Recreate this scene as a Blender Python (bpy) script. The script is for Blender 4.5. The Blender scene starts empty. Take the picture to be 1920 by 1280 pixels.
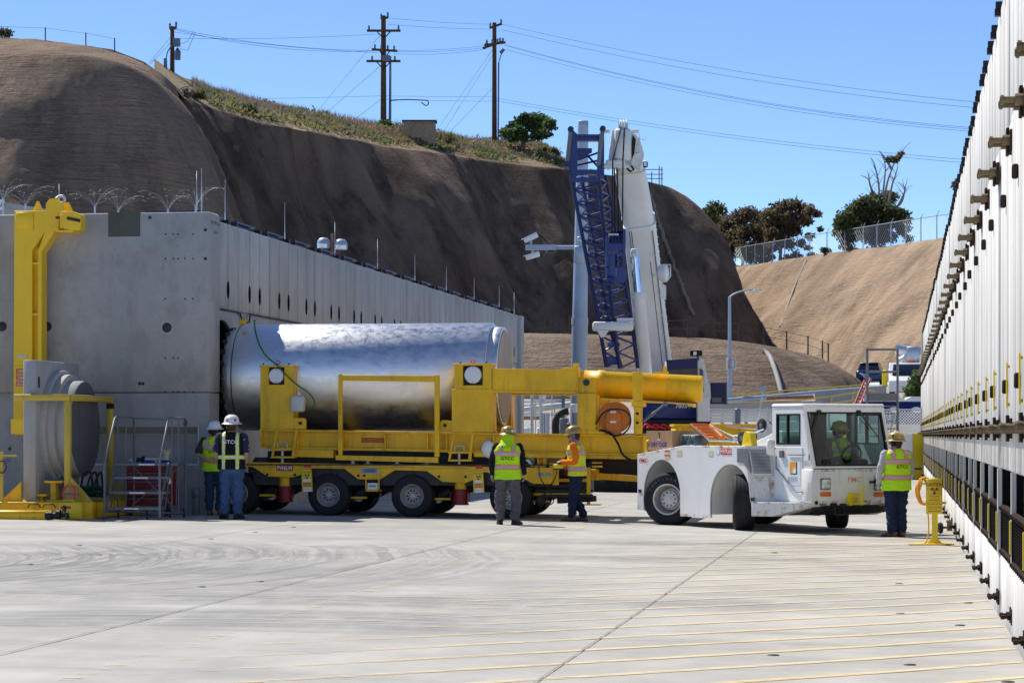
import bpy, bmesh, math, random
from math import sin, cos, pi, radians, sqrt, atan2
from mathutils import Vector, Matrix, noise
from mathutils.bvhtree import BVHTree
random.seed(7)
scene = bpy.context.scene
COL = scene.collection
# ---------------------------------------------------------------- camera
F, CXP, HOR, HC = 4700.0, 960.0, 815.0, 1.7      # focal length, principal column, horizon row (photo pixels), eye height
YAW = math.atan(725.0 / F)
SN, CS = sin(YAW), cos(YAW)
cam = bpy.data.cameras.new('camera')
cam.sensor_width = 36.0
cam.lens = F * 36.0 / 1920.0
cam.shift_y = (HOR - 640.0) / 1920.0
cam.clip_start = 0.5
cam.clip_end = 6000
cam_o = bpy.data.objects.new('camera', cam)
COL.objects.link(cam_o)
cam_o.location = (0, 0, HC)
cam_o.rotation_euler = (pi / 2, 0, YAW)
scene.camera = cam_o
# ---------------------------------------------------------------- sky and sun
TO_SUN = Vector((-0.60, 0.46, 1.0)).normalized()
world = bpy.data.worlds.new('World')
scene.world = world
world.use_nodes = True
wn = world.node_tree
bg = wn.nodes['Background']
sky = wn.nodes.new('ShaderNodeTexSky')
sky.sky_type = 'NISHITA'
sky.sun_disc = False
sky.sun_elevation = math.asin(TO_SUN.z)
sky.sun_rotation = atan2(TO_SUN.x, TO_SUN.y)
sky.altitude = 0
sky.air_density = 0.41
sky.dust_density = 0.0
sky.ozone_density = 5.0
wn.links.new(sky.outputs[0], bg.inputs[0])
bg.inputs[1].default_value = 0.15
sun = bpy.data.lights.new('sun', 'SUN')
sun.energy = 4.2
sun.angle = radians(0.53)
sun.color = (1.0, 0.955, 0.88)
sun_o = bpy.data.objects.new('sun', sun)
COL.objects.link(sun_o)
sun_o.rotation_euler = TO_SUN.to_track_quat('Z', 'Y').to_euler()
sun_o.location = (-40, 40, 60)
scene.view_settings.view_transform = 'Standard'
scene.view_settings.look = 'None'
scene.view_settings.gamma = 1.0
scene.view_settings.use_curve_mapping = False
scene.view_settings.exposure = 0.5

# ---------------------------------------------------------------- photo measurements -> places
# x runs across the yard (right), y along the two rows of storage modules (away), z up.
def A(px, py, u):
    r = (px - CXP) / F
    Y = u / (CS + SN * r)
    X = r * Y
    return Vector((CS * X - SN * Y, u, HC + (HOR - py) / F * Y))
def D(px, py, Y):
    r = (px - CXP) / F
    X = r * Y
    return Vector((CS * X - SN * Y, SN * X + CS * Y, HC + (HOR - py) / F * Y))
def CW(X, Y, z=0.0):
    return Vector((CS * X - SN * Y, SN * X + CS * Y, z))
def AV(px, py, v):
    Y = v / (CS * (px - CXP) / F - SN)
    return D(px, py, Y)
def gz(v):
    return 0.0115 * min(max(-v, 0.0), 40.0)
def G(px, py):
    g = 0.0
    for _ in range(6):
        Y = (HC - g) * F / (py - HOR)
        p = D(px, py, Y)
        g = gz(p.x)
    p.z = g
    return p
def wx(px, u): return A(px, HOR, u).x
def wz(py, px, u): return A(px, py, u).z

# ---------------------------------------------------------------- mesh builder
class MB:
    def __init__(s):
        s.v = []; s.f = []; s.sm = []; s.mi = []
    def add(s, vs, fs, smooth=False, mi=0):
        o = len(s.v)
        s.v.extend([tuple(p) for p in vs])
        for f in fs:
            s.f.append([i + o for i in f]); s.sm.append(smooth); s.mi.append(mi)
        return s
    def box(s, a, b, mi=0, M=None):
        x0, x1 = sorted((a[0], b[0])); y0, y1 = sorted((a[1], b[1])); z0, z1 = sorted((a[2], b[2]))
        vs = [Vector(p) for p in ((x0,y0,z0),(x1,y0,z0),(x1,y1,z0),(x0,y1,z0),(x0,y0,z1),(x1,y0,z1),(x1,y1,z1),(x0,y1,z1))]
        if M is not None: vs = [M @ p for p in vs]
        return s.add(vs, [(0,3,2,1),(4,5,6,7),(0,1,5,4),(1,2,6,5),(2,3,7,6),(3,0,4,7)], mi=mi)
    def cbox(s, a, b, ch, mi=0, M=None):
        """box with chamfered edges"""
        x0, x1 = sorted((a[0], b[0])); y0, y1 = sorted((a[1], b[1])); z0, z1 = sorted((a[2], b[2]))
        c = min(ch, (x1-x0)*.49, (y1-y0)*.49, (z1-z0)*.49)
        vs = []
        idx = {}
        for ix, X in ((0, x0), (1, x1)):
            for iy, Yy in ((0, y0), (1, y1)):
                for iz, Z in ((0, z0), (1, z1)):
                    sx = 1 if ix == 0 else -1; sy = 1 if iy == 0 else -1; sz = 1 if iz == 0 else -1
                    for ax in range(3):
                        idx[(ix, iy, iz, ax)] = len(vs)
                        p = [X + sx*c, Yy + sy*c, Z + sz*c]
                        p[ax] = (X, Yy, Z)[ax]
                        vs.append(Vector(p))
        I = lambda x, y, z, a: idx[(x, y, z, a)]
        fs = []
        fs.append([I(0,0,0,0), I(0,0,1,0), I(0,1,1,0), I(0,1,0,0)]); fs.append([I(1,0,0,0), I(1,1,0,0), I(1,1,1,0), I(1,0,1,0)])
        fs.append([I(0,0,0,1), I(1,0,0,1), I(1,0,1,1), I(0,0,1,1)]); fs.append([I(0,1,0,1), I(0,1,1,1), I(1,1,1,1), I(1,1,0,1)])
        fs.append([I(0,0,0,2), I(0,1,0,2), I(1,1,0,2), I(1,0,0,2)]); fs.append([I(0,0,1,2), I(1,0,1,2), I(1,1,1,2), I(0,1,1,2)])
        for y in (0, 1):
            for z in (0, 1): fs.append([I(0,y,z,1), I(1,y,z,1), I(1,y,z,2), I(0,y,z,2)])
        for x in (0, 1):
            for z in (0, 1): fs.append([I(x,0,z,0), I(x,1,z,0), I(x,1,z,2), I(x,0,z,2)])
        for x in (0, 1):
            for y in (0, 1): fs.append([I(x,y,0,0), I(x,y,1,0), I(x,y,1,1), I(x,y,0,1)])
        for x in (0, 1):
            for y in (0, 1):
                for z in (0, 1): fs.append([I(x,y,z,0), I(x,y,z,1), I(x,y,z,2)])
        if M is not None: vs = [M @ p for p in vs]
        return s.add(vs, fs, mi=mi)
    def tube(s, p0, p1, r0, r1=None, n=10, cap=True, mi=0, smooth=True):
        r1 = r0 if r1 is None else r1
        p0 = Vector(p0); p1 = Vector(p1)
        d = (p1 - p0)
        if d.length < 1e-9: return s
        d.normalize()
        a = d.orthogonal().normalized(); b = d.cross(a)
        vs = []
        for p, r in ((p0, r0), (p1, r1)):
            for i in range(n):
                t = 2 * pi * i / n
                vs.append(p + (a * cos(t) + b * sin(t)) * r)
        s.add(vs, [(i, (i + 1) % n, n + (i + 1) % n, n + i) for i in range(n)], smooth, mi)
        if cap:
            s.add(vs[:n], [list(range(n))[::-1]], False, mi); s.add(vs[n:], [list(range(n))], False, mi)
        return s
    def path(s, pts, r, n=8, closed=False, mi=0, cap=True):
        pts = [Vector(p) for p in pts]
        m = len(pts)
        rs = r if isinstance(r, (list, tuple)) else [r] * m
        vs = []
        nrm = None
        for i, p in enumerate(pts):
            if closed: t = pts[(i + 1) % m] - pts[i - 1]
            else: t = pts[min(i + 1, m - 1)] - pts[max(i - 1, 0)]
            if t.length < 1e-9: t = Vector((0, 0, 1))
            t.normalize()
            if nrm is None: nrm = t.orthogonal().normalized()
            else:
                nrm = nrm - t * nrm.dot(t)
                nrm = nrm.normalized() if nrm.length > 1e-6 else t.orthogonal().normalized()
            b = t.cross(nrm)
            for k in range(n):
                q = 2 * pi * k / n
                vs.append(p + (nrm * cos(q) + b * sin(q)) * rs[i])
        fs = []
        for i in range(m if closed else m - 1):
            j = (i + 1) % m
            for k in range(n):
                fs.append((i*n + k, i*n + (k+1) % n, j*n + (k+1) % n, j*n + k))
        if cap and not closed:
            fs.append(list(range(n))[::-1]); fs.append([(m-1)*n + k for k in range(n)])
        return s.add(vs, fs, True, mi)
    def loft(s, rings, smooth=True, cap=True, mi=0):
        n = len(rings[0]); vs = [p for r in rings for p in r]
        fs = []
        for i in range(len(rings) - 1):
            for k in range(n):
                fs.append((i*n + k, i*n + (k+1) % n, (i+1)*n + (k+1) % n, (i+1)*n + k))
        if cap: fs.append(list(range(n))[::-1]); fs.append([(len(rings)-1)*n + k for k in range(n)])
        return s.add(vs, fs, smooth, mi)
    def lathe(s, prof, origin, axis=(0, 0, 1), n=24, mi=0, smooth=True, ref=None, cap=True):
        """prof: (radius, height along axis)"""
        o = Vector(origin); d = Vector(axis).normalized()
        a = d.orthogonal().normalized() if ref is None else Vector(ref).normalized()
        b = d.cross(a)
        vs = []
        for r, h in prof:
            for k in range(n):
                t = 2 * pi * k / n
                vs.append(o + d * h + (a * cos(t) + b * sin(t)) * r)
        fs = []
        for i in range(len(prof) - 1):
            for k in range(n):
                fs.append((i*n + k, i*n + (k+1) % n, (i+1)*n + (k+1) % n, (i+1)*n + k))
        ring = (not cap) or abs(prof[0][0]-prof[-1][0]) < 1e-9 and abs(prof[0][1]-prof[-1][1]) < 1e-9
        if prof[0][0] > 1e-6 and not ring: fs.append(list(range(n))[::-1])
        if prof[-1][0] > 1e-6 and not ring: fs.append([(len(prof)-1)*n + k for k in range(n)])
        return s.add(vs, fs, smooth, mi)
    def prism(s, poly, d, mi=0):
        """poly: list of 3D points (planar), extruded by vector d"""
        n = len(poly); d = Vector(d)
        poly = [Vector(p) for p in poly]
        vs = poly + [p + d for p in poly]
        fs = [list(range(n))[::-1], [n + i for i in range(n)]]
        fs += [(i, (i + 1) % n, n + (i + 1) % n, n + i) for i in range(n)]
        return s.add(vs, fs, mi=mi)
    def quad(s, pts, mi=0):
        return s.add(pts, [list(range(len(pts)))], mi=mi)
    def ell(s, c, r, n=12, m=8, mi=0, M=None):
        vs = []; c = Vector(c)
        for i in range(m + 1):
            t = pi * i / m
            for k in range(n):
                q = 2 * pi * k / n
                p = Vector((r[0]*sin(t)*cos(q), r[1]*sin(t)*sin(q), r[2]*cos(t)))
                if M is not None: p = M @ p
                vs.append(c + p)
        fs = [(i*n + k, (i+1)*n + k, (i+1)*n + (k+1) % n, i*n + (k+1) % n) for i in range(m) for k in range(n)]
        return s.add(vs, fs, True, mi)
    def mesh(s, name, off=None):
        me = bpy.data.meshes.new(name)
        vs = s.v if off is None else [(p[0]-off[0], p[1]-off[1], p[2]-off[2]) for p in s.v]
        me.from_pydata(vs, [], s.f)
        me.polygons.foreach_set('use_smooth', s.sm)
        me.polygons.foreach_set('material_index', s.mi)
        bm = bmesh.new(); bm.from_mesh(me)
        bmesh.ops.remove_doubles(bm, verts=bm.verts, dist=1e-6)
        bmesh.ops.recalc_face_normals(bm, faces=bm.faces)
        bm.to_mesh(me); bm.free()
        me.set_sharp_from_angle(angle=radians(62))
        return me
    def build(s, name, mat, parent=None, bevel=0.0, off='auto'):
        if off == 'auto':
            off = tuple(origin_of(parent)) if parent is not None else None
        me = s.mesh(name, off)
        return link(name, me, mat, parent, bevel)
def origin_of(o):
    while o.parent is not None: o = o.parent
    return o.get('_org', (0, 0, 0))
def link(name, me, mat, parent=None, bevel=0.0):
    if mat is not None:
        for m in (mat if isinstance(mat, (list, tuple)) else [mat]): me.materials.append(M[m] if isinstance(m, str) else m)
    o = bpy.data.objects.new(name, me)
    COL.objects.link(o)
    if parent is not None: o.parent = parent
    if bevel:
        b = o.modifiers.new('bevel', 'BEVEL'); b.width = bevel; b.segments = 2; b.limit_method = 'ANGLE'; b.angle_limit = radians(40)
    return o
ORG = {}
def tag(o, label=None, cat=None, group=None, kind=None):
    if label: o['label'] = label
    if cat: o['category'] = cat
    if group: o['group'] = group
    if kind: o['kind'] = kind
    return o
def thing(name, loc, label, cat, group=None, rotz=0.0, local=False):
    """Empty at the base of a thing. local=False: parts are given in world coordinates and moved to it."""
    o = bpy.data.objects.new(name, None)
    o.empty_display_size = 0.2
    COL.objects.link(o)
    o.location = loc
    o.rotation_euler = (0, 0, rotz)
    o['_org'] = (0.0, 0.0, 0.0) if local else tuple(float(c) for c in loc)
    return tag(o, label, cat, group)
def copy_tree(o, loc=None, rotz=None, label=None):
    def rec(src, par):
        c = src.copy(); COL.objects.link(c)
        if par is not None: c.parent = par
        for ch in list(src.children): rec(ch, c)
        return c
    c = rec(o, None)
    if loc is not None: c.location = loc
    if rotz is not None: c.rotation_euler = (0, 0, rotz)
    if label: c['label'] = label
    return c
ORD = ['first','second','third','fourth','fifth','sixth','seventh','eighth','ninth','tenth','eleventh','twelfth','thirteenth','fourteenth','fifteenth','sixteenth','seventeenth','eighteenth','nineteenth','twentieth','twenty-first','twenty-second','twenty-third','twenty-fourth','twenty-fifth','twenty-sixth','twenty-seventh','twenty-eighth','twenty-ninth','thirtieth','thirty-first','thirty-second','thirty-third','thirty-fourth','thirty-fifth','thirty-sixth','thirty-seventh','thirty-eighth','thirty-ninth','fortieth']

def text_obj(name, s, size, origin, right, up, mat, parent, out=0.004, align='CENTER', bold=0.0, shear=0.0, sx=1.0, spacing=1.0, surf=None):
    """flat lettering as thin mesh; origin/right/up in the coordinates of the parent's parts"""
    cu = bpy.data.curves.new(name, 'FONT')
    cu.body = s; cu.size = size; cu.align_x = align; cu.align_y = 'CENTER'
    cu.offset = bold; cu.shear = shear; cu.resolution_u = 2; cu.space_character = spacing
    tmp = bpy.data.objects.new(name + '_tmp', cu)
    COL.objects.link(tmp)
    dg = bpy.context.evaluated_depsgraph_get()
    me = bpy.data.meshes.new_from_object(tmp.evaluated_get(dg))
    bpy.data.objects.remove(tmp); bpy.data.curves.remove(cu)
    R = Vector(right).normalized(); U = Vector(up).normalized(); N = R.cross(U)
    O = Vector(origin); off = Vector(origin_of(parent)) if parent is not None else Vector((0, 0, 0))
    for v in me.vertices:
        p = O + R * v.co.x * sx + U * v.co.y + N * out
        if surf is not None:
            h = surf.ray_cast(p + N * 0.6, -N)
            if h[0] is not None: p = h[0] + N * out
        v.co = p - off
    me.name = name
    me.materials.clear()
    return link(name, me, mat, parent)
# ---------------------------------------------------------------- materials
M = {}
class NT:
    def __init__(s, name):
        s.m = bpy.data.materials.new(name); s.m.use_nodes = True
        s.t = s.m.node_tree; s.b = s.t.nodes['Principled BSDF']
        M[name] = s.m
        s._pos = None
    def n(s, typ, **kw):
        nd = s.t.nodes.new(typ)
        for k, v in kw.items(): setattr(nd, k, v)
        return nd
    def l(s, a, b): s.t.links.new(a, b)
    def pos(s, scale=(1, 1, 1), world=False):
        if s._pos is None:
            s._pos = s.n('ShaderNodeTexCoord').outputs['Object'] if not world else s.n('ShaderNodeNewGeometry').outputs['Position']
        if scale == (1, 1, 1): return s._pos
        mp = s.n('ShaderNodeMapping'); mp.inputs['Scale'].default_value = scale
        s.l(s._pos, mp.inputs[0]); return mp.outputs[0]
    def noise(s, sc, scale=(1, 1, 1), detail=4, rough=.55, dist=0.0):
        nd = s.n('ShaderNodeTexNoise'); nd.inputs['Scale'].default_value = sc
        nd.inputs['Detail'].default_value = detail; nd.inputs['Roughness'].default_value = rough
        nd.inputs['Distortion'].default_value = dist
        s.l(s.pos(scale), nd.inputs['Vector']); return nd.outputs['Fac']
    def ramp(s, fac, lo, hi, a=0.0, b=1.0):
        r = s.n('ShaderNodeMapRange'); r.inputs[1].default_value = lo; r.inputs[2].default_value = hi
        r.inputs[3].default_value = a; r.inputs[4].default_value = b
        s.l(fac, r.inputs[0]); return r.outputs[0]
    def math(s, op, a, b=None, c=None):
        nd = s.n('ShaderNodeMath', operation=op)
        for i, x in enumerate((a, b, c)):
            if x is None: continue
            if isinstance(x, (int, float)): nd.inputs[i].default_value = x
            else: s.l(x, nd.inputs[i])
        return nd.outputs[0]
    def mix(s, fac, a, b):
        nd = s.n('ShaderNodeMix', data_type='RGBA')
        for i, x in ((0, fac), (6, a), (7, b)):
            if isinstance(x, (int, float)): nd.inputs[i].default_value = x
            elif isinstance(x, (tuple, list)): nd.inputs[i].default_value = (x[0], x[1], x[2], 1)
            else: s.l(x, nd.inputs[i])
        return nd.outputs[2]
    def bump(s, h, strength=.3, dist=.01):
        b = s.n('ShaderNodeBump'); b.inputs['Strength'].default_value = strength; b.inputs['Distance'].default_value = dist
        s.l(h, b.inputs['Height']); s.l(b.outputs[0], s.b.inputs['Normal']); return b
    def col(s, c):
        if isinstance(c, (tuple, list)): s.b.inputs['Base Color'].default_value = (c[0], c[1], c[2], 1)
        else: s.l(c, s.b.inputs['Base Color'])
    def set(s, rough=None, metal=None, spec=None, **kw):
        if rough is not None:
            if isinstance(rough, (int, float)): s.b.inputs['Roughness'].default_value = rough
            else: s.l(rough, s.b.inputs['Roughness'])
        if metal is not None: s.b.inputs['Metallic'].default_value = metal
        if spec is not None: s.b.inputs['Specular IOR Level'].default_value = spec
        for k, v in kw.items(): s.b.inputs[k].default_value = v
        return s
def sc3(c, k): return tuple(min(1, x * k) for x in c)

def paint(name, c, rough=.4, dirt=(.12, .09, .06), amt=.35, chip=None, chipamt=.0, var=.12, scale=1.0, coat=0.0):
    t = NT(name)
    a = t.noise(1.7 * scale, detail=5)
    base = t.mix(t.ramp(a, .3, .7), sc3(c, 1 - var), sc3(c, 1 + var * .6))
    st = t.noise(5 * scale, (1.0, 1.0, .12), detail=6, rough=.65)          # runs and streaks
    fine = t.noise(22 * scale, detail=4, rough=.7)
    d = t.math('MULTIPLY', t.ramp(st, .52, .8), t.ramp(fine, .3, .65))
    d = t.math('MULTIPLY', d, amt * 2.2)
    d = t.math('MINIMUM', d, .85)
    cc = t.mix(d, base, dirt)
    if chip is not None:
        k = t.noise(9 * scale, detail=7, rough=.72)
        k2 = t.noise(1.3 * scale, detail=2)
        kk = t.math('MULTIPLY', t.ramp(k, .66, .70), t.ramp(k2, .45, .6))
        cc = t.mix(t.math('MULTIPLY', kk, chipamt), cc, chip)
    t.col(cc); t.set(rough=t.ramp(fine, .3, .7, rough - .06, rough + .12), spec=.4)
    if coat: t.b.inputs['Coat Weight'].default_value = coat; t.b.inputs['Coat Roughness'].default_value = .12
    t.bump(fine, .06, .004)
    return t
def plain(name, c, rough=.6, metal=0.0, spec=.4, var=.1, sc=8.0, bump=0.0):
    t = NT(name)
    a = t.noise(sc, detail=5, rough=.6)
    t.col(t.mix(t.ramp(a, .3, .7), sc3(c, 1 - var), sc3(c, 1 + var))); t.set(rough=rough, metal=metal, spec=spec)
    if bump: t.bump(a, bump, .01)
    return t
YEL = (.86, .50, .004)
paint('yellow', YEL, .42, (.16, .085, .02), .5, (.05, .035, .025), .9, .2)
paint('yellow_worn', YEL, .42, (.16, .09, .03), .35, (.22, .22, .23), .95, .14, 1.5)
paint('yellow_pale', (.60, .43, .05), .5, (.25, .2, .08), .35, (.2, .17, .1), .6, .12)
paint('yellow_crane', (.90, .56, .012), .38, (.3, .17, .02), .1, None, 0, .06)
paint('white', (.80, .80, .78), .35, (.30, .22, .14), .14, (.35, .17, .07), .35, .05, 1.0, .2)
paint('white_dirty', (.72, .71, .66), .42, (.33, .20, .10), .4, (.30, .14, .05), .6, .1)
paint('white_crane', (.80, .79, .74), .35, (.45, .42, .34), .2, None, 0, .06, 1.0, .15)
paint('blue', (.012, .03, .17), .36, (.05, .05, .06), .2, None, 0, .2, 1.0, .2)
paint('navy', (.01, .018, .09), .4, (.05, .05, .06), .2, None, 0, .15)
paint('red', (.22, .012, .012), .4, (.05, .02, .015), .3, (.03, .02, .02), .5, .15)
paint('orange', (.62, .17, .012), .45, (.12, .05, .02), .25, (.3, .25, .2), .6, .12)
paint('red_ladder', (.45, .05, .04), .5, (.2, .1, .08), .2, None, 0, .15)
paint('grey_steel', (.15, .16, .175), .42, (.12, .1, .08), .25, (.15, .12, .1), .4, .12)
plain('galv', (.50, .54, .58), .4, .55, .5, .12, 12)
plain('galv_pole', (.36, .42, .50), .5, .2, .4, .10, 2)
plain('dark_steel', (.035, .034, .034), .55, .2, .4, .4, 9)
plain('recess', (.016, .015, .014), .95, 0, 0, .3)  # near black: shade inside the vent recesses is put into the colour
plain('black', (.012, .012, .013), .55, 0, .3, .3)
plain('rusty', (.04, .027, .018), .8, .1, .12, .45, 14)
plain('brass', (.16, .12, .065), .5, .4, .4, .35, 14)
plain('chrome', (.70, .70, .70), .14, 1.0, .5, .06, 20)
plain('rubber', (.020, .020, .021), .75, 0, .3, .35, 14, .15)
plain('rim', (.42, .40, .37), .5, .35, .4, .3, 10)
plain('cardboard', (.38, .23, .125), .8, 0, .2, .08, 6)
plain('cardboard_in', (.22, .13, .07), .85, 0, .2, .08, 6)
plain('tag_white', (.78, .78, .76), .6, 0, .3, .04)
plain('tag_red', (.45, .03, .035), .5, 0, .3, .1)
plain('red_bright', (.65, .03, .04), .45, 0, .3, .1)
plain('letter_black', (.012, .012, .013), .6, 0, .2, .1)
plain('letter_white', (.85, .85, .83), .6, 0, .2, .02)
plain('letter_red', (.60, .045, .03), .5, 0, .3, .1)
plain('letter_salmon', (.70, .33, .26), .5, 0, .3, .05)
plain('letter_maroon', (.33, .02, .03), .5, 0, .3, .1)
plain('letter_grey', (.30, .34, .35), .5, 0, .3, .1)
plain('letter_blue', (.02, .05, .30), .5, 0, .3, .1)
plain('steel_blue_plate', (.16, .26, .40), .4, .3, .4, .1)
plain('logo_panel', (.70, .74, .78), .45, 0, .3, .03)
plain('logo_green', (.012, .10, .07), .45, 0, .3, .05)
plain('logo_orange', (.80, .33, .008), .45, 0, .3, .05)
plain('sticker', (.62, .56, .36), .5, 0, .3, .2, 40)
plain('tan_bag', (.42, .24, .09), .85, 0, .2, .2)
plain('green_hose', (.01, .16, .045), .4, 0, .4, .2)
plain('green_cloth', (.01, .06, .03), .9, 0, .2, .3)
plain('jug', (.62, .60, .52), .45, 0, .4, .06)
plain('rope', (.80, .36, .03), .8, 0, .2, .2, 60)
plain('blue_cloth', (.03, .04, .28), .8, 0, .2, .25)
plain('coil_grey', (.12, .16, .20), .4, .2, .4, .2)
plain('wood', (.33, .25, .16), .85, 0, .2, .25, 5)
plain('utility_wood', (.11, .062, .035), .9, 0, .2, .35, 6)
plain('white_plastic', (.80, .80, .80), .4, 0, .4, .03)
plain('toilet_blue', (.012, .022, .12), .5, 0, .3, .1)
plain('suv_blue', (.02, .06, .17), .25, .3, .5, .05)
plain('amber', (.65, .13, .01), .25, 0, .5, .05)
plain('lamp_glass', (.62, .64, .66), .12, .3, .6, .1)
plain('dark_interior', (.02, .022, .022), .7, 0, .2, .2)
plain('wire', (.03, .03, .035), .6, .3, .3, .1)
plain('spike_wire', (.5, .5, .5), .5, .2, .5, .05)
plain('pipe_rust', (.30, .15, .10), .7, 0, .2, .3)
plain('bark', (.13, .10, .075), .9, 0, .2, .3, 6)
plain('bark_pale', (.34, .27, .21), .9, 0, .2, .25, 6)
plain('yellow_plastic', (.78, .58, .02), .45, 0, .4, .05)
plain('skin', (.46, .25, .17), .55, 0, .35, .08, 20)
plain('hair', (.06, .035, .02), .8, 0, .2, .3, 40)
plain('hivis', (.48, .82, .02), .75, 0, .2, .07, 5)
plain('hivis_orange', (.90, .28, .03), .7, 0, .2, .05)
plain('hivis_yellow', (.68, .78, .05), .65, 0, .2, .05)
plain('reflective', (.40, .42, .44), .45, 0, .5, .06)
plain('reflective_bright', (.62, .66, .60), .45, 0, .5, .06)
plain('cloth_black', (.012, .012, .016), .9, 0, .15, .3, 10)
plain('cloth_grey', (.105, .10, .105), .9, 0, .15, .12, 12)
plain('cloth_lightgrey', (.42, .43, .44), .9, 0, .15, .1, 12)
plain('cloth_navy', (.018, .025, .055), .9, 0, .15, .2, 10)
plain('cloth_orange', (.80, .19, .012), .85, 0, .15, .08, 12)
plain('cloth_maroon', (.13, .01, .014), .85, 0, .15, .15, 10)
plain('cloth_charcoal', (.045, .047, .05), .9, 0, .15, .2, 10)
plain('glove', (.42, .40, .36), .9, 0, .15, .15)
plain('boot_black', (.015, .014, .013), .6, 0, .3, .3)
plain('boot_brown', (.14, .075, .038), .65, 0, .3, .25)
plain('hat_white', (.78, .78, .77), .3, 0, .5, .03)
plain('hat_gold', (.44, .28, .075), .28, .35, .5, .10)
def cloth_spots():
    t = NT('cloth_dotted')
    v = t.n('ShaderNodeTexVoronoi'); v.inputs['Scale'].default_value = 14
    t.l(t.pos(), v.inputs['Vector'])
    t.col(t.mix(t.ramp(v.outputs['Distance'], .24, .20), (.012, .018, .06), (.55, .5, .3))); t.set(rough=.85)
cloth_spots()
def denim(name, c):
    t = NT(name)
    a = t.noise(6, detail=5); b = t.noise(160, (1, 1, .2), detail=2)
    k = t.mix(t.ramp(a, .3, .72), sc3(c, .65), sc3(c, 1.35))
    t.col(t.mix(t.math('MULTIPLY', b, .3), k, sc3(c, 2.0))); t.set(rough=.9, spec=.15); t.bump(a, .3, .02)
denim('denim', (.05, .095, .19)); denim('denim_dark', (.03, .05, .085))

def concrete(name, lo, hi, stain, stamt=.5, sc=1.0, streak=(1, 1, .1), speck=.4, warm=(.30, .22, .13)):
    t = NT(name); t.pos(world=True)
    a = t.noise(.55 * sc, detail=6, rough=.6); b = t.noise(2.6 * sc, streak, detail=6, rough=.62)
    c = t.noise(14 * sc, detail=6, rough=.7); e = t.noise(75 * sc, detail=3, rough=.6)
    base = t.mix(t.ramp(a, .28, .72), lo, hi)
    base = t.mix(t.math('MULTIPLY', t.ramp(b, .48, .78), stamt), base, stain)
    base = t.mix(t.math('MULTIPLY', t.ramp(t.noise(1.1 * sc, (1, 1, .45), detail=5), .60, .74), .35), base, warm)
    base = t.mix(t.math('MULTIPLY', t.ramp(c, .56, .70), speck), base, sc3(lo, .55))
    base = t.mix(t.ramp(t.n('ShaderNodeObjectInfo').outputs['Random'], 0, 1, 0, .30), base, sc3(stain, 1.25))
    pit = t.noise(34 * sc, detail=2, rough=.5)
    base = t.mix(t.math('MULTIPLY', t.ramp(pit, .70, .74), .6), base, sc3(lo, .35))
    t.col(base); t.set(rough=.85, spec=.25)
    t.bump(t.math('ADD', c, t.math('MULTIPLY', e, .5)), .25, .01)
    return t
concrete('concrete_shade', (.335, .32, .29), (.52, .50, .46), (.19, .18, .16), .6, 1.0, (1, 1, .5))
concrete('concrete_panel', (.42, .41, .38), (.56, .545, .51), (.26, .24, .20), .6, 1.0, (.8, .8, .16))
concrete('concrete_white', (.66, .66, .64), (.82, .82, .80), (.40, .38, .33), .55, 1.0, (3, 3, .10), .18, (.55, .45, .3))
concrete('concrete_wall', (.56, .555, .53), (.78, .775, .75), (.36, .32, .25), .85, 1.0, (2.6, 2.6, .05), .2, (.50, .38, .22))
concrete('concrete_plug', (.38, .37, .345), (.52, .505, .475), (.24, .23, .22), .45, 1.2)
concrete('plug_face', (.11, .115, .12), (.17, .175, .18), (.07, .07, .075), .6, 1.2)  # darker than the core: the face's shade is put into the colour
concrete('concrete_far', (.34, .33, .31), (.46, .45, .42), (.25, .23, .2), .5, .5)
concrete('concrete_patch', (.085, .09, .075), (.13, .135, .115), (.06, .06, .05), .5, 1.5)
concrete('gravel', (.30, .27, .23), (.40, .36, .31), (.2, .17, .14), .5, .5, (1, 1, 1))

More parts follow.
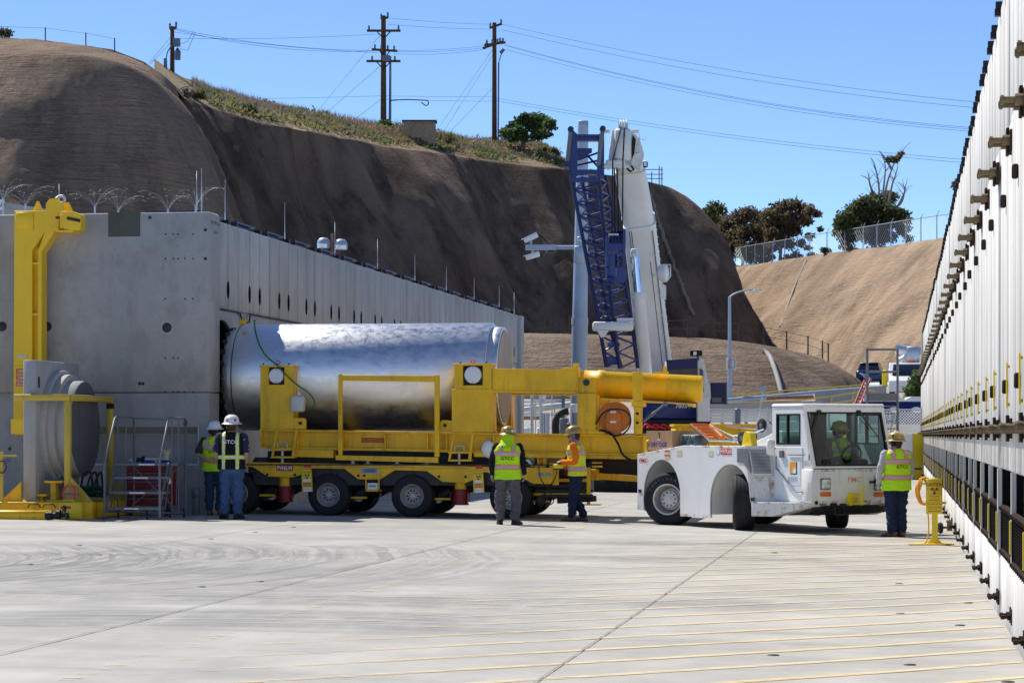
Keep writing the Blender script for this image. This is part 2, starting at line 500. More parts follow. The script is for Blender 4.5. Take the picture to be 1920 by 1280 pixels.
def ground_mat():
    t = NT('yard_concrete')
    p = t.pos(world=True)
    a = t.noise(.16, detail=6, rough=.6); b = t.noise(.9, (1.0, .55, 1), detail=7, rough=.66)
    # drag-broom and traffic film: long streaks across the yard
    mp = t.n('ShaderNodeMapping'); mp.inputs['Rotation'].default_value = (0, 0, radians(-14)); mp.inputs['Scale'].default_value = (.16, 1.0, 1)
    t.l(p, mp.inputs[0])
    s1 = t.n('ShaderNodeTexNoise'); s1.inputs['Scale'].default_value = .85; s1.inputs['Detail'].default_value = 8; s1.inputs['Roughness'].default_value = .66
    s1.inputs['Distortion'].default_value = .6
    t.l(mp.outputs[0], s1.inputs['Vector'])
    base = t.mix(t.ramp(a, .3, .7), (.35, .335, .302), (.46, .44, .395))
    base = t.mix(t.math('MULTIPLY', t.ramp(s1.outputs['Fac'], .44, .70), .75), base, (.25, .243, .228))
    base = t.mix(t.math('MULTIPLY', t.ramp(b, .48, .70), .5), base, (.265, .257, .24))
    base = t.mix(t.math('MULTIPLY', t.ramp(b, .48, .30), .45), base, (.535, .512, .46))
    sep = t.n('ShaderNodeSeparateXYZ'); t.l(p, sep.inputs[0])
    X, Yy = sep.outputs[0], sep.outputs[1]
    n2 = t.noise(3.2, (1, .35, 1), detail=4); n3 = t.noise(.45, detail=3); n4 = t.noise(26, detail=3, rough=.7)
    # tyre scuffs left by turning trailers: bundles of arcs round a few centres
    def arcs(cx, cy, R, w, freq, amt, ang=None):
        dx = t.math('SUBTRACT', X, cx); dy = t.math('SUBTRACT', Yy, cy)
        r = t.math('SQRT', t.math('ADD', t.math('MULTIPLY', dx, dx), t.math('MULTIPLY', dy, dy)))
        r = t.math('ADD', r, t.math('MULTIPLY', n3, .5))
        k = t.math('ABSOLUTE', t.math('SUBTRACT', r, R))
        band = t.ramp(k, w, w * .55)
        wv = t.n('ShaderNodeTexNoise', noise_dimensions='1D'); wv.inputs['Scale'].default_value = 1.0; wv.inputs['Detail'].default_value = 5
        wv.inputs['Roughness'].default_value = .7
        t.l(t.math('MULTIPLY', r, freq), wv.inputs['W'])
        m = t.math('MULTIPLY', band, t.ramp(wv.outputs['Fac'], .40, .60))
        m = t.math('MULTIPLY', m, t.ramp(n2, .22, .52))
        m = t.math('MULTIPLY', m, t.ramp(n4, .2, .6, .5, 1.0))
        if ang is not None:
            th = t.math('ARCTAN2', dy, dx)
            q = t.math('ABSOLUTE', t.math('SUBTRACT', th, ang[0]))
            m = t.math('MULTIPLY', m, t.ramp(q, ang[1], ang[1] * .6))
        return t.math('MULTIPLY', m, amt)
    spec = ARCS
    tot = None
    for ar in spec:
        q = arcs(*ar)
        tot = q if tot is None else t.math('MAXIMUM', tot, q)
    base = t.mix(t.math('MINIMUM', t.math('MULTIPLY', tot, 1.25), .7), base, (.12, .12, .125))
    base = t.mix(t.math('MULTIPLY', t.ramp(n4, .62, .72), .25), base, (.25, .25, .25))
    t.col(base); t.set(rough=.82, spec=.25)
    t.bump(t.math('ADD', t.noise(9, detail=5), t.math('MULTIPLY', n4, .4)), .12, .01)
def c_of(px, py, R, side):   # centre of an arc that passes the point, offset sideways
    g = G(px, py); return (g.x + side[0] * R, g.y + side[1] * R)
ARCS = []
def add_arc(px, py, R, side, w, freq, amt, half):
    c = c_of(px, py, R, side)
    ARCS.append((c[0], c[1], R, w, freq, amt, (atan2(-side[1], -side[0]), half)))
add_arc(180, 1062, 6.5, (-1, 0), 1.6, 5.5, .62, .9)
add_arc(330, 1055, 9.0, (-1, 0), 3.0, 4.5, .55, .75)
add_arc(640, 1060, 14.0, (-1, 0), 2.6, 5.0, .45, .5)
add_arc(330, 1155, 9.0, (.25, -.968), 1.3, 7.0, .65, .42)
add_arc(120, 1110, 14.0, (.1, -.995), 1.0, 7.0, .6, .5)
add_arc(1420, 1018, 10.0, (.15, -.989), .7, 8.0, .75, .30)
add_arc(1320, 1045, 12.0, (.15, -.989), .6, 8.0, .7, .22)
add_arc(700, 1120, 16.0, (.2, -.98), 1.1, 6.0, .5, .35)
ground_mat()
def stripe_mat():
    t = NT('stripe_paint')
    t.pos(world=True)
    a = t.noise(3.2, (1, 3.0, 1), detail=6, rough=.7); b = t.noise(.5, detail=3); c = t.noise(.7, (.6, 1, 1), detail=6, rough=.65)
    col = t.mix(t.ramp(b, .3, .7), (.66, .50, .25), (.70, .58, .36))
    t.col(col); t.set(rough=.8)
    # worn through: the concrete shows where the paint has gone
    tr = t.n('ShaderNodeBsdfTransparent'); mx = t.n('ShaderNodeMixShader')
    sep = t.n('ShaderNodeSeparateXYZ'); t.l(t.pos(), sep.inputs[0])
    left = t.ramp(sep.outputs[0], -1.8, -5.2, 0.0, .26)          # more worn towards the traffic lane
    k = t.math('SUBTRACT', t.math('ADD', a, t.math('MULTIPLY', c, .35)), left)
    fac = t.ramp(k, .42, .68, 0, .85)
    t.l(fac, mx.inputs[0]); t.l(tr.outputs[0], mx.inputs[1]); t.l(t.b.outputs[0], mx.inputs[2])
    t.l(mx.outputs[0], t.t.nodes['Material Output'].inputs[0])
stripe_mat()
def joint_mat():
    t = NT('joint_dark'); t.pos(world=True)
    a = t.noise(2.5, detail=5, rough=.7)
    t.col((.20, .19, .17)); t.set(rough=.9)
    tr = t.n('ShaderNodeBsdfTransparent'); mx = t.n('ShaderNodeMixShader')
    t.l(t.ramp(a, .25, .60, .25, .9), mx.inputs[0]); t.l(tr.outputs[0], mx.inputs[1]); t.l(t.b.outputs[0], mx.inputs[2])
    t.l(mx.outputs[0], t.t.nodes['Material Output'].inputs[0])
joint_mat()
def shotcrete(name, lo, hi, ripple, amt, streak=.35):
    t = NT(name); t.pos(world=True)
    a = t.noise(.06, detail=6, rough=.6); b = t.noise(.35, (1, 1, .35), detail=7, rough=.65); g = t.noise(3.0, detail=6, rough=.7)
    base = t.mix(t.ramp(a, .3, .7), lo, hi)
    base = t.mix(t.math('MULTIPLY', t.ramp(b, .45, .75), .45), base, sc3(lo, .62))
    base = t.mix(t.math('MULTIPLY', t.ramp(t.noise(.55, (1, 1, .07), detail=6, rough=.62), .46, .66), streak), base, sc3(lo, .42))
    base = t.mix(t.math('MULTIPLY', t.ramp(g, .5, .72), .35), base, sc3(hi, 1.25))
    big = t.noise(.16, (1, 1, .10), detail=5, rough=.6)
    base = t.mix(t.math('MULTIPLY', t.ramp(big, .50, .66), streak), base, sc3(lo, .5)); base = t.mix(t.math('MULTIPLY', t.ramp(big, .46, .32), streak*.7), base, sc3(hi, 1.3))  # dark and light streak bands put the folds' shading into the colour
    t.col(base); t.set(rough=.95, spec=.1)
    # trowelled courses: irregular near-level ripples
    r = t.noise(1.0, (.45, .45, 4.4), detail=4, rough=.6, dist=.4)
    h = t.math('ADD', t.math('MULTIPLY', r, ripple), t.math('MULTIPLY', g, .55))
    t.bump(h, amt, .6)
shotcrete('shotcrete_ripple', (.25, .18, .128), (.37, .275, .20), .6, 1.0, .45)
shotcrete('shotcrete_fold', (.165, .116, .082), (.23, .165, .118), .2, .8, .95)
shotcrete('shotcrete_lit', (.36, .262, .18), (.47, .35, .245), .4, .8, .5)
shotcrete('soil', (.30, .22, .14), (.40, .31, .20), .1, .5)
def cask_mat():
    t = NT('cask_steel')
    a = t.noise(1.6, (1, 1, 1), detail=6, rough=.62); b = t.noise(16, (.18, 1, 1), detail=6, rough=.72); c = t.noise(8, (.7, 1, 1), detail=8, rough=.82, dist=.2)
    col = t.mix(t.ramp(b, .3, .7), (.68, .68, .68), (.80, .80, .80))
    k = t.ramp(c, .30, .55)
    col = t.mix(t.math('MULTIPLY', k, .45), col, (.93, .93, .93))
    t.col(col)
    r = t.math('ADD', t.ramp(a, .3, .7, .17, .25), t.math('MULTIPLY', k, .29))
    t.set(metal=1.0); t.l(r, t.b.inputs['Roughness'])
    t.bump(t.math('ADD', t.math('MULTIPLY', b, .6), t.math('MULTIPLY', c, .3)), .01, .006)
cask_mat()
def glass(name, tint, refl=.10):
    t = NT(name)
    t.t.nodes.remove(t.b)
    tr = t.n('ShaderNodeBsdfTransparent'); tr.inputs[0].default_value = (*tint, 1)
    gl = t.n('ShaderNodeBsdfGlossy'); gl.inputs['Roughness'].default_value = .02
    lw = t.n('ShaderNodeLayerWeight'); lw.inputs[0].default_value = .35
    f = t.math('ADD', t.math('MULTIPLY', lw.outputs['Fresnel'], .55), refl * .3)
    mx = t.n('ShaderNodeMixShader'); t.l(f, mx.inputs[0]); t.l(tr.outputs[0], mx.inputs[1]); t.l(gl.outputs[0], mx.inputs[2])
    t.l(mx.outputs[0], t.t.nodes['Material Output'].inputs[0])
glass('cab_glass', (.55, .72, .70)); plain('dark_glass', (.008, .014, .022), .06, 0, .6, .2)
def rust_mat():
    t = NT('rust_stain'); a = t.noise(7, (1, 1, .5), detail=6, rough=.7)
    t.col((.33, .15, .045)); t.set(rough=.9)
    tr = t.n('ShaderNodeBsdfTransparent'); mx = t.n('ShaderNodeMixShader'); t.l(t.ramp(a, .50, .68, 0, .85), mx.inputs[0]); t.l(tr.outputs[0], mx.inputs[1]); t.l(t.b.outputs[0], mx.inputs[2]); t.l(mx.outputs[0], t.t.nodes['Material Output'].inputs[0])
rust_mat()
def leaf(name, c, var=.5):
    t = NT(name)
    oi = t.n('ShaderNodeNewGeometry')
    a = t.n('ShaderNodeTexNoise'); a.inputs['Scale'].default_value = .9; a.inputs['Detail'].default_value = 3
    t.l(oi.outputs['Position'], a.inputs['Vector'])
    k = t.mix(t.ramp(oi.outputs['Random Per Island'], 0, 1), sc3(c, 1 - var), sc3(c, 1 + var))
    t.col(t.mix(t.ramp(a.outputs['Fac'], .35, .65), k, sc3(c, .7))); t.set(rough=.65, spec=.3)
    tl_ = t.n('ShaderNodeBsdfTranslucent'); tl_.inputs[0].default_value = (*sc3(c, 1.5), 1); mx = t.n('ShaderNodeMixShader'); mx.inputs[0].default_value = .4
    t.l(t.b.outputs[0], mx.inputs[1]); t.l(tl_.outputs[0], mx.inputs[2]); t.l(mx.outputs[0], t.t.nodes['Material Output'].inputs[0])
leaf('leaf_dark', (.08, .10, .036)); leaf('leaf_brown', (.125, .10, .055)); leaf('leaf_mid', (.10, .15, .05))
leaf('leaf_ice', (.085, .12, .04), .55); leaf('leaf_grey', (.22, .19, .145), .4); leaf('leaf_olive', (.15, .14, .055), .5); leaf('leaf_red', (.30, .13, .06), .4)
leaf('leaf_pine', (.075, .12, .04), .5)
# ---------------------------------------------------------------- ground
g = MB()
vs_ = [-3000, -40, -30, -20, -14, -10, -6, -3, 0, 3, 3000]
us_ = [-60, 0, 20, 40, 60, 100, 300, 3000]
pts = [(v, u, gz(v) if v > -41 else gz(-40)) for u in us_ for v in vs_]
nv = len(vs_)
g.add(pts, [(j*nv+i, j*nv+i+1, (j+1)*nv+i+1, (j+1)*nv+i) for j in range(len(us_)-1) for i in range(nv-1)])
ground = tag(g.build('ground', 'yard_concrete'), None, None, None, 'structure')
def gline(name, v0, u0, v1, u1, w, mat, dz=.004, parent=None, seg=2.0):
    """painted line / joint lying on the yard"""
    a = Vector((v0, u0, 0)); b = Vector((v1, u1, 0)); d = (b - a); n = max(1, int(d.length / seg)); d.normalize()
    q = Vector((-d.y, d.x, 0)) * w / 2
    m = MB(); ps = []
    for i in range(n + 1):
        p = a.lerp(b, i / n)
        for s in (-1, 1):
            k = p + q * s; k.z = gz(k.x) + dz; ps.append(k)
    m.add(ps, [(2*i, 2*i+1, 2*i+3, 2*i+2) for i in range(n)])
    return m.build(name, mat, parent)
WALLV, WZ0 = 0.94, 0.0
k = 0
u = 19.17 - 1.17 * 4
while u < 44.5:
    gline('painted_stripe', .90, u - .03, -5.42, u - .03 - 6.32, .115, 'stripe_paint', .004, ground, .8)
    u += 1.17
for uu in (16.0, 21.8, 27.5, 33.2, 38.9, 44.6):
    gline('painted_line', -5.5, uu, -5.5, uu + 5.65, .14, 'stripe_paint', .008, ground)
gline('painted_line', -8.6, 29, -5.6, 44, .14, 'stripe_paint', .008, ground)
gline('painted_line', -12.9, 46.15, -3.0, 46.55, .10, 'stripe_paint', .008, ground)
gline('slab_joint', -2.42, 12, -2.42, 60, .015, 'joint_dark', .012, ground)
gline('slab_joint', -6.55, 12, -6.55, 60, .02, 'joint_dark', .012, ground)
gline('slab_joint', -10.6, 12, -10.6, 46, .02, 'joint_dark', .012, ground)
for uu in (20.4, 24.9, 29.4, 33.9, 38.4, 42.9):
    gline('slab_joint', -14, uu, .9, uu, .016, 'joint_dark', .012, ground)
m = MB()
rr = random.Random(3)
for px, py in ((395,1010),(478,998),(186,1040),(55,1058),(148,1022),(378,1100),(487,1090),(550,988),(1452,1036),(1450,1228),(1686,1094),(1706,1246),(1688,1150),(1815,1130),(1800,1172),(1890,1278)):
    p = G(px, py); r = .05
    m.lathe([(r, 0), (r*.8, .006), (0, .008)], (p.x, p.y, p.z + .002), n=8)
m.build('anchor_cap', 'dark_steel', ground)

# ---------------------------------------------------------------- hills
def cr(pts, n):
    """resample a polyline with a Catmull-Rom curve"""
    P = [Vector(p) for p in pts]; m = len(P) - 1; out = []
    for i in range(n):
        t = i / (n - 1) * m; k = min(int(t), m - 1); f = t - k
        p0 = P[max(k-1, 0)]; p1 = P[k]; p2 = P[k+1]; p3 = P[min(k+2, m)]
        out.append(.5 * ((2*p1) + (p2-p0)*f + (2*p0-5*p1+4*p2-p3)*f*f + (3*p1-p0-3*p2+p3)*f*f*f))
    return out
def fbm(p, o=4):
    s = 0; a = 1; 
    for i in range(o):
        s += a * noise.noise(p); p = p * 2.03; a *= .5
    return s
def hill(name, toe, crest, back, mat, n=150, m=44, fold=.6, fscale=.16, top=None, lean=.6, rough=.25, expo=1.5, seed=0.0, nb=8):
    T = cr(toe, n); C = cr(crest, n); B = cr(back, n)
    vs = []
    W = m + nb
    for i in range(n):
        d = (C[i] - T[i]); hor = Vector((d.x, d.y, 0)); out = -hor.normalized() if hor.length > 1e-6 else Vector((0, -1, 0))
        for j in range(W + 1):
            if j <= m:
                t = j / m
                hz = 1 - (1 - t) ** expo                # rounded shoulder
                hh = t
                p = Vector((T[i].x + d.x*hh, T[i].y + d.y*hh, T[i].z + d.z*hz))
                env = sin(pi * min(1, t * .97 + .03)) ** .7 * (1 if t < .97 else .6)
                q = Vector((i / n * C[0].xy.to_3d().lerp(C[0], 0).length * 0 + p.x * fscale + p.y * fscale * .8, t * lean + seed, seed))
                f = fbm(q, 3) * fold
                f += fbm(p * .23 + Vector((seed, 0, 0)), 4) * rough
                p = p + out * f * env
                if j == m: p.z += fbm(p * .12, 3) * .15
            else:
                t = (j - m) / nb
                p = C[i].lerp(B[i], t); p.z += fbm(p * .15, 3) * .25 * min(1, t * 3)
            vs.append(p)
    mb = MB()
    mb.add(vs, [(i*(W+1)+j, (i+1)*(W+1)+j, (i+1)*(W+1)+j+1, i*(W+1)+j+1) for i in range(n-1) for j in range(W)], True)
    mi = []
    if top is not None:
        for i in range(n-1):
            for j in range(W): mi.append(1 if j >= m else 0)
        mb.mi = mi
    o = mb.build(name, [mat, top] if top else mat)
    tag(o, kind='structure')
    return o, C, B
# near bluff on the left
crA = [D(-170,68,172), D(0,70,168), D(120,80,166), D(210,93,165), D(270,116,165.5), D(312,146,168), D(335,168,176), D(345,180,200)]
crA2 = []
toeA = [CW(-52,147), CW(-40,146), CW(-32,146.5), CW(-25,148), CW(-18.5,152), CW(-14,158), CW(-12.2,168), CW(-11,200)]
shA = [D(-170,96,163), D(0,100,160), D(120,103,158.5), D(205,112,158.5), D(262,132,160), D(306,160,164), D(332,185,173), D(345,200,198)]
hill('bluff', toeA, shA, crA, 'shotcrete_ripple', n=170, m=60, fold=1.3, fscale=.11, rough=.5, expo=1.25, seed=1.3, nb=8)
bk = [c + Vector((-6, 40, -1.0)) for c in crA]
m = MB(); n_ = len(crA); m.add(crA + bk, [(i, i+1, n_+i+1, n_+i) for i in range(n_-1)], True)
tag(m.build('plateau', 'soil'), kind='structure')
# long receding cut face behind it
crB = [D(290,150,178), D(345,186,177), D(404,205,180), D(508,233,185), D(612,254,191), D(717,274,198), D(821,288,205), D(925,303,211), D(1062,317,217), D(1150,330,221), D(1230,343,224), D(1268,356,226), D(1290,376,230), D(1304,396,242), D(1312,404,275)]
toeB = [CW(-16,168,8.6), CW(-14.5,170,8.6), CW(-12.5,172,8.6), CW(-8.5,176,8.6), CW(-4.5,181,8.6), CW(0,187,8.7), CW(5,194,8.8), CW(10,201,9.0), CW(16,209,9.2), CW(20,214,9.4), CW(21.6,219,9.5), CW(22.8,223,9.6), CW(23.3,229,9.6), CW(24.0,242,9.6), CW(25,275,9.6)]
for i in range(10): zq = toeB[i].z; toeB[i] = toeB[i].lerp(crB[i], .30); toeB[i].z = zq
bkB = [c + Vector((-4.0, 13, 3.5)) for c in crB]
for i in range(9, len(bkB)): bkB[i] = crB[i] + Vector((-8, 9, .2))
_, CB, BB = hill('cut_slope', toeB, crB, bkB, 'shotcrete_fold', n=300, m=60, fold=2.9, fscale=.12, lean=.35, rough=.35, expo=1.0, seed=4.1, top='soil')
m = MB(); bk2 = [c + Vector((-10, 60, -1.5)) for c in bkB]; n_ = len(bkB)
m.add(bkB + bk2, [(i, i+1, n_+i+1, n_+i) for i in range(n_-1)], True)
tag(m.build('plateau', 'soil'), kind='structure')
# low berm in front of the bench
crC = [D(700,618,150), D(980,625,150), D(1100,627,151), D(1200,630,152), D(1300,634,153), D(1400,642,155), D(1480,656,157), D(1540,672,160), D(1578,692,164), D(1592,704,174), D(1598,708,195)]
toeC = [D(700,748,143), D(980,746,143), D(1100,746,143), D(1200,746,143.5), D(1300,745,144), D(1400,744,145), D(1480,742,147), D(1550,738,150), D(1600,732,157), D(1620,728,170), D(1625,722,195)]
bkC = [p + Vector((-6, 62, 2.2)) for p in crC[:-2]] + [crC[-2] + Vector((-4, 30, .2)), crC[-1] + Vector((-3, 20, 0))]
hill('berm', toeC, crC, bkC, 'shotcrete_ripple', n=170, m=36, fold=.5, fscale=.2, rough=.35, expo=1.9, seed=8.8)
# far sunlit hillside on the right
crD = [D(1240,520,290), D(1310,512,276), D(1385,500,262), D(1450,491,252), D(1520,480,243), D(1620,467,230), D(1700,456,220), D(1780,445,210), D(1900,425,198), D(2100,400,182), D(2350,380,165)]
toeD = []
for c in crD:
    q = c - (CW(.62, .78) * 13.5); q.z = 5.8; toeD.append(q)
bkD = [c + CW(3, 14, 1.0) for c in crD]
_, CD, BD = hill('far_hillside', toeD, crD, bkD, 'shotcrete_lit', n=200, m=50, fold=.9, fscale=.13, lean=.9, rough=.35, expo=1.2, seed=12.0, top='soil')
m = MB(); bk2 = [c + CW(10, 90, -1.0) for c in bkD]; n_ = len(bkD)
m.add(bkD + bk2, [(i, i+1, n_+i+1, n_+i) for i in range(n_-1)], True)
tag(m.build('plateau', 'soil'), kind='structure')
# raised ground beyond the end of the yard
prof = [(101, .0), (104, .25), (112, .95), (118, 1.6), (126, 2.7), (136, 3.6), (150, 3.9), (175, 5.2), (220, 5.9), (300, 6.2)]
m = MB(); xs = [-40, -20, 0, 6, 12, 18, 26, 40, 70]
pts = [CW(x, y, z + (.06 if i == 0 else 0)) for i, (y, z) in enumerate(prof) for x in xs]
n_ = len(xs); m.add(pts, [(j*n_+i, j*n_+i+1, (j+1)*n_+i+1, (j+1)*n_+i) for j in range(len(prof)-1) for i in range(n_-1)], True)
tag(m.build('road', 'gravel'), kind='structure')
def terr(Y):
    for (y0, z0), (y1, z1) in zip(prof, prof[1:]):
        if y0 <= Y <= y1: return z0 + (z1 - z0) * (Y - y0) / (y1 - y0)
    return 0.0
# ---------------------------------------------------------------- right-hand row of storage modules
PITCH = 2.57
def hexbolt(m, p, d, r, L, nut=.05, mi=0):
    p = Vector(p); d = Vector(d)
    m.tube(p, p + d * L, r * .55, n=8, mi=mi)
    m.tube(p, p + d * nut, r, n=6, mi=mi, smooth=False)
    m.tube(p + d * (L - .03), p + d * (L - .005), r * .8, n=6, mi=mi, smooth=False)
def right_module():
    t = thing('storage_module', (WALLV, 21.39, 0), 'x', 'storage module', 'storage modules in the right-hand row', local=True)
    gp = .012
    m = MB(); m.cbox((0, gp, -.05), (1.2, PITCH - gp, .58), .012); m.build('base_block', 'concrete_wall', t)
    gp2 = .04
    for y0, y1 in ((gp2, .81), (.835, 1.73), (1.755, PITCH - gp2)):
        m = MB(); m.cbox((.0, y0, 1.385), (1.2, y1, 4.37), .015); m.build('wall_panel', 'concrete_wall', t)
    m = MB(); m.box((.05, gp, 1.40), (1.1, PITCH - gp, 4.36)); m.build('joint_filler', 'dark_steel', t)
    m = MB()
    w = (PITCH - 2*gp - 2*.035) / 3
    for i in range(3):
        y0 = gp + .03 + i * (w + .015); m.cbox((.09, y0, 4.39), (1.2, y0 + w - .02, 6.0), .012)
    m.box((.13, gp + .04, 4.42), (1.1, PITCH - gp - .04, 5.96)); m.build('roof_block', 'concrete_wall', t)
    m = MB(); m.box((-.012, 0, .58), (.03, .085, 1.385)); m.build('post', 'concrete_white', t)
    m = MB(); m.box((.03, .01, .58), (.40, .075, 1.385)); m.build('vent_divider', 'recess', t)  # dark side wall: shade behind the post put into the colour
    m = MB(); m.box((.38, .085, .58), (.45, PITCH, 1.385)); m.box((.20, .085, 1.06), (.38, PITCH, 1.385)); m.build('recess_panel', 'recess', t)  # overhang shade put into the panel colour
    m = MB()
    fr = .05
    y0, y1, z0, z1 = .10, PITCH - .03, .59, 1.045
    for a, b in (((0, y0, z0), (.05, y1, z0+fr)), ((0, y0, z1-fr), (.05, y1, z1)), ((0, y0, z0+fr), (.05, y0+fr, z1-fr)), ((0, y1-fr, z0+fr), (.05, y1, z1-fr))): m.box(a, b)
    ny = 9
    for i in range(ny + 1):
        y = y0 + fr + (y1 - y0 - 2*fr) * i / ny
        for z in (z0 + fr/2, z1 - fr/2): m.tube((0, y, z), (-.018, y, z), .018, n=6, smooth=False)
    fo = m.build('vent_frame', 'rusty', t)
    m = MB()
    for i in range(13):
        z = z0 + fr + .015 + (z1 - z0 - 2*fr - .03) * i / 12; m.box((.015, y0+fr, z-.005), (.04, y1-fr, z+.005))
    for i in range(1, 10):
        y = y0 + fr + (y1 - y0 - 2*fr) * i / 10; m.box((.04, y-.006, z0+fr), (.05, y+.006, z1-fr))
    m.build('grille', 'recess', fo)
    m = MB(); m.box((.30, .1, .585), (.32, PITCH - .03, 1.05)); m.build('vent_back', 'recess', t)
    m = MB()
    for dy in (.5,):
        m.box((.03, dy, 1.10), (.10, dy + .05, 1.34)); m.box((.05, dy + .25, 1.16), (.10, dy + .34, 1.30)); m.box((.02, dy+.02, 1.18), (.03, dy + .3, 1.20))
    m.build('latch', 'black', t)
    m = MB(); m.box((-.026, .015, .70), (-.016, .075, .98)); m.build('warning_strip', 'yellow_plastic', t)
    m = MB(); m.box((.085, .95, 1.12), (.098, 1.03, 1.33)); m.build('warning_strip', 'yellow_plastic', t)
    # bolted connection hardware
    for z, lab in ((4.15, 1), (1.755, 1)):
        m = MB(); m.box((-.03, -.22, z - .085), (.0, .22, z + .085)); m.box((-.055, -.10, z - .11), (-.03, .10, z + .11))
        m.build('splice_plate', 'rusty', t)
        for y in (-.14, .14):
            m = MB(); hexbolt(m, (-.03, y, z), (-1, 0, 0), .045, .17, .06); m.build('bolt', 'brass', t)
    m = MB(); m.box((-.07, .22, 1.71), (0, PITCH - .22, 1.735)); m.box((-.012, .22, 1.735), (0, PITCH - .22, 1.80)); m.build('ledge_angle', 'rusty', t)
    for y in (-.13, .13):
        m = MB(); m.box((-.02, y - .06, .12), (0, y + .06, .25)); hexbolt(m, (-.02, y, .185), (-1, 0, 0), .028, .085, .03); m.build('anchor_bolt', 'rusty', t)
    m = MB(); m.box((-.03, .55, 1.93), (-.018, .60, 2.32)); m.tube((0, .575, 1.96), (-.03, .575, 1.96), .014, n=6); m.tube((0, .575, 2.29), (-.03, .575, 2.29), .014, n=6)
    m.build('ladder_bar', 'yellow_plastic', t)
    m = MB(); m.cbox((-.05, .85, 2.06), (0, .98, 2.18), .01); m.build('small_bracket', 'rusty', t)
    m = MB(); m.cbox((-.05, 1.25, 3.72), (0, 1.37, 3.83), .01); m.build('small_bracket', 'rusty', t)
    for y in (.75, 1.85):
        m = MB(); m.box((.03, y - .045, 5.93), (.09, y + .045, 6.0)); m.box((.04, y - .06, 6.0), (.16, y + .06, 6.07)); m.build('roof_clip', 'black', t)
    return t
RM = right_module()
NR = 35
for i in range(NR):
    u0 = 21.39 + PITCH * (i - 2)
    dx = random.uniform(-.012, .012)
    lab = 'white concrete storage module, %s from the camera in the right-hand row' % ORD[i]
    if i == 0: RM.location = (WALLV + dx, u0, 0); RM['label'] = lab
    else: copy_tree(RM, (WALLV + dx, u0, 0), None, lab)
UEND_R = 21.39 + PITCH * (NR - 2)
m = MB(); m.box((WALLV - .02, UEND_R + .02, -.05), (WALLV + 2.5, UEND_R + .4, 6.0))
tag(m.build('end_shield_wall', 'concrete_wall'), 'tall white end wall closing the far end of the right-hand row', 'wall')
m = MB(); m.box((WALLV - .62, UEND_R + .1, 0), (WALLV - .25, UEND_R + .35, 1.72))
tag(m.build('steel_column', 'grey_steel'), 'blue-grey steel column at the far end of the right-hand row', 'column')

# ---------------------------------------------------------------- left-hand building: row of modules with an end shield block
LV, ROOFJ, LTOP, BV = -13.55, 4.26, 6.0, -13.24
UC = 49.33               # centre line of cask, skid, trailer and of the open module
ZC = 2.86                # height of the cask axis
def left_module(opening):
    t = thing('storage_module', (LV, 0, 0), 'x', 'storage module', 'storage modules in the left-hand row', local=True)
    gp = .01
    m = MB()
    if not opening:
        m.cbox((-3, gp, 0), (0, PITCH - gp, ROOFJ - .012), .012)
    else:
        yc, r, n = PITCH / 2, 1.17, 40
        ring = []; sq = []
        hw, z0, z1 = PITCH / 2 - gp, 0.0, ROOFJ - .012
        for k in range(n):
            a = 2*pi*k/n; c_, s_ = cos(a), sin(a)
            ring.append((0, yc + r*c_, ZC + r*s_))
            sc_ = min(hw / max(abs(c_), 1e-6), ((z1 - ZC) if s_ > 0 else (ZC - z0)) / max(abs(s_), 1e-6))
            sq.append((0, yc + sc_*c_, ZC + sc_*s_))
        m.add(ring + sq, [(k, (k+1) % n, n + (k+1) % n, n + k) for k in range(n)])
        inn = [(-2.6, p[1], p[2]) for p in ring]
        m.add(ring + inn, [(k, (k+1) % n, n + (k+1) % n, n + k) for k in range(n)], True)
        m.box((-3, gp, 0), (-2.6, PITCH - gp, ROOFJ - .012))
    m.build('base_block', 'concrete_panel', t)
    if opening:
        m2 = MB(); n = 40; a_ = [(-.06, PITCH/2 + 1.168*cos(2*pi*k/n), ZC + 1.168*sin(2*pi*k/n)) for k in range(n)]; b_ = [(-2.55, q[1], q[2]) for q in a_]; m2.add(a_ + b_, [(k, (k+1) % n, n + (k+1) % n, n + k) for k in range(n)] + [[n + k for k in range(n)]], True); m2.build('port_shade', 'black', t)  # black sheet stands in for the shade inside the open port
    m = MB(); gr_ = .03; w = (PITCH - 2*gr_ - 2*.05) / 3
    for i in range(3):
        y0 = gr_ + i * (w + .05); m.cbox((-3, y0, ROOFJ), (.0, y0 + w, LTOP), .01)
    m.build('roof_block', 'concrete_panel', t)
    m = MB(); m.box((-2.9, -.01, ROOFJ + .02), (-.03, PITCH + .0, LTOP - .03)); m.build('joint_filler', 'recess', t)
    for i in (1, 2):
        y = gr_ + i * (w + .05) - .025
        m = MB(); m.lathe([(.10, -.01), (.10, .004), (.08, .005)], (0, y, 4.66), (1, 0, 0), n=16)
        m.v = [(p[0], p[1], 4.66 + (p[2] - 4.66) * 1.9) for p in m.v]
        m.build('lifting_slot', 'recess', t)
    m = MB(); m.box((-1.25, .45, LTOP), (-.25, 1.85, LTOP + .13)); m.box((-1.35, .38, LTOP + .13), (-.15, 1.92, LTOP + .17)); m.build('roof_vent', 'navy', t)
    m = MB(); m.box((-.22, 2.05, LTOP), (-.08, 2.22, LTOP + .12)); m.build('roof_clip', 'black', t)
    m = MB(); m.box((-.22, .1, LTOP), (-.08, .25, LTOP + .1)); m.build('roof_clip', 'black', t)
    return t
LM0 = left_module(True); LM1 = left_module(False)
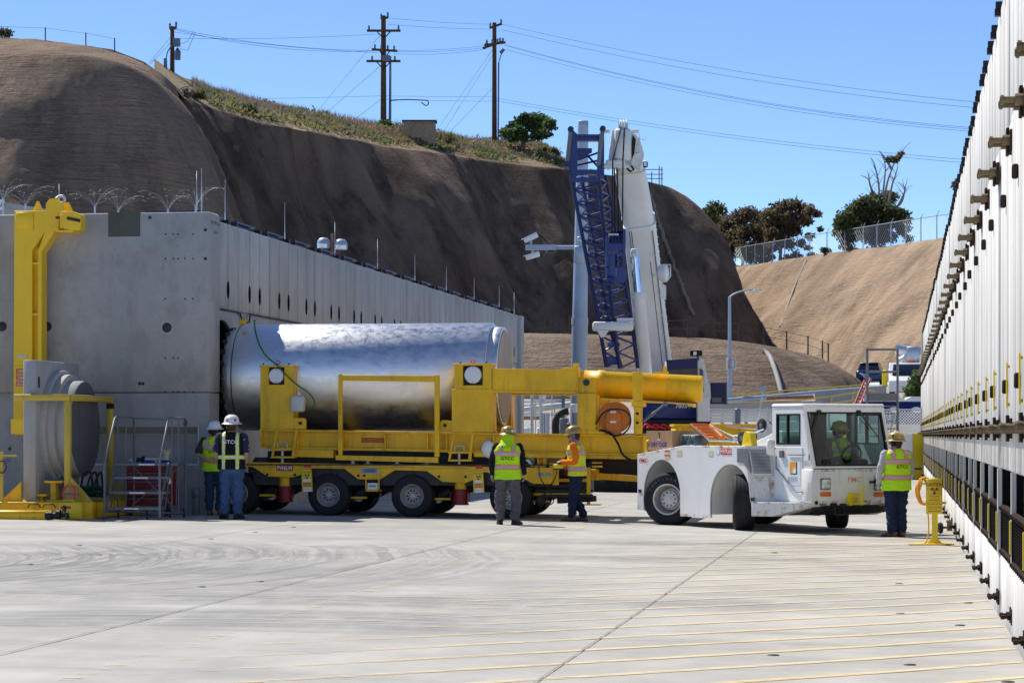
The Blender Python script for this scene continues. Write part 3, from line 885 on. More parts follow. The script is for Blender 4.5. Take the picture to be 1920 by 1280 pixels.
for i in range(16):
    u0 = 48.05 + PITCH * i
    lab = ('grey concrete storage module with open round port facing the steel cask' if i == 0 else
           'grey concrete storage module, %s back from the shield block in the left row' % ORD[i])
    if i == 0: LM0.location = (LV, u0, 0); LM0['label'] = lab
    elif i == 1: LM1.location = (LV, u0, 0); LM1['label'] = lab
    else: copy_tree(LM1, (LV, u0, 0), None, lab)
m = MB(); ue = 48.05 + PITCH * 16
m.cbox((LV - 6, ue + .01, 0), (LV + .12, ue + .75, LTOP - .02), .02)
m.box((LV + .12, ue + .15, 2.35), (LV + .13, ue + .22, 2.6))
tag(m.build('end_shield_wall', 'concrete_panel'), 'narrow grey concrete end wall at the far end of the left row', 'wall')
# cable clipped along the joint below the roof blocks
m = MB(); m.path([(LV + .03, 48.1, ROOFJ - .02), (LV + .03, 50.6, ROOFJ - .03), (LV + .05, 50.75, ROOFJ - .25), (LV + .12, 51.0, ROOFJ - .20), (LV + .04, 51.4, ROOFJ - .02), (LV + .03, 60, ROOFJ - .03)], .018)
tag(m.build('cable', 'black'), 'thin black cable clipped along the roof joint of the left row', 'cable')

# shield block facing the camera
UF = 47.3
sb = thing('shield_block', (BV - 4, UF + .35, gz(-17)), 'large grey concrete shield block with round lifting inserts at left', 'shield block')
def vx(px): return A(px, 600, UF).x
def zz(py): return A(200, py, UF).z
UB = 48.03
zj = zz(736.5)
P1a, P1b, P1t, P1bt = vx(150), vx(371), zz(800), zz(869)
P2a, P2b, P2t, P2bt = vx(-90), vx(21), zz(732), zz(866)
m = MB()
m.cbox((BV - 9, UF, zj + .008), (BV, UB, 6.04), .035)
m.build('upper_block', 'concrete_shade', sb)
m = MB(); zb = .05
m.box((P1b, UF, zb), (BV - .02, UB, zj - .004)); m.box((P2b, UF, zb), (P1a, UB, zj - .004)); m.box((BV - 9, UF, zb), (P2a, UB, zj - .004))
for a, b, zt, zbt in ((P1a, P1b, P1t, P1bt), (P2a, P2b, P2t, P2bt)):
    if zt < zj - .02: m.box((a, UF, zt), (b, UB, zj - .004))
    m.box((a, UF, zb), (b, UB, zbt)); m.box((a, UF + .28, zbt), (b, UB, zt))
m.build('lower_block', 'concrete_shade', sb)
m = MB()
m.prism([(P1a, UF + .28, P1t - .001), (P1a, UF + .004, P1t - .001), (P1a, UF + .28, P1t - .13)], (P1b - P1a, 0, 0))
m.prism([(P1b - .001, UF + .28, P1bt), (P1b - .001, UF + .004, P1bt), (P1b - .10, UF + .28, P1bt)], (0, 0, P1t - .13 - P1bt))
m.build('pocket_chamfer', 'concrete_plug', sb)
m = MB(); m.box((P1a, UF - .012, P1bt - .03), (P1b + .02, UF + .006, P1bt + .006)); m.box((P1b, UF - .012, P1bt + .006), (P1b + .02, UF - .0, P1t)); m.build('sealant_bead', 'concrete_white', sb)
m = MB(); m.box((vx(203), UF - .004, zz(444)), (vx(263), UF + .03, zz(398.5))); m.build('repair_patch', 'concrete_patch', sb)
for px, py in ((4, 612), (88, 612), (313, 614)):
    c = A(px, py, UF)
    m = MB(); m.lathe([(.135, -.012), (.135, .006), (.105, .008), (.10, -.02), (.0, -.02)], c, (0, -1, 0), n=24); o1 = m.build('lifting_insert', 'concrete_plug', sb)
    m = MB(); m.lathe([(.098, 0), (.098, .012), (.06, .016), (.045, .03), (0, .03)], c + Vector((0, .012, 0)), (0, -1, 0), n=20); m.build('insert_socket', 'dark_steel', o1)
m = MB()
for px in (310, 325, 334, 347, 362):
    for py in (439, 485, 560, 671, 735):
        c = A(px, py, UF)
        if random.random() < .75: m.lathe([(.018, 0), (.018, .003), (0, .004)], c, (0, -1, 0), n=8)
for px, py in ((388, 431), (388, 485), (281, 408), (18, 841), (268, 719), (262, 719)):
    c = A(min(px, 385), py, UF); m.lathe([(.035, 0), (.03, .003), (0, .004)], c, (0, -1, 0), n=8)
m.build('tie_hole', 'dark_steel', sb)
text_obj('stencil', 'SCE TYRF 10-A', .10, (BV, UF + .38, 5.84), (0, 1, 0), (0, 0, 1), 'letter_black', sb, .004)
text_obj('stencil', '6-8-14', .10, (BV, UF + .38, 5.66), (0, 1, 0), (0, 0, 1), 'letter_black', sb, .004)
# second, lower block end seen above the shield block at far left
m = MB(); m.prism([A(-60, 420, 52), A(88, 420, 52), A(88, 392, 52), A(-60, 368, 52)], (0, .7, 0))
hb = tag(m.build('parapet_block', 'concrete_shade'), 'sloping concrete parapet behind the shield block at the left edge', 'parapet')
hb['_org'] = (0, 0, 0)
m = MB(); m.box(A(-3, 394, 51.995), A(8, 374, 51.98)); m.build('number_plate', 'tag_white', hb)
text_obj('number', '50', .17, A(2, 385, 51.975), (1, 0, 0), (0, 0, 1), 'letter_black', hb, .004)

# bird-deterrent wire sprays on the roof edge
def spray(px, py, u, i, R=.55, H=.35, seed=0):
    r_ = random.Random(seed)
    c = A(px, py, u); b = Vector((c.x, u, LTOP + .04))
    c.z = max(c.z, b.z + .05)
    t = thing('bird_spike_spray', b, ['white wire bird deterrent spray behind the far left parapet', 'white wire bird deterrent spray just left of the yellow hook', 'white wire bird deterrent spray just right of the yellow hook',
              'white wire bird deterrent spray above the dark repair patch', 'white wire bird deterrent spray midway between patch and block corner', 'white wire bird deterrent spray at the right corner of the shield block'][i], 'bird deterrent', 'bird deterrent sprays on the shield block')
    m = MB(); m.tube(b, c, .02, n=8); m.tube(c, c + Vector((0, 0, .03)), .026, .02, n=8); m.build('stem', 'galv', t)
    m = MB(); tp = MB()
    for k in range(13):
        a = 2*pi*k/13 + r_.uniform(-.1, .1); L = R * r_.uniform(.7, 1.15); hh = H * r_.uniform(.5, 1.1)
        pts = []
        for j in range(9):
            q = j / 8; pts.append(c + Vector((cos(a)*L*q**1.1, sin(a)*L*q**1.1, hh*sin(q*pi*.62)/.93)))
        m.path(pts, .0012, n=3); tp.ell(pts[-1], (.007, .007, .007), 6, 4)
    tag(m.build('wires', 'spike_wire', t), kind='stuff'); tag(tp.build('wire_tips', 'white_plastic', t), kind='stuff')
for i, (px, py) in enumerate(((6, 373), (48, 384), (178, 388), (222, 394), (315, 394), (367, 387))): spray(px, py, 47.75, i, seed=i)
# lightning rods on the roof
rods = [(111, 345, 49.5), (369, 320, 48.5), (378, 315, 48.3), (422, 337, None), (534, 380, None), (628, 416, None), (708, 448, None), (778, 476, None), (837, 498, None), (889, 521, None), (936, 535, None), (964, 547, None)]
for i, (px, py, uu) in enumerate(rods):
    p = A(px, py, uu) if uu else AV(px, py, LV - 1.6)
    m = MB(); m.tube((p.x, p.y, LTOP), (p.x, p.y, LTOP + (p.z - LTOP) * .5), .016, n=6); m.tube((p.x, p.y, LTOP + (p.z - LTOP) * .5), p, .010, .006, n=6)
    m.tube((p.x, p.y, LTOP), (p.x, p.y, LTOP + .04), .06, n=8)
    tag(m.build('lightning_rod', 'galv'), 'thin lightning rod on the left roof, %s from the left' % ORD[i], 'lightning rod', 'lightning rods on the left-hand roof')
# pair of dome floodlights on the roof
p = AV(623, 468, LV - .5)
t = thing('floodlight_post', (p.x, p.y, LTOP), 'short post with two dome floodlights on the left roof', 'floodlight')
m = MB(); m.tube((p.x, p.y, LTOP), (p.x, p.y, LTOP + .75), .03, n=8); m.path([Vector((p.x - .20, p.y, LTOP + .42)), Vector((p.x - .17, p.y, LTOP + .26)), Vector((p.x, p.y, LTOP + .22)), Vector((p.x + .17, p.y, LTOP + .26)), Vector((p.x + .20, p.y, LTOP + .42))], .022)
m.build('bracket', 'pipe_rust', t)
for sx, py in ((-1, 456), (1, 460)):
    c = Vector((p.x + sx * .22, p.y, LTOP + .50 if sx < 0 else LTOP + .46))
    m = MB(); m.lathe([(.13, -.13), (.165, -.10), (.17, .0), (.15, .08), (.10, .135), (0, .155)], c, (0, 0, 1), n=18); o1 = m.build('lamp_housing', 'galv_pole', t)
    m = MB(); m.lathe([(.15, -.12), (.155, -.02), (.1, .01), (0, .01)], c + Vector((.0, -.035, -.0)), (0, 0, 1), n=18); m.build('lens', 'lamp_glass', o1)
# ---------------------------------------------------------------- transfer trailer
def pb(m, x0, y0, x1, y1, u0, u1, mi=0, ch=0.0):
    """box whose front face at depth u0 covers the measured rectangle; reaches back to u1"""
    a = A(x0, y0, u0); b = A(x1, y1, u0)
    if ch: m.cbox((a.x, u0, a.z), (b.x, u1, b.z), ch, mi)
    else: m.box((a.x, u0, a.z), (b.x, u1, b.z), mi)
    return m
def poly(m, pts, u0, u1, mi=0):
    return m.prism([A(x, y, u0) for x, y in pts], (0, u1 - u0, 0), mi)
UN = 47.78            # outer face of the near wheels
UFAR = 2 * UC - UN
tr0 = A(770, 969, UN)
trailer = thing('transfer_trailer', (tr0.x, UC, gz(tr0.x)), 'low yellow multi-axle heavy-haul trailer carrying the steel cask', 'trailer')
outline = [(463,866),(463,874),(474,875),(502,893),(549,894.5),(561,891),(585,877.5),(646,878.5),(672,898),(712,898.5),(740,881),(800,882.5),(830,903),(873,905),(888,899),(906,885),(963,887),(1000,906.5),(1036,907),(1036,876.5)]
for u0, u1 in ((UN - .02, UN + .10), (UFAR - .10, UFAR + .02)):
    m = MB(); m.prism([A(x, y, UN - .02) + Vector((0, u0 - UN + .02, 0)) for x, y in outline], (0, u1 - u0, 0)); m.build('side_beam', 'yellow', trailer, bevel=.006)
xa, xb = A(463, 870, UN).x, A(1036, 870, UN).x
zd = A(750, 871, UN).z
m = MB(); m.box((xa, UN + .10, zd - .16), (xb, UFAR - .10, zd - .02)); m.box((xa + .1, UN + .10, zd - .40), (xb - .1, UN + .16, zd - .16)); m.box((xa, UC - .5, zd - .55), (xb, UC + .5, zd - .16))
m.box((xa+.3, UN+.45, zd-.02), (xb-.2, UFAR-.45, zd+.26)); m.build('deck', 'dark_steel', trailer)  # upper dark box added to stand in for shadow under the skid
m = MB(); m.box((xa, UN - .05, zd - .012), (xb, UN + .3, zd + .012)); m.build('deck_edge', 'dark_steel', trailer)
tyre_prof = [(.215,-.115),(.24,-.12),(.33,-.125),(.385,-.118),(.405,-.095),(.412,-.05),(.412,.05),(.405,.095),(.385,.118),(.33,.125),(.24,.12),(.215,.115),(.215,-.115)]
def wheel(par, c, rim=True):
    gx = c.x
    m = MB(); m.lathe(tyre_prof, c, (0, -1, 0), n=36)
    for k in (-.06, -.02, .02, .06): m.lathe([(.4125, k - .006), (.4145, k), (.4125, k + .006), (.4125, k - .006)], c, (0, -1, 0), n=36)
    w = m.build('tyre', 'rubber', par)
    if rim:
        m = MB(); m.lathe([(.225, .105), (.232, .118), (.222, .124), (.205, .10), (.198, .03), (.17, -.02), (.135, -.02), (.13, .03), (.075, .035), (.07, .06), (.045, .07), (0, .07)], c, (0, -1, 0), n=32, cap=False)
        rm = m.build('rim', 'rim', w)
        for k in range(10):
            a = 2*pi*k/10; q = c + Vector((cos(a)*.105, -.045, sin(a)*.105))
            m = MB(); m.tube(q + Vector((0, .02, 0)), q - Vector((0, .012, 0)), .02, .017, n=8); m.build('wheel_nut', 'black', rm)
    return w
wz_c = {}
for px, py in ((443, 925), (615, 929.5), (772, 932), (957, 937)):
    c0 = A(px, py, UN); zc = gz(c0.x) + .405
    for uu, rim in ((UN + .125, True), (UN + .46, False), (UFAR - .46, False), (UFAR - .125, False)):
        wheel(trailer, Vector((c0.x, uu, zc)), rim)
    m = MB(); m.tube((c0.x, UN + .3, zc), (c0.x, UFAR - .3, zc), .09, n=12)
    for us, s in ((UN + .62, 1), (UFAR - .62, -1)):
        m.cbox((c0.x - .12, us, zc - .10), (c0.x + .55, us + s*.22, zc + .12), .03); m.tube((c0.x + .5, us + s*.1, zc), (c0.x + .1, us + s*.1, zd - .15), .085, n=12)
        m.tube((c0.x + .45, us - s*.12, zc - .02), (c0.x + .68, us - s*.12, zc + .10), .10, n=14)
    m.build('suspension_arm', 'dark_steel', trailer)
    m = MB(); pb(m, px + 38, py + 1, px + 72, py + 5, UN + .22, UN + .3); m.build('tie_bar', 'yellow', trailer)
# hydraulic jacks
for px in (534, 863):
    dy = (px - 534) * .0175
    c = A(px, 925 + dy, UN + .12)
    zt = A(px, 894 + dy, UN).z; z1 = A(px, 911 + dy, UN).z; z2 = A(px, 939 + dy, UN).z
    jk = MB().tube((c.x, c.y + .05, z1), (c.x, c.y + .05, zt + .1), .12, n=18).build('jack_sleeve', 'yellow', trailer)
    m = MB(); m.tube((c.x, c.y + .05, z2), (c.x, c.y + .05, z1), .14, n=20); m.tube((c.x, c.y + .05, z1 - .02), (c.x, c.y + .05, z1), .155, n=20); m.tube((c.x, c.y + .05, z2 - .02), (c.x, c.y + .05, z2 + .015), .16, n=20)
    m.build('jack_foot', 'red', trailer)
    for s in (-1, 1):
        m = MB(); m.path([Vector((c.x + s*.135, c.y, z1 - .05)), Vector((c.x + s*.18, c.y - .02, z1 - .08)), Vector((c.x + s*.18, c.y - .02, z2 + .07)), Vector((c.x + s*.135, c.y, z2 + .05))], .01); m.build('handle', 'red', jk)
# plates and warning tags
m = MB(); pb(m, 518, 871.5, 549, 882.5, UN - .028, UN - .019); pl = m.build('number_plate', 'tag_red', trailer)
text_obj('lettering', 'PW6L44', .118, A(533.5, 877, UN - .03), (1, 0, 0), (0, 0, 1), 'letter_white', pl, .003, bold=.0012, sx=.72)
m = MB(); pb(m, 678, 878, 708, 886.5, UN - .028, UN - .019); pl = m.build('maker_plate', 'steel_blue_plate', trailer)
text_obj('lettering', 'GREINER', .082, A(693, 882.2, UN - .03), (1, 0, 0), (0, 0, 1), 'letter_blue', pl, .003, bold=.001, shear=.2, sx=.72)
for px, py0 in ((575.5, 880), (897, 882)):
    tg = MB(); tg.prism([A(px - 10.5, py0, UN - .05), A(px + 8.5, py0, UN - .05), A(px + 11, py0 + 41, UN - .05), A(px - 9, py0 + 42, UN - .05)], (0, .012, 0)); tg = tg.build('caution_tag', 'yellow_plastic', trailer)
    m = MB(); pb(m, px - 5, py0 - 10, px + 7, py0 - 4, UN - .045, UN - .02); m.build('tag_holder', 'red_bright', tg)
    text_obj('lettering', 'CAUTION', .045, A(px - .5, py0 + 5, UN - .052), (1, 0, 0), (0, 0, 1), 'letter_maroon', tg, .003, sx=.9)
    m = MB(); c = A(px, py0 + 12, UN - .053)
    for k in range(3):
        a0 = radians(90 + 120*k + 180 - 30)
        m.quad([c + Vector((cos(a0 + radians(q))*rr_, 0, sin(a0 + radians(q))*rr_)) for rr_, q in ((.015, 0), (.05, 0), (.053, 30), (.05, 60), (.015, 60))])
    m.lathe([(.009, 0), (0, .001)], c, (0, -1, 0), n=10); m.build('trefoil', 'letter_maroon', tg)
    for k, (yy, hh, mt) in enumerate(((18, 5, 'letter_white'), (24.5, 3, 'orange'), (29, 2.5, 'orange'), (33, 3.2, 'letter_white'), (37.5, 3.4, 'letter_white'))):
        m = MB(); pb(m, px - 7.5 + k*.3, py0 + yy, px + 7 + k*.4, py0 + yy + hh, UN - .056, UN - .051); m.build('text_band', mt, tg)
m = MB(); pb(m, 685, 898, 687, 920, UN, UN + .03); pb(m, 709, 898, 711.5, 920, UN, UN + .03); pb(m, 685, 917, 711.5, 921, UN, UN + .25); br = m.build('battery_tray', 'yellow', trailer)
m = MB(); pb(m, 689, 905, 708, 917, UN + .03, UN + .22); bt = m.build('battery', 'white_plastic', br); m = MB(); pb(m, 688, 902, 709, 905, UN + .02, UN + .23); m.build('battery_lid', 'black', br)
text_obj('lettering', 'EXIDE', .05, A(698, 911, UN + .03), (1, 0, 0), (0, 0, 1), 'letter_blue', bt, .004, bold=.002)
for px in (507, 553, 672, 683, 823, 873): 
    c = A(px - 6 if px in (507,) else px, 889 + (px - 500)*.012, UN - .02); m = MB(); m.lathe([(.028, 0), (.028, .004), (0, .004)], c, (0, -1, 0), n=10); m.build('pin_hole', 'black', trailer)
m = MB(); pb(m, 1008, 886, 1019, 892, UN - .028, UN - .019); m.build('data_plate', 'steel_blue_plate', trailer); m = MB(); pb(m, 1023, 886, 1033, 892, UN - .028, UN - .019); m.build('data_plate', 'steel_blue_plate', trailer)
# black-and-yellow chain strung along the beam
m = MB(); m.path([A(x, 872 + (x - 470)*.012 + 2.5*sin((x - 470) / 30.0)**2, UN - .03) for x in range(470, 880, 8)], .006, n=5); m.build('chain', 'yellow_pale', trailer)
# rear end: platform, pump skid and steering gear
UB_ = UN + .3
m = MB(); pb(m, 1036, 880, 1047, 909, UN + .05, UN + .12); pb(m, 1036, 897, 1100, 903, UN + .5, UN + .6); pb(m, 1000, 924, 1110, 929, UN + .3, UN + .38); pb(m, 1100, 876, 1106, 946, UN + .2, UN + .28)
pb(m, 1092, 945, 1126, 947, UN + .15, UN + .35); m.build('rear_frame', 'yellow', trailer)
m = MB(); pb(m, 1000, 908, 1105, 914, UN + .45, UN + .55); pb(m, 1003, 917, 1112, 923, UN + .35, UN + .45); m.tube(A(1010, 934, UN + .2), A(1020, 943, UN + .2), .12, n=14); m.tube(A(1045, 938, UN + .2), A(1118, 934, UN + .2), .06, n=12); m.tube(A(1020, 930, UN + .1), A(1112, 930, UN + .1), .035, n=10); m.build('steering_rod', 'dark_steel', trailer)
m = MB(); pb(m, 1047, 888, 1100, 925, UC - .6, UC + .6); pb(m, 1036, 880, 1100, 892, UN + .7, UFAR - .7); m.build('hydraulic_pack', 'dark_steel', trailer)
m = MB(); m.prism([A(1117, 886, UC - .3), A(1200, 893, UC - .3), A(1200, 903, UC - .3), A(1117, 898, UC - .3)], (0, .35, 0)); pb(m, 1100, 880, 1120, 900, UC - .5, UC + .3); m.build('drawbar', 'yellow', trailer)
m = MB(); pb(m, 1110, 866, 1129, 868.5, UN + .3, UN + .34); m.build('bar', 'yellow', trailer); m = MB(); pb(m, 1110, 872.5, 1129, 876, UN + .3, UN + .34); m.build('bar', 'yellow', trailer)
m = MB(); pb(m, 1117, 855, 1195, 888, UC - .2, UC - .1); m.build('valve_cabinet', 'black', trailer)
# levelling mounts between deck and skid, a round step stool on the deck
for px in (505, 662, 690, 745, 800, 930, 985):
    c = A(px, 867, UN + .25); m = MB(); m.tube((c.x, c.y, zd), (c.x, c.y, zd + .14), .045, n=12); m.tube((c.x, c.y, zd), (c.x, c.y, zd + .02), .10, n=12); m.build('levelling_mount', 'galv', trailer)
c = A(492, 863, UN + .2); m = MB()
m.lathe([(.24, 0), (.22, .015), (.15, .13), (.16, .14), (0, .14)], (c.x, c.y, zd), n=20); m.build('cone_guide', 'dark_steel', trailer)

# ---------------------------------------------------------------- cask support skid (rests on the trailer)
US = 47.92
sk0 = A(770, 838, US)
skid = thing('support_skid', (sk0.x, UC, zd), 'yellow steel cradle skid with trunnion towers holding the cask', 'skid')
def both(fn, name, mat, par=skid, bevel=.006, far=True):
    m = MB(); fn(m); o = m.build(name, mat, par, bevel)
    if far:
        m2 = MB(); fn(m2); m2.v = [(p[0], 2*UC - p[1], p[2]) for p in m2.v]; m2.build(name, mat, par, bevel)
    return o
def ibeam(m):
    top = [(486,804),(1211,816),(1211,819.5),(486,808)]; bot = [(488,836),(1211,851),(1211,856),(488,840)]
    poly(m, top, US - .02, US + .30); poly(m, bot, US - .02, US + .30); poly(m, [(488,808),(1211,819.5),(1211,851),(488,836)], US + .10, US + .14)
    for px in (488, 556, 640, 720, 800, 836, 924, 1080, 1205):
        yt = 808 + (px - 486)*.0159; yb = 836 + (px - 488)*.0207
        poly(m, [(px, yt), (px + 3, yt), (px + 3, yb), (px, yb)], US, US + .10)
both(ibeam, 'longitudinal_beam', 'yellow')
m = MB()
for px in (500, 640, 800, 930, 1090, 1200):
    c = A(px, 825, US); m.box((c.x - .1, US + .14, c.z - .14), (c.x + .1, 2*UC - US - .14, c.z + .12))
m.build('cross_beam', 'yellow', skid)
def towerL(m):
    pb(m, 488, 721, 550, 804.5, US, US + .42); pb(m, 488, 688, 503.5, 721, US, US + .42); pb(m, 533, 688, 550, 721, US, US + .42)
    pb(m, 486.5, 684.5, 551.5, 688, US - .02, US + .44)
both(towerL, 'trunnion_tower', 'yellow')
def wing(pts):
    def f(m): poly(m, pts, US + .02, US + .09)
    return f
both(wing([(550,783),(570,783),(573.5,787),(573.5,804.5),(546,804.5),(546,783)]), 'tower_lug', 'yellow')
both(wing([(848,788),(829,787),(825,791),(825,808.5),(848,809)]), 'tower_lug', 'yellow')
for px, py in ((563, 793), (834.5, 797)):
    c = A(px, py, US + .018); m = MB(); m.lathe([(.036, 0), (.036, .004), (0, .004)], c, (0, -1, 0), n=12); m.build('lug_hole', 'black', skid)
def towerR(m):
    pb(m, 847, 729, 924, 810, US, US + .46, 0); pb(m, 852, 685, 868, 729, US + .02, US + .44); pb(m, 905, 685, 922, 729, US + .02, US + .44); pb(m, 868, 722, 905, 729, US + .02, US + .44)
    pb(m, 850.5, 681.5, 924, 685, US, US + .46); m.prism([A(924,735,US+.1), A(928,810,US+.1), A(924,810,US+.1)], (0, .25, 0))
both(towerR, 'trunnion_tower', 'yellow')
for px, py, x0, x1 in ((518, 704.5, 503.5, 533), (887, 702.5, 868, 905)):
    m = MB(); pb(m, x0, py - 17, x1, py + 19, US + .14, US + .2); m.build('trunnion_socket', 'dark_steel', skid)
    for k in (-1, 1):
        c = A(px + k*24, 683.5 - (2 if px > 600 else 0), US + .1); m = MB(); m.tube(c, c + Vector((0, 0, .03)), .018, n=6); m.build('cap_bolt', 'black', skid)
    c = A(px + (4 if px < 600 else 0), 680 - (2 if px > 600 else 0), US + .1)
    m = MB(); m.path([c + Vector((cos(a)*.035, 0, sin(a)*.035 + .005)) for a in [2*pi*k/14 for k in range(14)]], .010, n=6, closed=True); m.build('lifting_eye', 'red_bright', skid)
both(lambda m: (poly(m, [(923,690.5),(1084,693.5),(1084,735),(923,734)], US + .02, US + .34), poly(m, [(1060,688.5),(1084,688.5),(1084,694),(1050,692.5)], US + .0, US + .36), poly(m, [(923,732),(1084,734),(1084,737),(923,736)], US - .01, US + .37)), 'ram_frame_beam', 'yellow')
both(lambda m: (pb(m, 1084, 708, 1117, 737, US + .06, US + .5), pb(m, 1082.5, 737, 1117, 812, US + .02, US + .36), pb(m, 1117, 740, 1123, 812, US + .1, US + .3), pb(m, 1082, 806, 1135, 814, US + .0, US + .4)), 'ram_column', 'yellow')
both(lambda m: (pb(m, 1075, 681, 1085, 692, US + .1, US + .16)), 'lifting_lug', 'yellow', far=False)
c = A(1099.5, 717, US + .06); m = MB(); m.tube(c, c - Vector((0, .03, 0)), .062, n=20); m.build('pin', 'dark_steel', skid)
# guard frame hung on the near side
UGF = US - .20
m = MB(); pb(m, 634, 701, 641.5, 853, UGF, UGF + .07); m.build('guard_post', 'yellow', skid, .006)
m = MB(); pb(m, 814.5, 703, 823.5, 856, UGF, UGF + .07); m.build('guard_post', 'yellow', skid, .006)
m = MB(); poly(m, [(641.5,703),(814.5,704.5),(814.5,715.5),(641.5,713)], UGF + .005, UGF + .065); m.build('guard_rail', 'yellow', skid, .006)
m = MB(); poly(m, [(629,853),(821,857),(821,867.5),(629,862)], UGF - .01, UGF + .09); m.build('guard_rail', 'yellow', skid, .006)
for px in (637.5, 819):
    for py in (736, 771, 805, 847):
        c = A(px, py + (2 if px > 700 else 0), UGF); m = MB(); m.tube(c, c - Vector((0, .012, 0)), .028, n=12); m.build('bolt_head', 'yellow', skid)
for x0, x1, yy in ((508, 557, 808), (840, 888, 814)):
    m = MB(); k = .38
    poly(m, [(x0, yy + 49), (x0 + 9, yy), (x0 + 13, yy), (x0 + 4, yy + 49)], UGF, UGF + .05); poly(m, [(x1 - 11, yy + 50), (x1 - 4, yy), (x1, yy), (x1 - 5, yy + 50)], UGF, UGF + .05)
    pb(m, x0, yy + 32, x1 - 6, yy + 36, UGF - .04, UGF + .2); pb(m, x0, yy + 47, x1 - 5, yy + 50.5, UGF - .04, UGF + .2); m.build('step_bracket', 'yellow', skid, .004)
    c0, c1 = A(x0 + 13, yy + 31, UGF), A(x0 + 30, yy + 31, UGF)
    m = MB(); m.path([c0, c0 + Vector((0, 0, .08)), c0 + Vector((.03, 0, .10)), c1 + Vector((-.03, 0, .10)), c1 + Vector((0, 0, .08)), c1], .012); m.build('grab_handle', 'galv', skid)
    c = A((x0 + x1) / 2 - 3, yy + 40, UGF + .1); m = MB(); m.tube((c.x, c.y, zd), (c.x, c.y, c.z + .1), .03, n=10); m.build('screw_jack', 'galv', skid)
m = MB(); poly(m, [(553,842),(625,843.5),(625,858),(553,856)], US - .1, US + .2); m.build('side_rail', 'yellow', skid, .006)
m = MB(); poly(m, [(888,847),(1211,856),(1211,861),(888,856)], US - .06, US + .3); m.build('side_rail', 'yellow', skid, .006)
m = MB(); m.quad([A(677, 819.5, US + .098), A(723, 820.5, US + .098), A(723, 830, US + .098), A(677, 829, US + .098)]); lp = m.build('load_plate', 'orange', skid)
for k, s in enumerate(('TRANSPORT SYSTEM U.S. PAT. NO. 4,780,269', 'TRANSFER CASK GROSS WEIGHT 75 TONS', 'MAXIMUM CASK GROSS WEIGHT 105 TONS')):
    text_obj('lettering', s, .030, A(700, 821.8 + k*3.2, US + .097), (1, 0, 0), (0, 0, 1), 'letter_black', lp, .003, sx=.80)
# hydraulic ram
rc0, rc1 = A(1117, 720, US + .62), A(1315, 729, US + .62)
ax = (rc1 - rc0).normalized(); Lr = (rc1 - rc0).length
ram = thing('hydraulic_ram', (rc0.x, UC, zd), 'chipped yellow hydraulic ram cylinder pointing at the cask from behind', 'hydraulic ram')
rc0.y = rc1.y = UC - .55
m = MB(); m.lathe([(.0, -.25), (.27, -.25), (.27, .0), (.285, .01), (.285, .14), (.262, .16), (.262, Lr - .02), (.25, Lr), (0, Lr)], rc0, ax, n=40); m.build('cylinder', 'yellow_worn', ram)
m = MB(); pb(m, 1186, 697, 1204, 757, US + .02, US + .1); pb(m, 1184, 752, 1207, 762, US, US + .5); pb(m, 1188, 762, 1203, 815, US + .03, US + .2, ch=.01); m.build('saddle_post', 'yellow', ram, .006)
for py in (713, 775, 792):
    c = A(1195, py, US + .028); m = MB(); m.lathe([(.03, 0), (.028, .003), (0, .003)], c, (0, -1, 0), n=10); m.build('bolt_hole', 'black', ram)
m = MB(); poly(m, [(1117,745),(1300,756),(1300,763),(1290,757),(1117,751)], US + .2, US + .9); poly(m, [(1247,753),(1300,757),(1300,764),(1283,756),(1256,755)], US + .1, US + .2); m.build('cradle_tray', 'yellow_worn', ram)
m = MB(); pb(m, 1227, 696, 1251, 700, US + .4, US + .7); pb(m, 1243, 687, 1250, 698, US + .5, US + .56); m.build('lifting_lug', 'yellow', ram)
m = MB(); p0, p1 = A(1247, 757, US + .06), A(1206, 790, US + .06); mid = p0.lerp(p1, .45); m.tube(p0, mid, .018, n=10); m.tube(mid, p1, .03, n=12); m.tube(p0 + Vector((0, -.03, 0)), p0 + Vector((0, .05, 0)), .045, n=14); m.build('strut', 'grey_steel', ram)
# hose reel
c = A(1152, 782, US + .15)
reel = thing('hose_reel', (c.x, c.y, A(1152, 815, US + .15).z), 'round orange hose reel standing on the skid below the ram', 'hose reel')
m = MB(); m.lathe([(.0, -.17), (.30, -.17), (.305, -.16), (.305, -.14), (.29, -.13), (.20, -.12), (.20, .06), (.29, .07), (.305, .08), (.305, .10), (.29, .11), (0, .11)], c, (0, -1, 0), n=40); m.build('drum', 'orange', reel)
m = MB(); bx = A(1136.5, 768, US); b2 = A(1167, 814, US); m.prism([(b2.x - .02, c.y - .13, b2.z), (b2.x - .02, c.y - .13, c.z), (c.x + .13, c.y - .13, c.z + .1), (c.x - .13, c.y - .13, c.z + .1), (bx.x, c.y - .13, c.z), (bx.x, c.y - .13, b2.z)], (0, -.05, 0)); m.lathe([(.14, .17), (.14, .20), (.12, .21), (0, .21)], c, (0, -1, 0), n=24); m.build('bracket', 'orange', reel)
for dz in (.10, -.09):
    m = MB(); m.box((c.x - .055, c.y - .216, c.z + dz - .018), (c.x + .055, c.y - .211, c.z + dz + .018)); m.build('label_plate', 'tag_white', reel)
hz = [A(1117,795,US), A(1130,775,US-.1), A(1150,766,US-.15), A(1172,770,US-.15), A(1182,783,US-.12), A(1180,800,US-.1), A(1168,813,US-.1), A(1150,816,US-.1), A(1130,806,US-.05), A(1123,808,US-.05)]
m = MB(); m.path(cr(hz, 60), .016); m.path(cr([A(1125,806,US-.08), A(1145,812,US-.12), A(1158,830,US-.15), A(1168,852,US-.2), A(1185,863,US-.25), A(1200,866,US-.2)], 40), .022)
m.build('hose', 'black', reel)

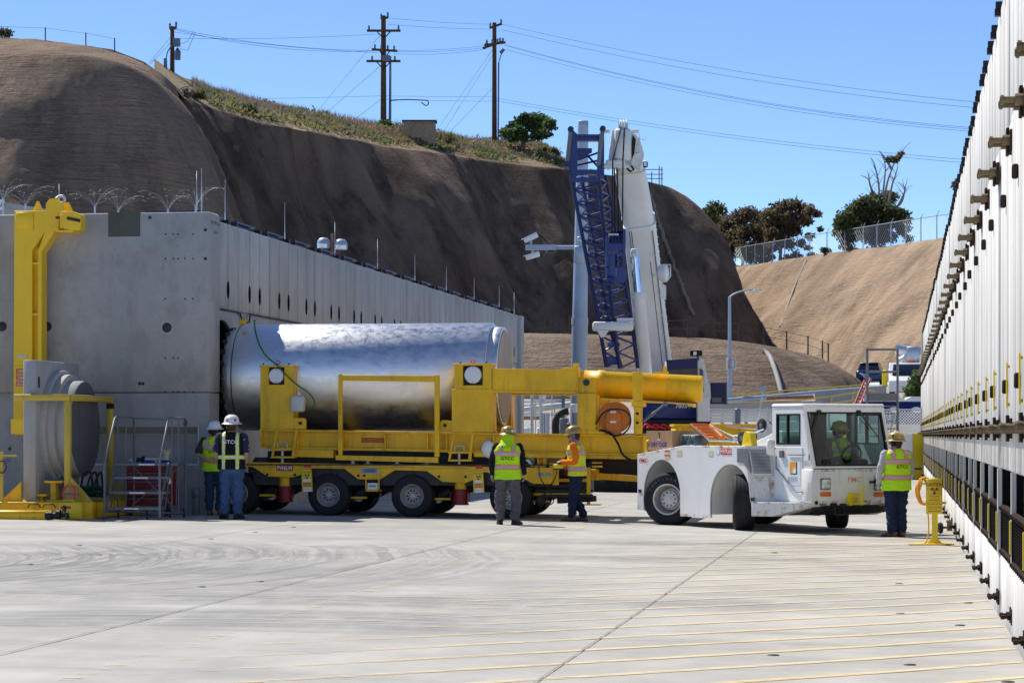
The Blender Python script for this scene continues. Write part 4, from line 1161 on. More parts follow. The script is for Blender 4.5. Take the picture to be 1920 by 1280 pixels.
# ---------------------------------------------------------------- cask
xl, xr = A(440, 704, UC).x, A(962, 704, UC).x
Lc = A(945, 704, UC).x - xl
cask = thing('transfer_cask', (xl + Lc/2, UC, zd + .3), 'huge polished steel cask lying horizontally between trunnion towers', 'cask')
o_ = Vector((xl, UC, ZC)); xd = (1, 0, 0)
x1_ = A(926, 704, UC).x - xl
m = MB(); m.lathe([(1.0, .20), (1.068, .22), (1.07, .24), (1.07, x1_ - .01), (1.06, x1_), (.96, x1_ + .002)], o_, xd, n=96, ref=(0, 0, 1)); m.build('shell', 'cask_steel', cask)
m = MB(); m.lathe([(.90, -.02), (.97, -.01), (.985, .0), (.985, .10), (1.02, .105), (1.02, .20), (.9, .21)], o_, xd, n=96); fl = m.build('end_flange', 'cask_steel', cask)
for k in range(24):
    a = 2*pi*k/24; q = o_ + Vector((.0, cos(a)*.97, sin(a)*.97))
    if q.y < UC + .3:
        m = MB(); Mx = Matrix.Translation(q) @ Matrix.Rotation(a, 4, 'X'); m.box((-.06, -.03, -.05), (.03, .035, .05), M=Mx); m.build('flange_clamp', 'dark_steel', fl)
for h_ in (.11, .205):
    m = MB(); m.lathe([(1.0 if h_ < .2 else 1.045, h_ - .012), (1.024 if h_ < .2 else 1.071, h_), (1.0 if h_ < .2 else 1.045, h_ + .012)], o_, xd, n=96, cap=False); m.build('flange_groove', 'dark_steel', fl)
m = MB(); m.lathe([(.95, x1_ - .02), (.985, x1_ + .015), (.985, Lc), (.965, Lc + .012), (.93, Lc + .012), (.925, Lc - .005), (.0, Lc - .004)], o_, xd, n=96); m.build('closure_ring', 'cask_steel', cask)
m = MB(); m.lathe([(.92, Lc + .0), (.915, Lc + .03), (.30, Lc + .03), (.28, Lc + .05), (0, Lc + .05)], o_, xd, n=72); m.build('end_plate', 'concrete_plug', cask)
for px, py, r in ((518, 704.5, .148), (887, 702.5, .168)):
    c = A(px, py, US + .02)
    m = MB(); m.lathe([(r, -.9), (r, .015), (r * .93, .02), (0, .02)], c, (0, -1, 0), n=32); tn = m.build('trunnion', 'galv', cask)
    m = MB(); m.lathe([(r * .94, .0), (r * .94, .028), (r * .9, .03), (0, .03)], c, (0, -1, 0), n=32); cp = m.build('trunnion_cap', 'tag_white', tn)
    for s in (-1, 1):
        m = MB(); m.tube(c + Vector((0, -.03, s * r * .8)), c + Vector((0, -.034, s * r * .8)), .008, n=8); m.build('cap_screw', 'black', tn)
m = MB(); m.tube(A(450, 603, UC - .55), A(460, 603, UC - .55), .06, n=10); m.build('fitting', 'yellow', cask)
# plastic jug hung on the tower with green hose
jc = A(558.5, 755, US - .10)
jug = thing('plastic_jug', (jc.x, jc.y, A(558, 773, US - .1).z), 'white plastic jug hanging on the left trunnion tower', 'jug')
m = MB(); w_ = .135; z0, z1 = A(558, 772, US - .1).z, A(558, 742, US - .1).z
m.cbox((jc.x - w_, jc.y - .09, z0), (jc.x + w_, jc.y + .09, z1), .03); m.tube((jc.x + .02, jc.y, z1 - .01), (jc.x + .02, jc.y, z1 + .05), .035, n=12); m.build('body', 'jug', jug)
m = MB(); m.tube((jc.x + .02, jc.y, z1 + .05), (jc.x + .02, jc.y, z1 + .075), .04, n=12); m.path([Vector((jc.x + .02, jc.y, z1 + .07)), Vector((jc.x + .0, jc.y, z1 + .14)), Vector((jc.x + .03, jc.y, z1 + .2)), Vector((jc.x + .01, jc.y, z1 + .25))], .01); m.build('cap', 'galv', jug)
gp = [A(478,600,UC-.45), A(478,616,UC-.9), A(486,645,48.15), A(500,668,47.95), A(519,684,47.86), A(540,706,47.8), A(558,722,47.72), A(575,733,47.68), A(588,748,47.66), A(590,760,47.66), A(584,767,47.68), A(577,768,47.72)]
m = MB(); m.path(cr(gp, 90), .016, n=8); tag(m.build('garden_hose', 'green_hose'), 'green hose looping from the top of the cask down to the jug', 'hose')
# things standing on the trailer's rear platform
def bucket(px, py, u):
    c = A(px, py, u); t = thing('plastic_bucket', c, 'white plastic bucket on the trailer deck behind the workers', 'bucket')
    m = MB(); m.lathe([(.10, 0), (.115, .2), (.12, .2), (.12, .215), (.112, .215), (.108, .19), (0, .19)], c, n=20); m.build('body', 'white_plastic', t)
    m = MB(); m.path([c + Vector((cos(a)*.118, -.03 - .05*sin(a), .19 - .03*sin(a))) for a in [pi*k/10 for k in range(11)]], .004, n=5); m.build('handle', 'galv', t)
bucket(994, 872, US + .25)
c = A(1015, 870, US + .2); t = thing('winch', (c.x, c.y, c.z - .05), 'small orange and yellow ratchet winch on the trailer deck', 'winch')
m = MB(); pb(m, 1007, 855, 1010, 877, US, US + .25); pb(m, 1018, 854, 1022, 877, US, US + .25); m.build('frame', 'yellow', t)
m = MB(); m.tube(A(1010, 865, US + .1), A(1018, 865, US + .1), .09, n=16); m.build('strap_drum', 'hivis_orange', t)
m = MB(); pb(m, 1003, 872, 1023, 880, US - .1, US + .2); m.build('base', 'yellow', t)
m = MB(); pb(m, 1030, 868, 1043, 878, UN, UN + .2); m.tube(A(1034, 874, UN), A(1034, 874, UN - .01), .02, n=8)
tag(m.build('lashing_block', 'yellow'), 'small yellow lashing block at the rear end of the trailer deck', 'lashing block')
m = MB(); m.prism([A(978, 861, UN + .05), A(992, 861, UN + .05), A(1001, 874, UN + .05), A(996, 874, UN + .05), A(988, 864, UN + .05), A(982, 864, UN + .05), A(982, 874, UN + .05), A(978, 874, UN + .05)], (0, .3, 0))
tag(m.build('step_stool', 'galv'), 'small bare metal step stool on the trailer deck beside the bucket', 'step stool')
p = A(916, 842, US - .05); m = MB(); m.ell(p, (.14, .12, .17), 16, 10); tag(m.build('round_float', 'white_plastic'), 'rounded white plastic float showing left of the worker in grey trousers', 'float')
# ---------------------------------------------------------------- aircraft tug
TO = (3.83, 46.7)                         # rear axle centre in camera axes
fX, fY = .47, -.883
TANG = atan2(fY, fX) + YAW
to_w = CW(TO[0], TO[1]); TG = gz(to_w.x) - .005
tug = thing('tow_tractor', (to_w.x, to_w.y, TG), 'white low tow tractor with glazed cab and turned wheels', 'tow tractor', rotz=TANG, local=True)
def T(px, py, yl):
    r = (px - CXP) / F
    bx, by = TO[0] - fY * yl, TO[1] + fX * yl
    x = (r * by - bx) / (fX - r * fY)
    Y = by + x * fY
    return Vector((x, yl, HC + (HOR - py) / F * Y - TG))
def TF(px, py, xl):
    r = (px - CXP) / F
    bx, by = TO[0] + fX * xl, TO[1] + fY * xl
    y = (r * by - bx) / (-fY - r * fX)
    Y = by + y * fX
    return Vector((xl, y, HC + (HOR - py) / F * Y - TG))
def arc(cx, cz, r, a0, a1, n=18): return [(cx + r*cos(radians(a0 + (a1-a0)*k/n)), cz + r*sin(radians(a0 + (a1-a0)*k/n))) for k in range(n+1)]
FW = 1.2
a1 = arc(-.03, .57, .64, 180, 0); a2 = arc(2.28, .49, .66, 180, 0)
fprof = [(-.9, .27), (-.9, 1.31), (.72, 1.475), (2.80, 1.475), (2.98, .50), (2.98, .26), (2.945, .26)] + a2[::-1] + [(1.62, .19), (.61, .19)] + a1[::-1] + [(-.67, .27)]
for s in (-1, 1):
    m = MB(); m.prism([(x, s*FW, z) for x, z in fprof], (0, -s*.05, 0)); m.build('fender_side', 'white', tug, bevel=.008)
    for arcpts in (a1, a2):
        m = MB(); ps = [(arcpts[0][0], .25)] + arcpts + [(arcpts[-1][0], .25)]
        o2 = [(x + (.02 if i == len(ps)-1 else -.02 if i == 0 else 0), z + .02) for i, (x, z) in enumerate(ps)]
        n_ = len(ps); vs = [(x, s*(FW-.012), z) for x, z in ps] + [(x, s*.55, z) for x, z in ps]
        m.add(vs, [(i, i+1, n_+i+1, n_+i) for i in range(n_-1)], True); m.build('wheel_arch', 'white_dirty', tug)
m = MB(); m.prism([(x, -.57, z) for x, z in ((-.86, .30), (-.86, 1.29), (.72, 1.455), (2.9, 1.455), (2.9, .30))], (0, 1.14, 0)); m.build('chassis_body', 'white_dirty', tug)
m = MB(); m.prism([(x, -FW + .05, z) for x, z in ((-.9, 1.24), (-.9, 1.30), (.72, 1.465), (2.78, 1.465), (2.78, 1.40), (.72, 1.40))], (0, 2*FW - .10, 0)); m.build('deck', 'white', tug)
m = MB(); m.box((-.93, -FW + .02, .30), (-.90, FW - .02, 1.30)); m.build('rear_panel', 'white', tug)
m = MB(); m.prism([(2.95, -FW, .265), (2.95, -FW, .50), (4.30, -.98, .52), (4.33, -.93, .46), (3.45, -1.12, .265)], (0, .25, 0)); m.build('running_board', 'white_dirty', tug, bevel=.01)
m = MB(); m.prism([(2.95, FW, .265), (2.95, FW, .50), (4.30, .98, .52), (4.33, .93, .46), (3.45, 1.12, .265)], (0, -.25, 0)); m.build('running_board', 'white_dirty', tug, bevel=.01)
for s in (-1, 1):     # angled panel behind the cab with radiator grille
    m = MB(); m.prism([(2.80, s*FW, 1.475), (2.98, s*FW, .50), (3.20, s*.84, .50), (3.10, s*.84, 1.475)], (-.06, 0, 0)); m.build('corner_panel', 'white_dirty', tug)
P = lambda u_, w_: Vector((2.83 + .15*w_, -FW, 1.42 - .45*w_)).lerp(Vector((3.09 + .06*w_, -.88, 1.42 - .45*w_)), u_) + Vector((.006, -.004, 0))
m = MB()
for k in range(17):
    w_ = .03 + k / 17 * .94; a, b = P(.08, w_), P(.92, w_); m.tube(a, b, .008, n=5)
gr = m.build('radiator_louvres', 'grey_steel', tug)
m = MB(); m.add([P(.04, 0), P(.96, 0), P(.96, 1), P(.04, 1)], [(0, 1, 2, 3)]); m.build('louvre_back', 'white_dirty', tug)
for u_, w_ in ((.04, 0), (.96, 0), (.04, 1), (.96, 1)):
    m = MB(); c = P(u_, w_); m.ell(c, (.014, .014, .014), 8, 5); m.build('screw', 'rim', tug)
gp_ = [T(1382, 840, -FW), T(1402, 840, -FW), T(1409, 889, -FW), T(1394, 868, -FW), T(1382, 866, -FW)]
m = MB(); m.prism([p + Vector((0, -.004, 0)) for p in gp_], (0, .002, 0)); m.build('louvre_back', 'rim', tug)
m = MB()
zt, zb = gp_[0].z, gp_[2].z
for k in range(20):
    z = zt - .01 - (zt - zb) * k / 20
    x0 = gp_[4].x if z > gp_[4].z else gp_[3].x + (gp_[2].x - gp_[3].x) * max(0, (gp_[3].z - z) / (gp_[3].z - gp_[2].z))
    x1 = gp_[1].x + (gp_[2].x - gp_[1].x) * (zt - z) / (zt - zb)
    if x1 - x0 > .02: m.tube((x0 + .01, -FW - .008, z), (x1 - .01, -FW - .008, z), .006, n=5)
m.build('side_louvres', 'grey_steel', tug)
# cowl between deck and cab
m = MB(); m.prism([(1.75, -.62, 1.465), (2.45, -.62, 1.62), (2.85, -.62, 1.74), (3.05, -.62, 1.74), (3.05, -.62, 1.465)], (0, 1.24, 0)); m.build('engine_cowl', 'white', tug, bevel=.02)
for yy in (-1.02, .98):
    m = MB(); c = Vector((2.62 if yy < 0 else 2.75, yy, 1.60))
    m.prism([(c.x - .17, yy - .06, 1.475), (c.x - .13, yy - .06, 1.60)] + [(c.x + .13*cos(radians(a)), yy - .06, 1.60 + .13*sin(radians(a))) for a in range(160, 19, -20)] + [(c.x + .13, yy - .06, 1.6), (c.x + .17, yy - .06, 1.475)], (0, .12, 0)); o1 = m.build('lashing_ring', 'yellow_plastic', tug, bevel=.01)
    m = MB(); m.tube(c + Vector((0, -.064, 0)), c + Vector((0, .064, 0)), .045, n=16); m.build('ring_hole', 'yellow_worn', o1)
m = MB(); c = T(1376, 830, -.9); m.path([c, c + Vector((0, 0, .10)), c + Vector((.03, 0, .13)), c + Vector((.12, 0, .13)), c + Vector((.14, 0, .10)), c + Vector((.14, 0, -.02))], .012); m.build('grab_handle', 'white', tug)
# cab
CWD = .85
zr = 2.145
def cabx(z): return 4.30 - (z - 1.10) * .285          # windscreen plane
def side_prof(): return [(3.08, .50), (3.08, zr), (cabx(zr), zr), (4.30, 1.10), (4.30, .50)]
for s in (-1, 1):
    yo = s*CWD
    m = MB()
    # pillars and panels of the side, leaving the window open
    wx0, wx1, wz0, wz1 = 3.20, 3.93, 1.50, 2.03
    def cell(x0, z0, x1, z1, x2=None, x3=None):
        m.prism([(x0, yo, z0), (x1, yo, z0), (x1 if x2 is None else x2, yo, z1), (x0 if x3 is None else x3, yo, z1)], (0, -s*.05, 0))
    cell(3.08, 1.50, wx0, wz1); cell(3.08, wz1, cabx(wz1), zr, cabx(zr)); cell(wx1, 1.50, cabx(1.50), wz1, cabx(wz1)); cell(3.08, .92, cabx(1.10), 1.50, cabx(1.50)); cell(3.08, .50, 4.32, .92)
    sd = m.build('cab_side', 'white', tug, bevel=.006)
    m = MB(); m.quad([(wx0, yo - s*.02, wz0), (wx1, yo - s*.02, wz0), (wx1, yo - s*.02, wz1), (wx0, yo - s*.02, wz1)]); m.build('side_window', 'cab_glass', sd)
    m = MB(); fr = .028
    for a, b in (((wx0, wz0), (wx1, wz0 + fr)), ((wx0, wz1 - fr), (wx1, wz1)), ((wx0, wz0 + fr), (wx0 + fr, wz1 - fr)), ((wx1 - fr, wz0 + fr), (wx1, wz1 - fr)), ((3.52, wz0 + fr), (3.545, wz1 - fr))):
        m.box((a[0], yo + s*.006, a[1]), (b[0], yo - s*.045, b[1]))
    m.build('window_gasket', 'black', sd)
m = MB(); m.box((3.16, -CWD - .012, .53), (4.0, -CWD - .001, 1.46)); dr = m.build('door', 'white', tug, bevel=.006)
m = MB(); c = T(1466, 850, -CWD - .02); m.box((c.x - .04, -CWD - .05, c.z - .07), (c.x + .06, -CWD - .012, c.z + .05)); m.build('latch', 'grey_steel', dr)
m = MB(); m.path([T(1478, 852, -CWD - .03), T(1508, 852.5, -CWD - .03)], .010); m.path([T(1455, 855, -CWD - .03), T(1455, 877, -CWD - .03), T(1494, 922, -CWD - .03), T(1506, 922, -CWD - .03)], .010); m.build('door_rod', 'grey_steel', dr)
for py in (857, 912):
    m = MB(); c = T(1517, py, -CWD - .02); m.box((c.x - .012, c.y - .01, c.z - .06), (c.x + .012, c.y + .012, c.z + .06)); m.build('hinge', 'rim', dr)
# utility sticker on the door
m = MB(); a, b = T(1472, 909, -CWD - .014), T(1501, 859, -CWD - .014); m.box((a.x, -CWD - .016, a.z), (b.x, -CWD - .0125, b.z)); lg = m.build('door_sticker', 'logo_panel', dr)
y_ = -CWD - .0175
a, b = T(1481, 889, y_), T(1494.5, 866, y_); w_, h_ = b.x - a.x, b.z - a.z
m = MB(); m.box((a.x + w_*.10, y_, a.z), (b.x, y_ + .001, b.z - h_*.0)); m.build('logo_frame', 'logo_green', lg)
m = MB(); m.box((a.x, y_ - .002, a.z + h_*.10), (a.x + w_*.86, y_ - .001, b.z)); m.build('logo_square', 'logo_orange', lg)
m = MB(); cx, cz = a.x + w_*.86, a.z + h_*.10
m.quad([(cx, y_ - .004, cz)] + [(cx - w_*.40*cos(radians(t_)), y_ - .004, cz + h_*.38*sin(radians(t_))) for t_ in range(0, 91, 15)])
for t_ in (8, 26, 44, 62, 80):
    t0, t1 = radians(t_ - 5), radians(t_ + 5); L = 1.0
    m.quad([(cx - w_*.42*cos(t0), y_ - .004, cz + h_*.40*sin(t0)), (cx - w_*.70*L*cos(radians(t_)), y_ - .004, cz + h_*.72*sin(radians(t_))), (cx - w_*.42*cos(t1), y_ - .004, cz + h_*.40*sin(t1))])
m.build('logo_sun', 'letter_white', lg)
c = T(1486.5, 894, y_); text_obj('lettering', 'SOUTHERN CALIFORNIA', .026, c, (1, 0, 0), (0, 0, 1), 'letter_grey', lg, .001)
c = T(1486.5, 899, y_); text_obj('lettering', 'EDISON', .085, c, (1, 0, 0), (0, 0, 1), 'letter_grey', lg, .001, bold=.001, sx=.95)
c = T(1486.5, 904, y_); text_obj('lettering', 'An EDISON INTERNATIONAL Company', .022, c, (1, 0, 0), (0, 0, 1), 'letter_grey', lg, .001)
# roof, rounded
m = MB(); m.cbox((3.04, -CWD - .015, zr - .01), (cabx(zr) + .03, CWD + .015, zr + .06), .05); m.build('cab_roof', 'white', tug, bevel=.015)
# windscreen frame
m = MB()
def wsq(y0, z0, y1, z1, d0=.0, d1=-.05):
    vs = []
    for d in (d0, d1):
        for y, z in ((y0, z0), (y1, z0), (y1, z1), (y0, z1)): vs.append((cabx(z) + d, y, z))
    m.add(vs, [(0, 1, 2, 3), (7, 6, 5, 4), (0, 4, 5, 1), (1, 5, 6, 2), (2, 6, 7, 3), (3, 7, 4, 0)])
wsq(-CWD, 1.10, -CWD + .07, zr); wsq(CWD - .07, 1.10, CWD, zr); wsq(-CWD + .07, 2.06, CWD - .07, zr); wsq(-CWD + .07, 1.10, CWD - .07, 1.135)
ws = m.build('windscreen_frame', 'white', tug, bevel=.008)
m = MB(); wsq(-CWD + .07, 1.135, CWD - .07, 1.165, .008); wsq(-CWD + .07, 2.03, CWD - .07, 2.06, .008); wsq(-CWD + .07, 1.165, -CWD + .10, 2.03, .008); wsq(CWD - .10, 1.165, CWD - .07, 2.03, .008); m.build('windscreen_gasket', 'black', ws)
m = MB(); z0, z1 = 1.165, 2.03; m.quad([(cabx(z0) - .02, -CWD + .1, z0), (cabx(z0) - .02, CWD - .1, z0), (cabx(z1) - .02, CWD - .1, z1), (cabx(z1) - .02, -CWD + .1, z1)]); m.build('windscreen', 'cab_glass', ws)
for y0, y1 in ((-.55, -.78), (.28, .62)):
    m = MB(); p0 = Vector((cabx(2.07) + .03, y0, 2.07)); p1 = Vector((cabx(1.68) + .035, y1, 1.62)); m.tube(p0, p0.lerp(p1, .55), .014, n=8); m.tube(p0.lerp(p1, .5), p1, .010, n=6); m.tube(p0 + Vector((-.02, -.03, 0)), p0 + Vector((-.02, .05, 0)), .025, n=8); m.build('wiper', 'dark_steel', ws)
m = MB(); m.box((cabx(1.2) + .0, -.62, 1.17), (cabx(1.25) + .004, -.46, 1.25)); st = m.build('cab_sticker', 'black', ws)
# lower front panel
m = MB(); m.cbox((4.0, -CWD - .03, .47), (4.345, CWD + .03, 1.085), .015); fp = m.build('front_panel', 'white_dirty', tug)
m = MB(); m.prism([(3.5, -.8, .28), (3.5, -.8, .48), (4.30, -.8, .475), (4.10, -.8, .33)], (0, 1.6, 0)); m.box((2.6, -.55, .28), (3.6, .55, .5)); m.build('underbody', 'dark_steel', tug)
XF = 4.346
text_obj('lettering', 'FMC', .13, TF(1602, 899, XF), (0, 1, 0), (0, 0, 1), 'letter_salmon', fp, .003, bold=.002, shear=.1, sx=1.15)
text_obj('lettering', 'ED202', .085, TF(1649, 895, XF), (0, 1, 0), (0, 0, 1), 'letter_black', fp, .003)
for px, py in ((1547.5, 907), (1648, 908)):
    c = TF(px, py, XF)
    m = MB(); m.cbox((XF - .01, c.y - .105, c.z - .10), (XF + .018, c.y + .105, c.z + .10), .01); hl = m.build('headlight', 'grey_steel', tug)
    m = MB(); m.cbox((XF + .01, c.y - .085, c.z - .08), (XF + .03, c.y + .085, c.z + .08), .012); m.build('lens', 'lamp_glass', hl)
    m = MB(); m.cbox((XF - .005, c.y - .11, c.z - .21), (XF + .02, c.y + .11, c.z - .135), .008); m.build('indicator', 'amber', tug)
c = TF(1641, 903, XF); m = MB(); m.cbox((XF + .10, c.y - .075, c.z - .07), (XF + .20, c.y + .075, c.z + .07), .015); m.box((XF, c.y - .12, c.z - .02), (XF + .12, c.y - .07, c.z + .02)); wl = m.build('work_lamp', 'black', tug)
m = MB(); m.box((XF + .2, c.y - .055, c.z - .05), (XF + .206, c.y + .055, c.z + .05)); m.build('lens', 'lamp_glass', wl)
c = TF(1600, 935, XF); m = MB(); m.prism([(XF, c.y - .16, c.z), (XF, c.y - .10, c.z + .11), (XF, c.y + .06, c.z + .09), (XF, c.y + .06, c.z - .09), (XF, c.y - .10, c.z - .11)], (.045, 0, 0)); m.box((XF + .04, c.y - .05, c.z + .035), (XF + .26, c.y + .09, c.z + .06)); m.box((XF + .04, c.y - .05, c.z - .085), (XF + .26, c.y + .09, c.z - .06)); hi = m.build('tow_hitch', 'yellow_plastic', tug)
m = MB(); m.tube((XF + .2, c.y + .03, c.z - .1), (XF + .2, c.y + .03, c.z + .12), .03, n=12); m.path([Vector((XF + .2, c.y + .03, c.z + .12)), Vector((XF + .2, c.y - .02, c.z + .17)), Vector((XF + .2, c.y - .02, c.z + .26)), Vector((XF + .2, c.y + .08, c.z + .26)), Vector((XF + .2, c.y + .08, c.z + .17)), Vector((XF + .2, c.y + .03, c.z + .12))], .012); m.build('hitch_pin', 'yellow_plastic', hi)
for k, (px, py) in enumerate(((1562, 946), (1580, 947))):
    c = TF(px, py, XF); m = MB(); m.cbox((XF, c.y - .07, c.z - .03), (XF + .03, c.y + .07, c.z + .03), .008); m.path([c + Vector((.03, 0, 0)), c + Vector((.05, .01, -.1)), c + Vector((.04, .05, -.18)), c + Vector((.0, .1, -.22))], .008, n=6); m.build('socket', 'black', tug)
for px, py in ((1542, 945.5), (1655, 945.5)):
    c = TF(px, py, XF + .001); m = MB(); m.box((XF, c.y - .07, c.z - .02), (XF + .004, c.y + .07, c.z + .02)); m.build('data_plate', 'grey_steel', tug)
m = MB(); c = TF(1531, 942, XF); m.tube(c, c + Vector((.003, 0, 0)), .035, n=14); m.build('tow_eye_hole', 'black', tug)
# cab interior: rear wall with windows, seat, dash, steering wheel
m = MB(); m.box((3.06, -CWD + .05, .5), (3.10, CWD - .05, 1.50)); m.box((3.06, -CWD + .05, 1.5), (3.10, -CWD + .12, zr)); m.box((3.06, CWD - .12, 1.5), (3.10, CWD - .05, zr)); m.box((3.06, -.05, 1.5), (3.10, .28, zr)); m.box((3.06, -CWD + .12, 2.06), (3.10, CWD - .12, zr)); m.build('cab_rear_wall', 'dark_interior', tug)
m = MB(); m.quad([(3.08, -CWD + .1, 1.5), (3.08, -.05, 1.5), (3.08, -.05, 2.06), (3.08, -CWD + .1, 2.06)]); m.build('rear_window', 'cab_glass', tug)
m = MB(); m.quad([(3.08, .28, 1.5), (3.08, CWD - .1, 1.5), (3.08, CWD - .1, 2.06), (3.08, .28, 2.06)]); m.build('rear_window', 'cab_glass', tug)
m = MB(); m.cbox((3.95, -CWD + .08, .95), (4.25, CWD - .08, 1.16), .03); m.cbox((3.85, .0, 1.1), (4.05, .5, 1.25), .03); m.box((3.1, -CWD + .05, .5), (4.2, CWD - .05, .56)); m.build('dashboard', 'dark_interior', tug)
m = MB(); m.cbox((3.3, .0, .75), (3.75, .5, .92), .05); m.cbox((3.2, .02, .9), (3.32, .48, 1.55), .05); m.build('seat', 'dark_interior', tug)
m = MB(); m.cbox((3.3, -.65, .75), (3.75, -.2, .92), .05); m.cbox((3.2, -.63, .9), (3.32, -.22, 1.40), .05); m.build('seat', 'dark_interior', tug)
m = MB(); sc_ = Vector((3.88, .25, 1.30)); m.path([sc_ + Vector((sin(a)*.06, cos(a)*.2, sin(a)*.19)) for a in [2*pi*k/24 for k in range(24)]], .016, closed=True); m.tube(sc_, sc_ + Vector((.2, 0, -.12)), .03, n=10); m.build('steering_wheel', 'black', tug)
# mirror
c0 = T(1445, 838, -1.22); m = MB(); Rm = Matrix.Translation(c0) @ Matrix.Rotation(radians(28), 4, 'Z'); m.cbox((-.045, -.10, -.135), (.045, .10, .135), .03, M=Rm); mr = m.build('mirror', 'white', tug)
m = MB(); m.path([c0 + Vector((0, .1, -.02)), Vector((3.12, -1.0, 1.42)), Vector((3.15, -.86, 1.40))], .012); m.build('mirror_arm', 'grey_steel', mr)
# markings
text_obj('lettering', 'FMC', .10, T(1206, 863, -FW - .004), (1, 0, 0), (0, 0, 1), 'letter_red', tug, .003, bold=.002, shear=.15, sx=1.6)
m = MB(); a, b = T(1351.5, 851.5, -FW), T(1371.5, 840, -FW); m.box((a.x, -FW - .006, a.z), (b.x, -FW - .001, b.z)); pl = m.build('number_plate', 'red_bright', tug)
text_obj('lettering', 'HH9L66', .115, T(1361.5, 845.8, -FW - .006), (1, 0, 0), (0, 0, 1), 'letter_white', pl, .003, bold=.001, sx=.85)
for px, py, w_, h_ in ((1251.5, 852, 5, 8), (1274, 849, 4.5, 5), (1333, 850, 4.5, 5)):
    a, b = T(px - w_, py + h_, -FW), T(px + w_, py - h_, -FW); m = MB(); m.box((a.x, -FW - .005, a.z), (b.x, -FW - .001, b.z)); o1 = m.build('safety_sticker', 'sticker', tug)
    if h_ > 6:
        for k in (.0, .52):
            m = MB(); m.box((a.x, -FW - .007, b.z - (b.z - a.z)*(k + .14)), (b.x, -FW - .0055, b.z - (b.z - a.z)*k)); m.build('red_band', 'letter_red', o1)
c = T(1346.5, 846, -FW - .001); m = MB(); m.lathe([(.062, 0), (.062, .003), (.05, .004), (.05, .003), (0, .003)], c, (0, -1, 0), n=20); m.build('round_sticker', 'letter_grey', tug)
m = MB(); m.lathe([(.05, .004), (.02, .0045), (0, .0045)], c, (0, -1, 0), n=20); m.build('round_sticker', 'tag_white', tug)
for x_, z_ in ((-.80, .62), (2.99, .55)):
    m = MB(); m.box((x_ - .05, -FW - .012, z_ - .03), (x_ + .05, -FW + .01, z_ + .03)); m.build('side_marker', 'dark_steel', tug)
# rust runs along the edges
def rust(pts): 
    m = MB(); m.quad(pts); m.build('rust_run', 'rust_stain', tug)
e_ = -FW - .003
rust([(.72, e_, 1.44), (2.8, e_, 1.44), (2.8, e_, 1.475), (.72, e_, 1.475)]); rust([(-.9, e_, 1.27), (.72, e_, 1.435), (.72, e_, 1.475), (-.9, e_, 1.31)]); rust([(.62, e_, .19), (1.61, e_, .19), (1.61, e_, .24), (.62, e_, .24)]); rust([(-.9, e_, .27), (-.68, e_, .27), (-.68, e_, .36), (-.9, e_, .36)])
rust([(2.95, e_ - .012, .47), (3.4, -1.14, .475), (4.3, -.995, .49), (4.3, -.995, .525), (2.95, e_ - .012, .51)]); rust([(3.46, -1.125, .268), (4.32, -.942, .46), (4.32, -.942, .50), (3.0, e_ - .012, .33), (3.0, e_ - .012, .268)])
rust([(4.349, -.86, .47), (4.349, .86, .47), (4.349, .86, .55), (4.349, -.86, .55)]); rust([(4.349, -.86, 1.04), (4.349, .86, 1.04), (4.349, .86, 1.085), (4.349, -.86, 1.085)])
rust([P(0, 1.05) + Vector((.004, -.004, 0)), P(1, 1.05) + Vector((.004, -.004, 0)), P(1, 1.9) + Vector((.03, 0, 0)), P(0, 1.9) + Vector((.03, -.01, 0))])
# wheels, steered
R_ = .49
tp = [(.27,-.17),(.30,-.18),(.40,-.19),(.455,-.175),(.48,-.15),(.488,-.10),(.49,0),(.488,.10),(.48,.15),(.455,.175),(.40,.19),(.30,.18),(.27,.17),(.27,-.17)]
def tug_wheel(x, y, steer, outward):
    c = Vector((x, y, R_ - .005)); ax_ = Vector((-sin(steer), cos(steer), 0)) * outward
    m = MB(); m.lathe(tp, c, ax_, n=48); w = m.build('tyre', 'rubber', tug)
    for k in (-.12, -.06, 0, .06, .12):
        m = MB(); m.lathe([(.4895, k - .011), (.4925, k - .009), (.4925, k - .003), (.4895, k - .001), (.4895, k - .011)], c, ax_, n=48)
        m.lathe([(.4895, k + .001), (.4925, k + .003), (.4925, k + .009), (.4895, k + .011), (.4895, k + .001)], c, ax_, n=48); m.build('tread_rib', 'rubber', w)
    m = MB(); m.lathe([(.275, .165), (.29, .178), (.28, .185), (.255, .15), (.245, .04), (.20, .0), (.20, -.02)], c, ax_, n=36, cap=False); m.lathe([(.21, -.03), (.20, .03), (.165, .035), (.16, .07), (.0, .075)], c, ax_, n=36, cap=False); r = m.build('rim', 'rim', w)
    m = MB(); m.lathe([(.268, .16), (.288, .176), (.282, .187), (.262, .172)], c, ax_, n=36, cap=False); m.build('rim_flange', 'white_dirty', r)
    m = MB(); m.lathe([(.158, .071), (.15, .082), (.0, .083)], c, ax_, n=30, cap=False); m.build('hub', 'white_dirty', r)
    a_ = ax_.orthogonal().normalized(); b_ = ax_.cross(a_)
    for k in range(10):
        t_ = 2*pi*k/10; q = c + (a_*cos(t_) + b_*sin(t_))*.125 + ax_*.08; m = MB(); m.tube(q, q + ax_*.025, .016, n=6, smooth=False); m.build('wheel_nut', 'brass', r)
    m = MB(); m.tube(c + ax_*.08, c + ax_*.11, .035, n=12); m.build('hub_cap', 'white_dirty', r)
    return w, c, ax_, a_, b_
w, c, ax_, a_, b_ = tug_wheel(0, -1.02, radians(37), -1)
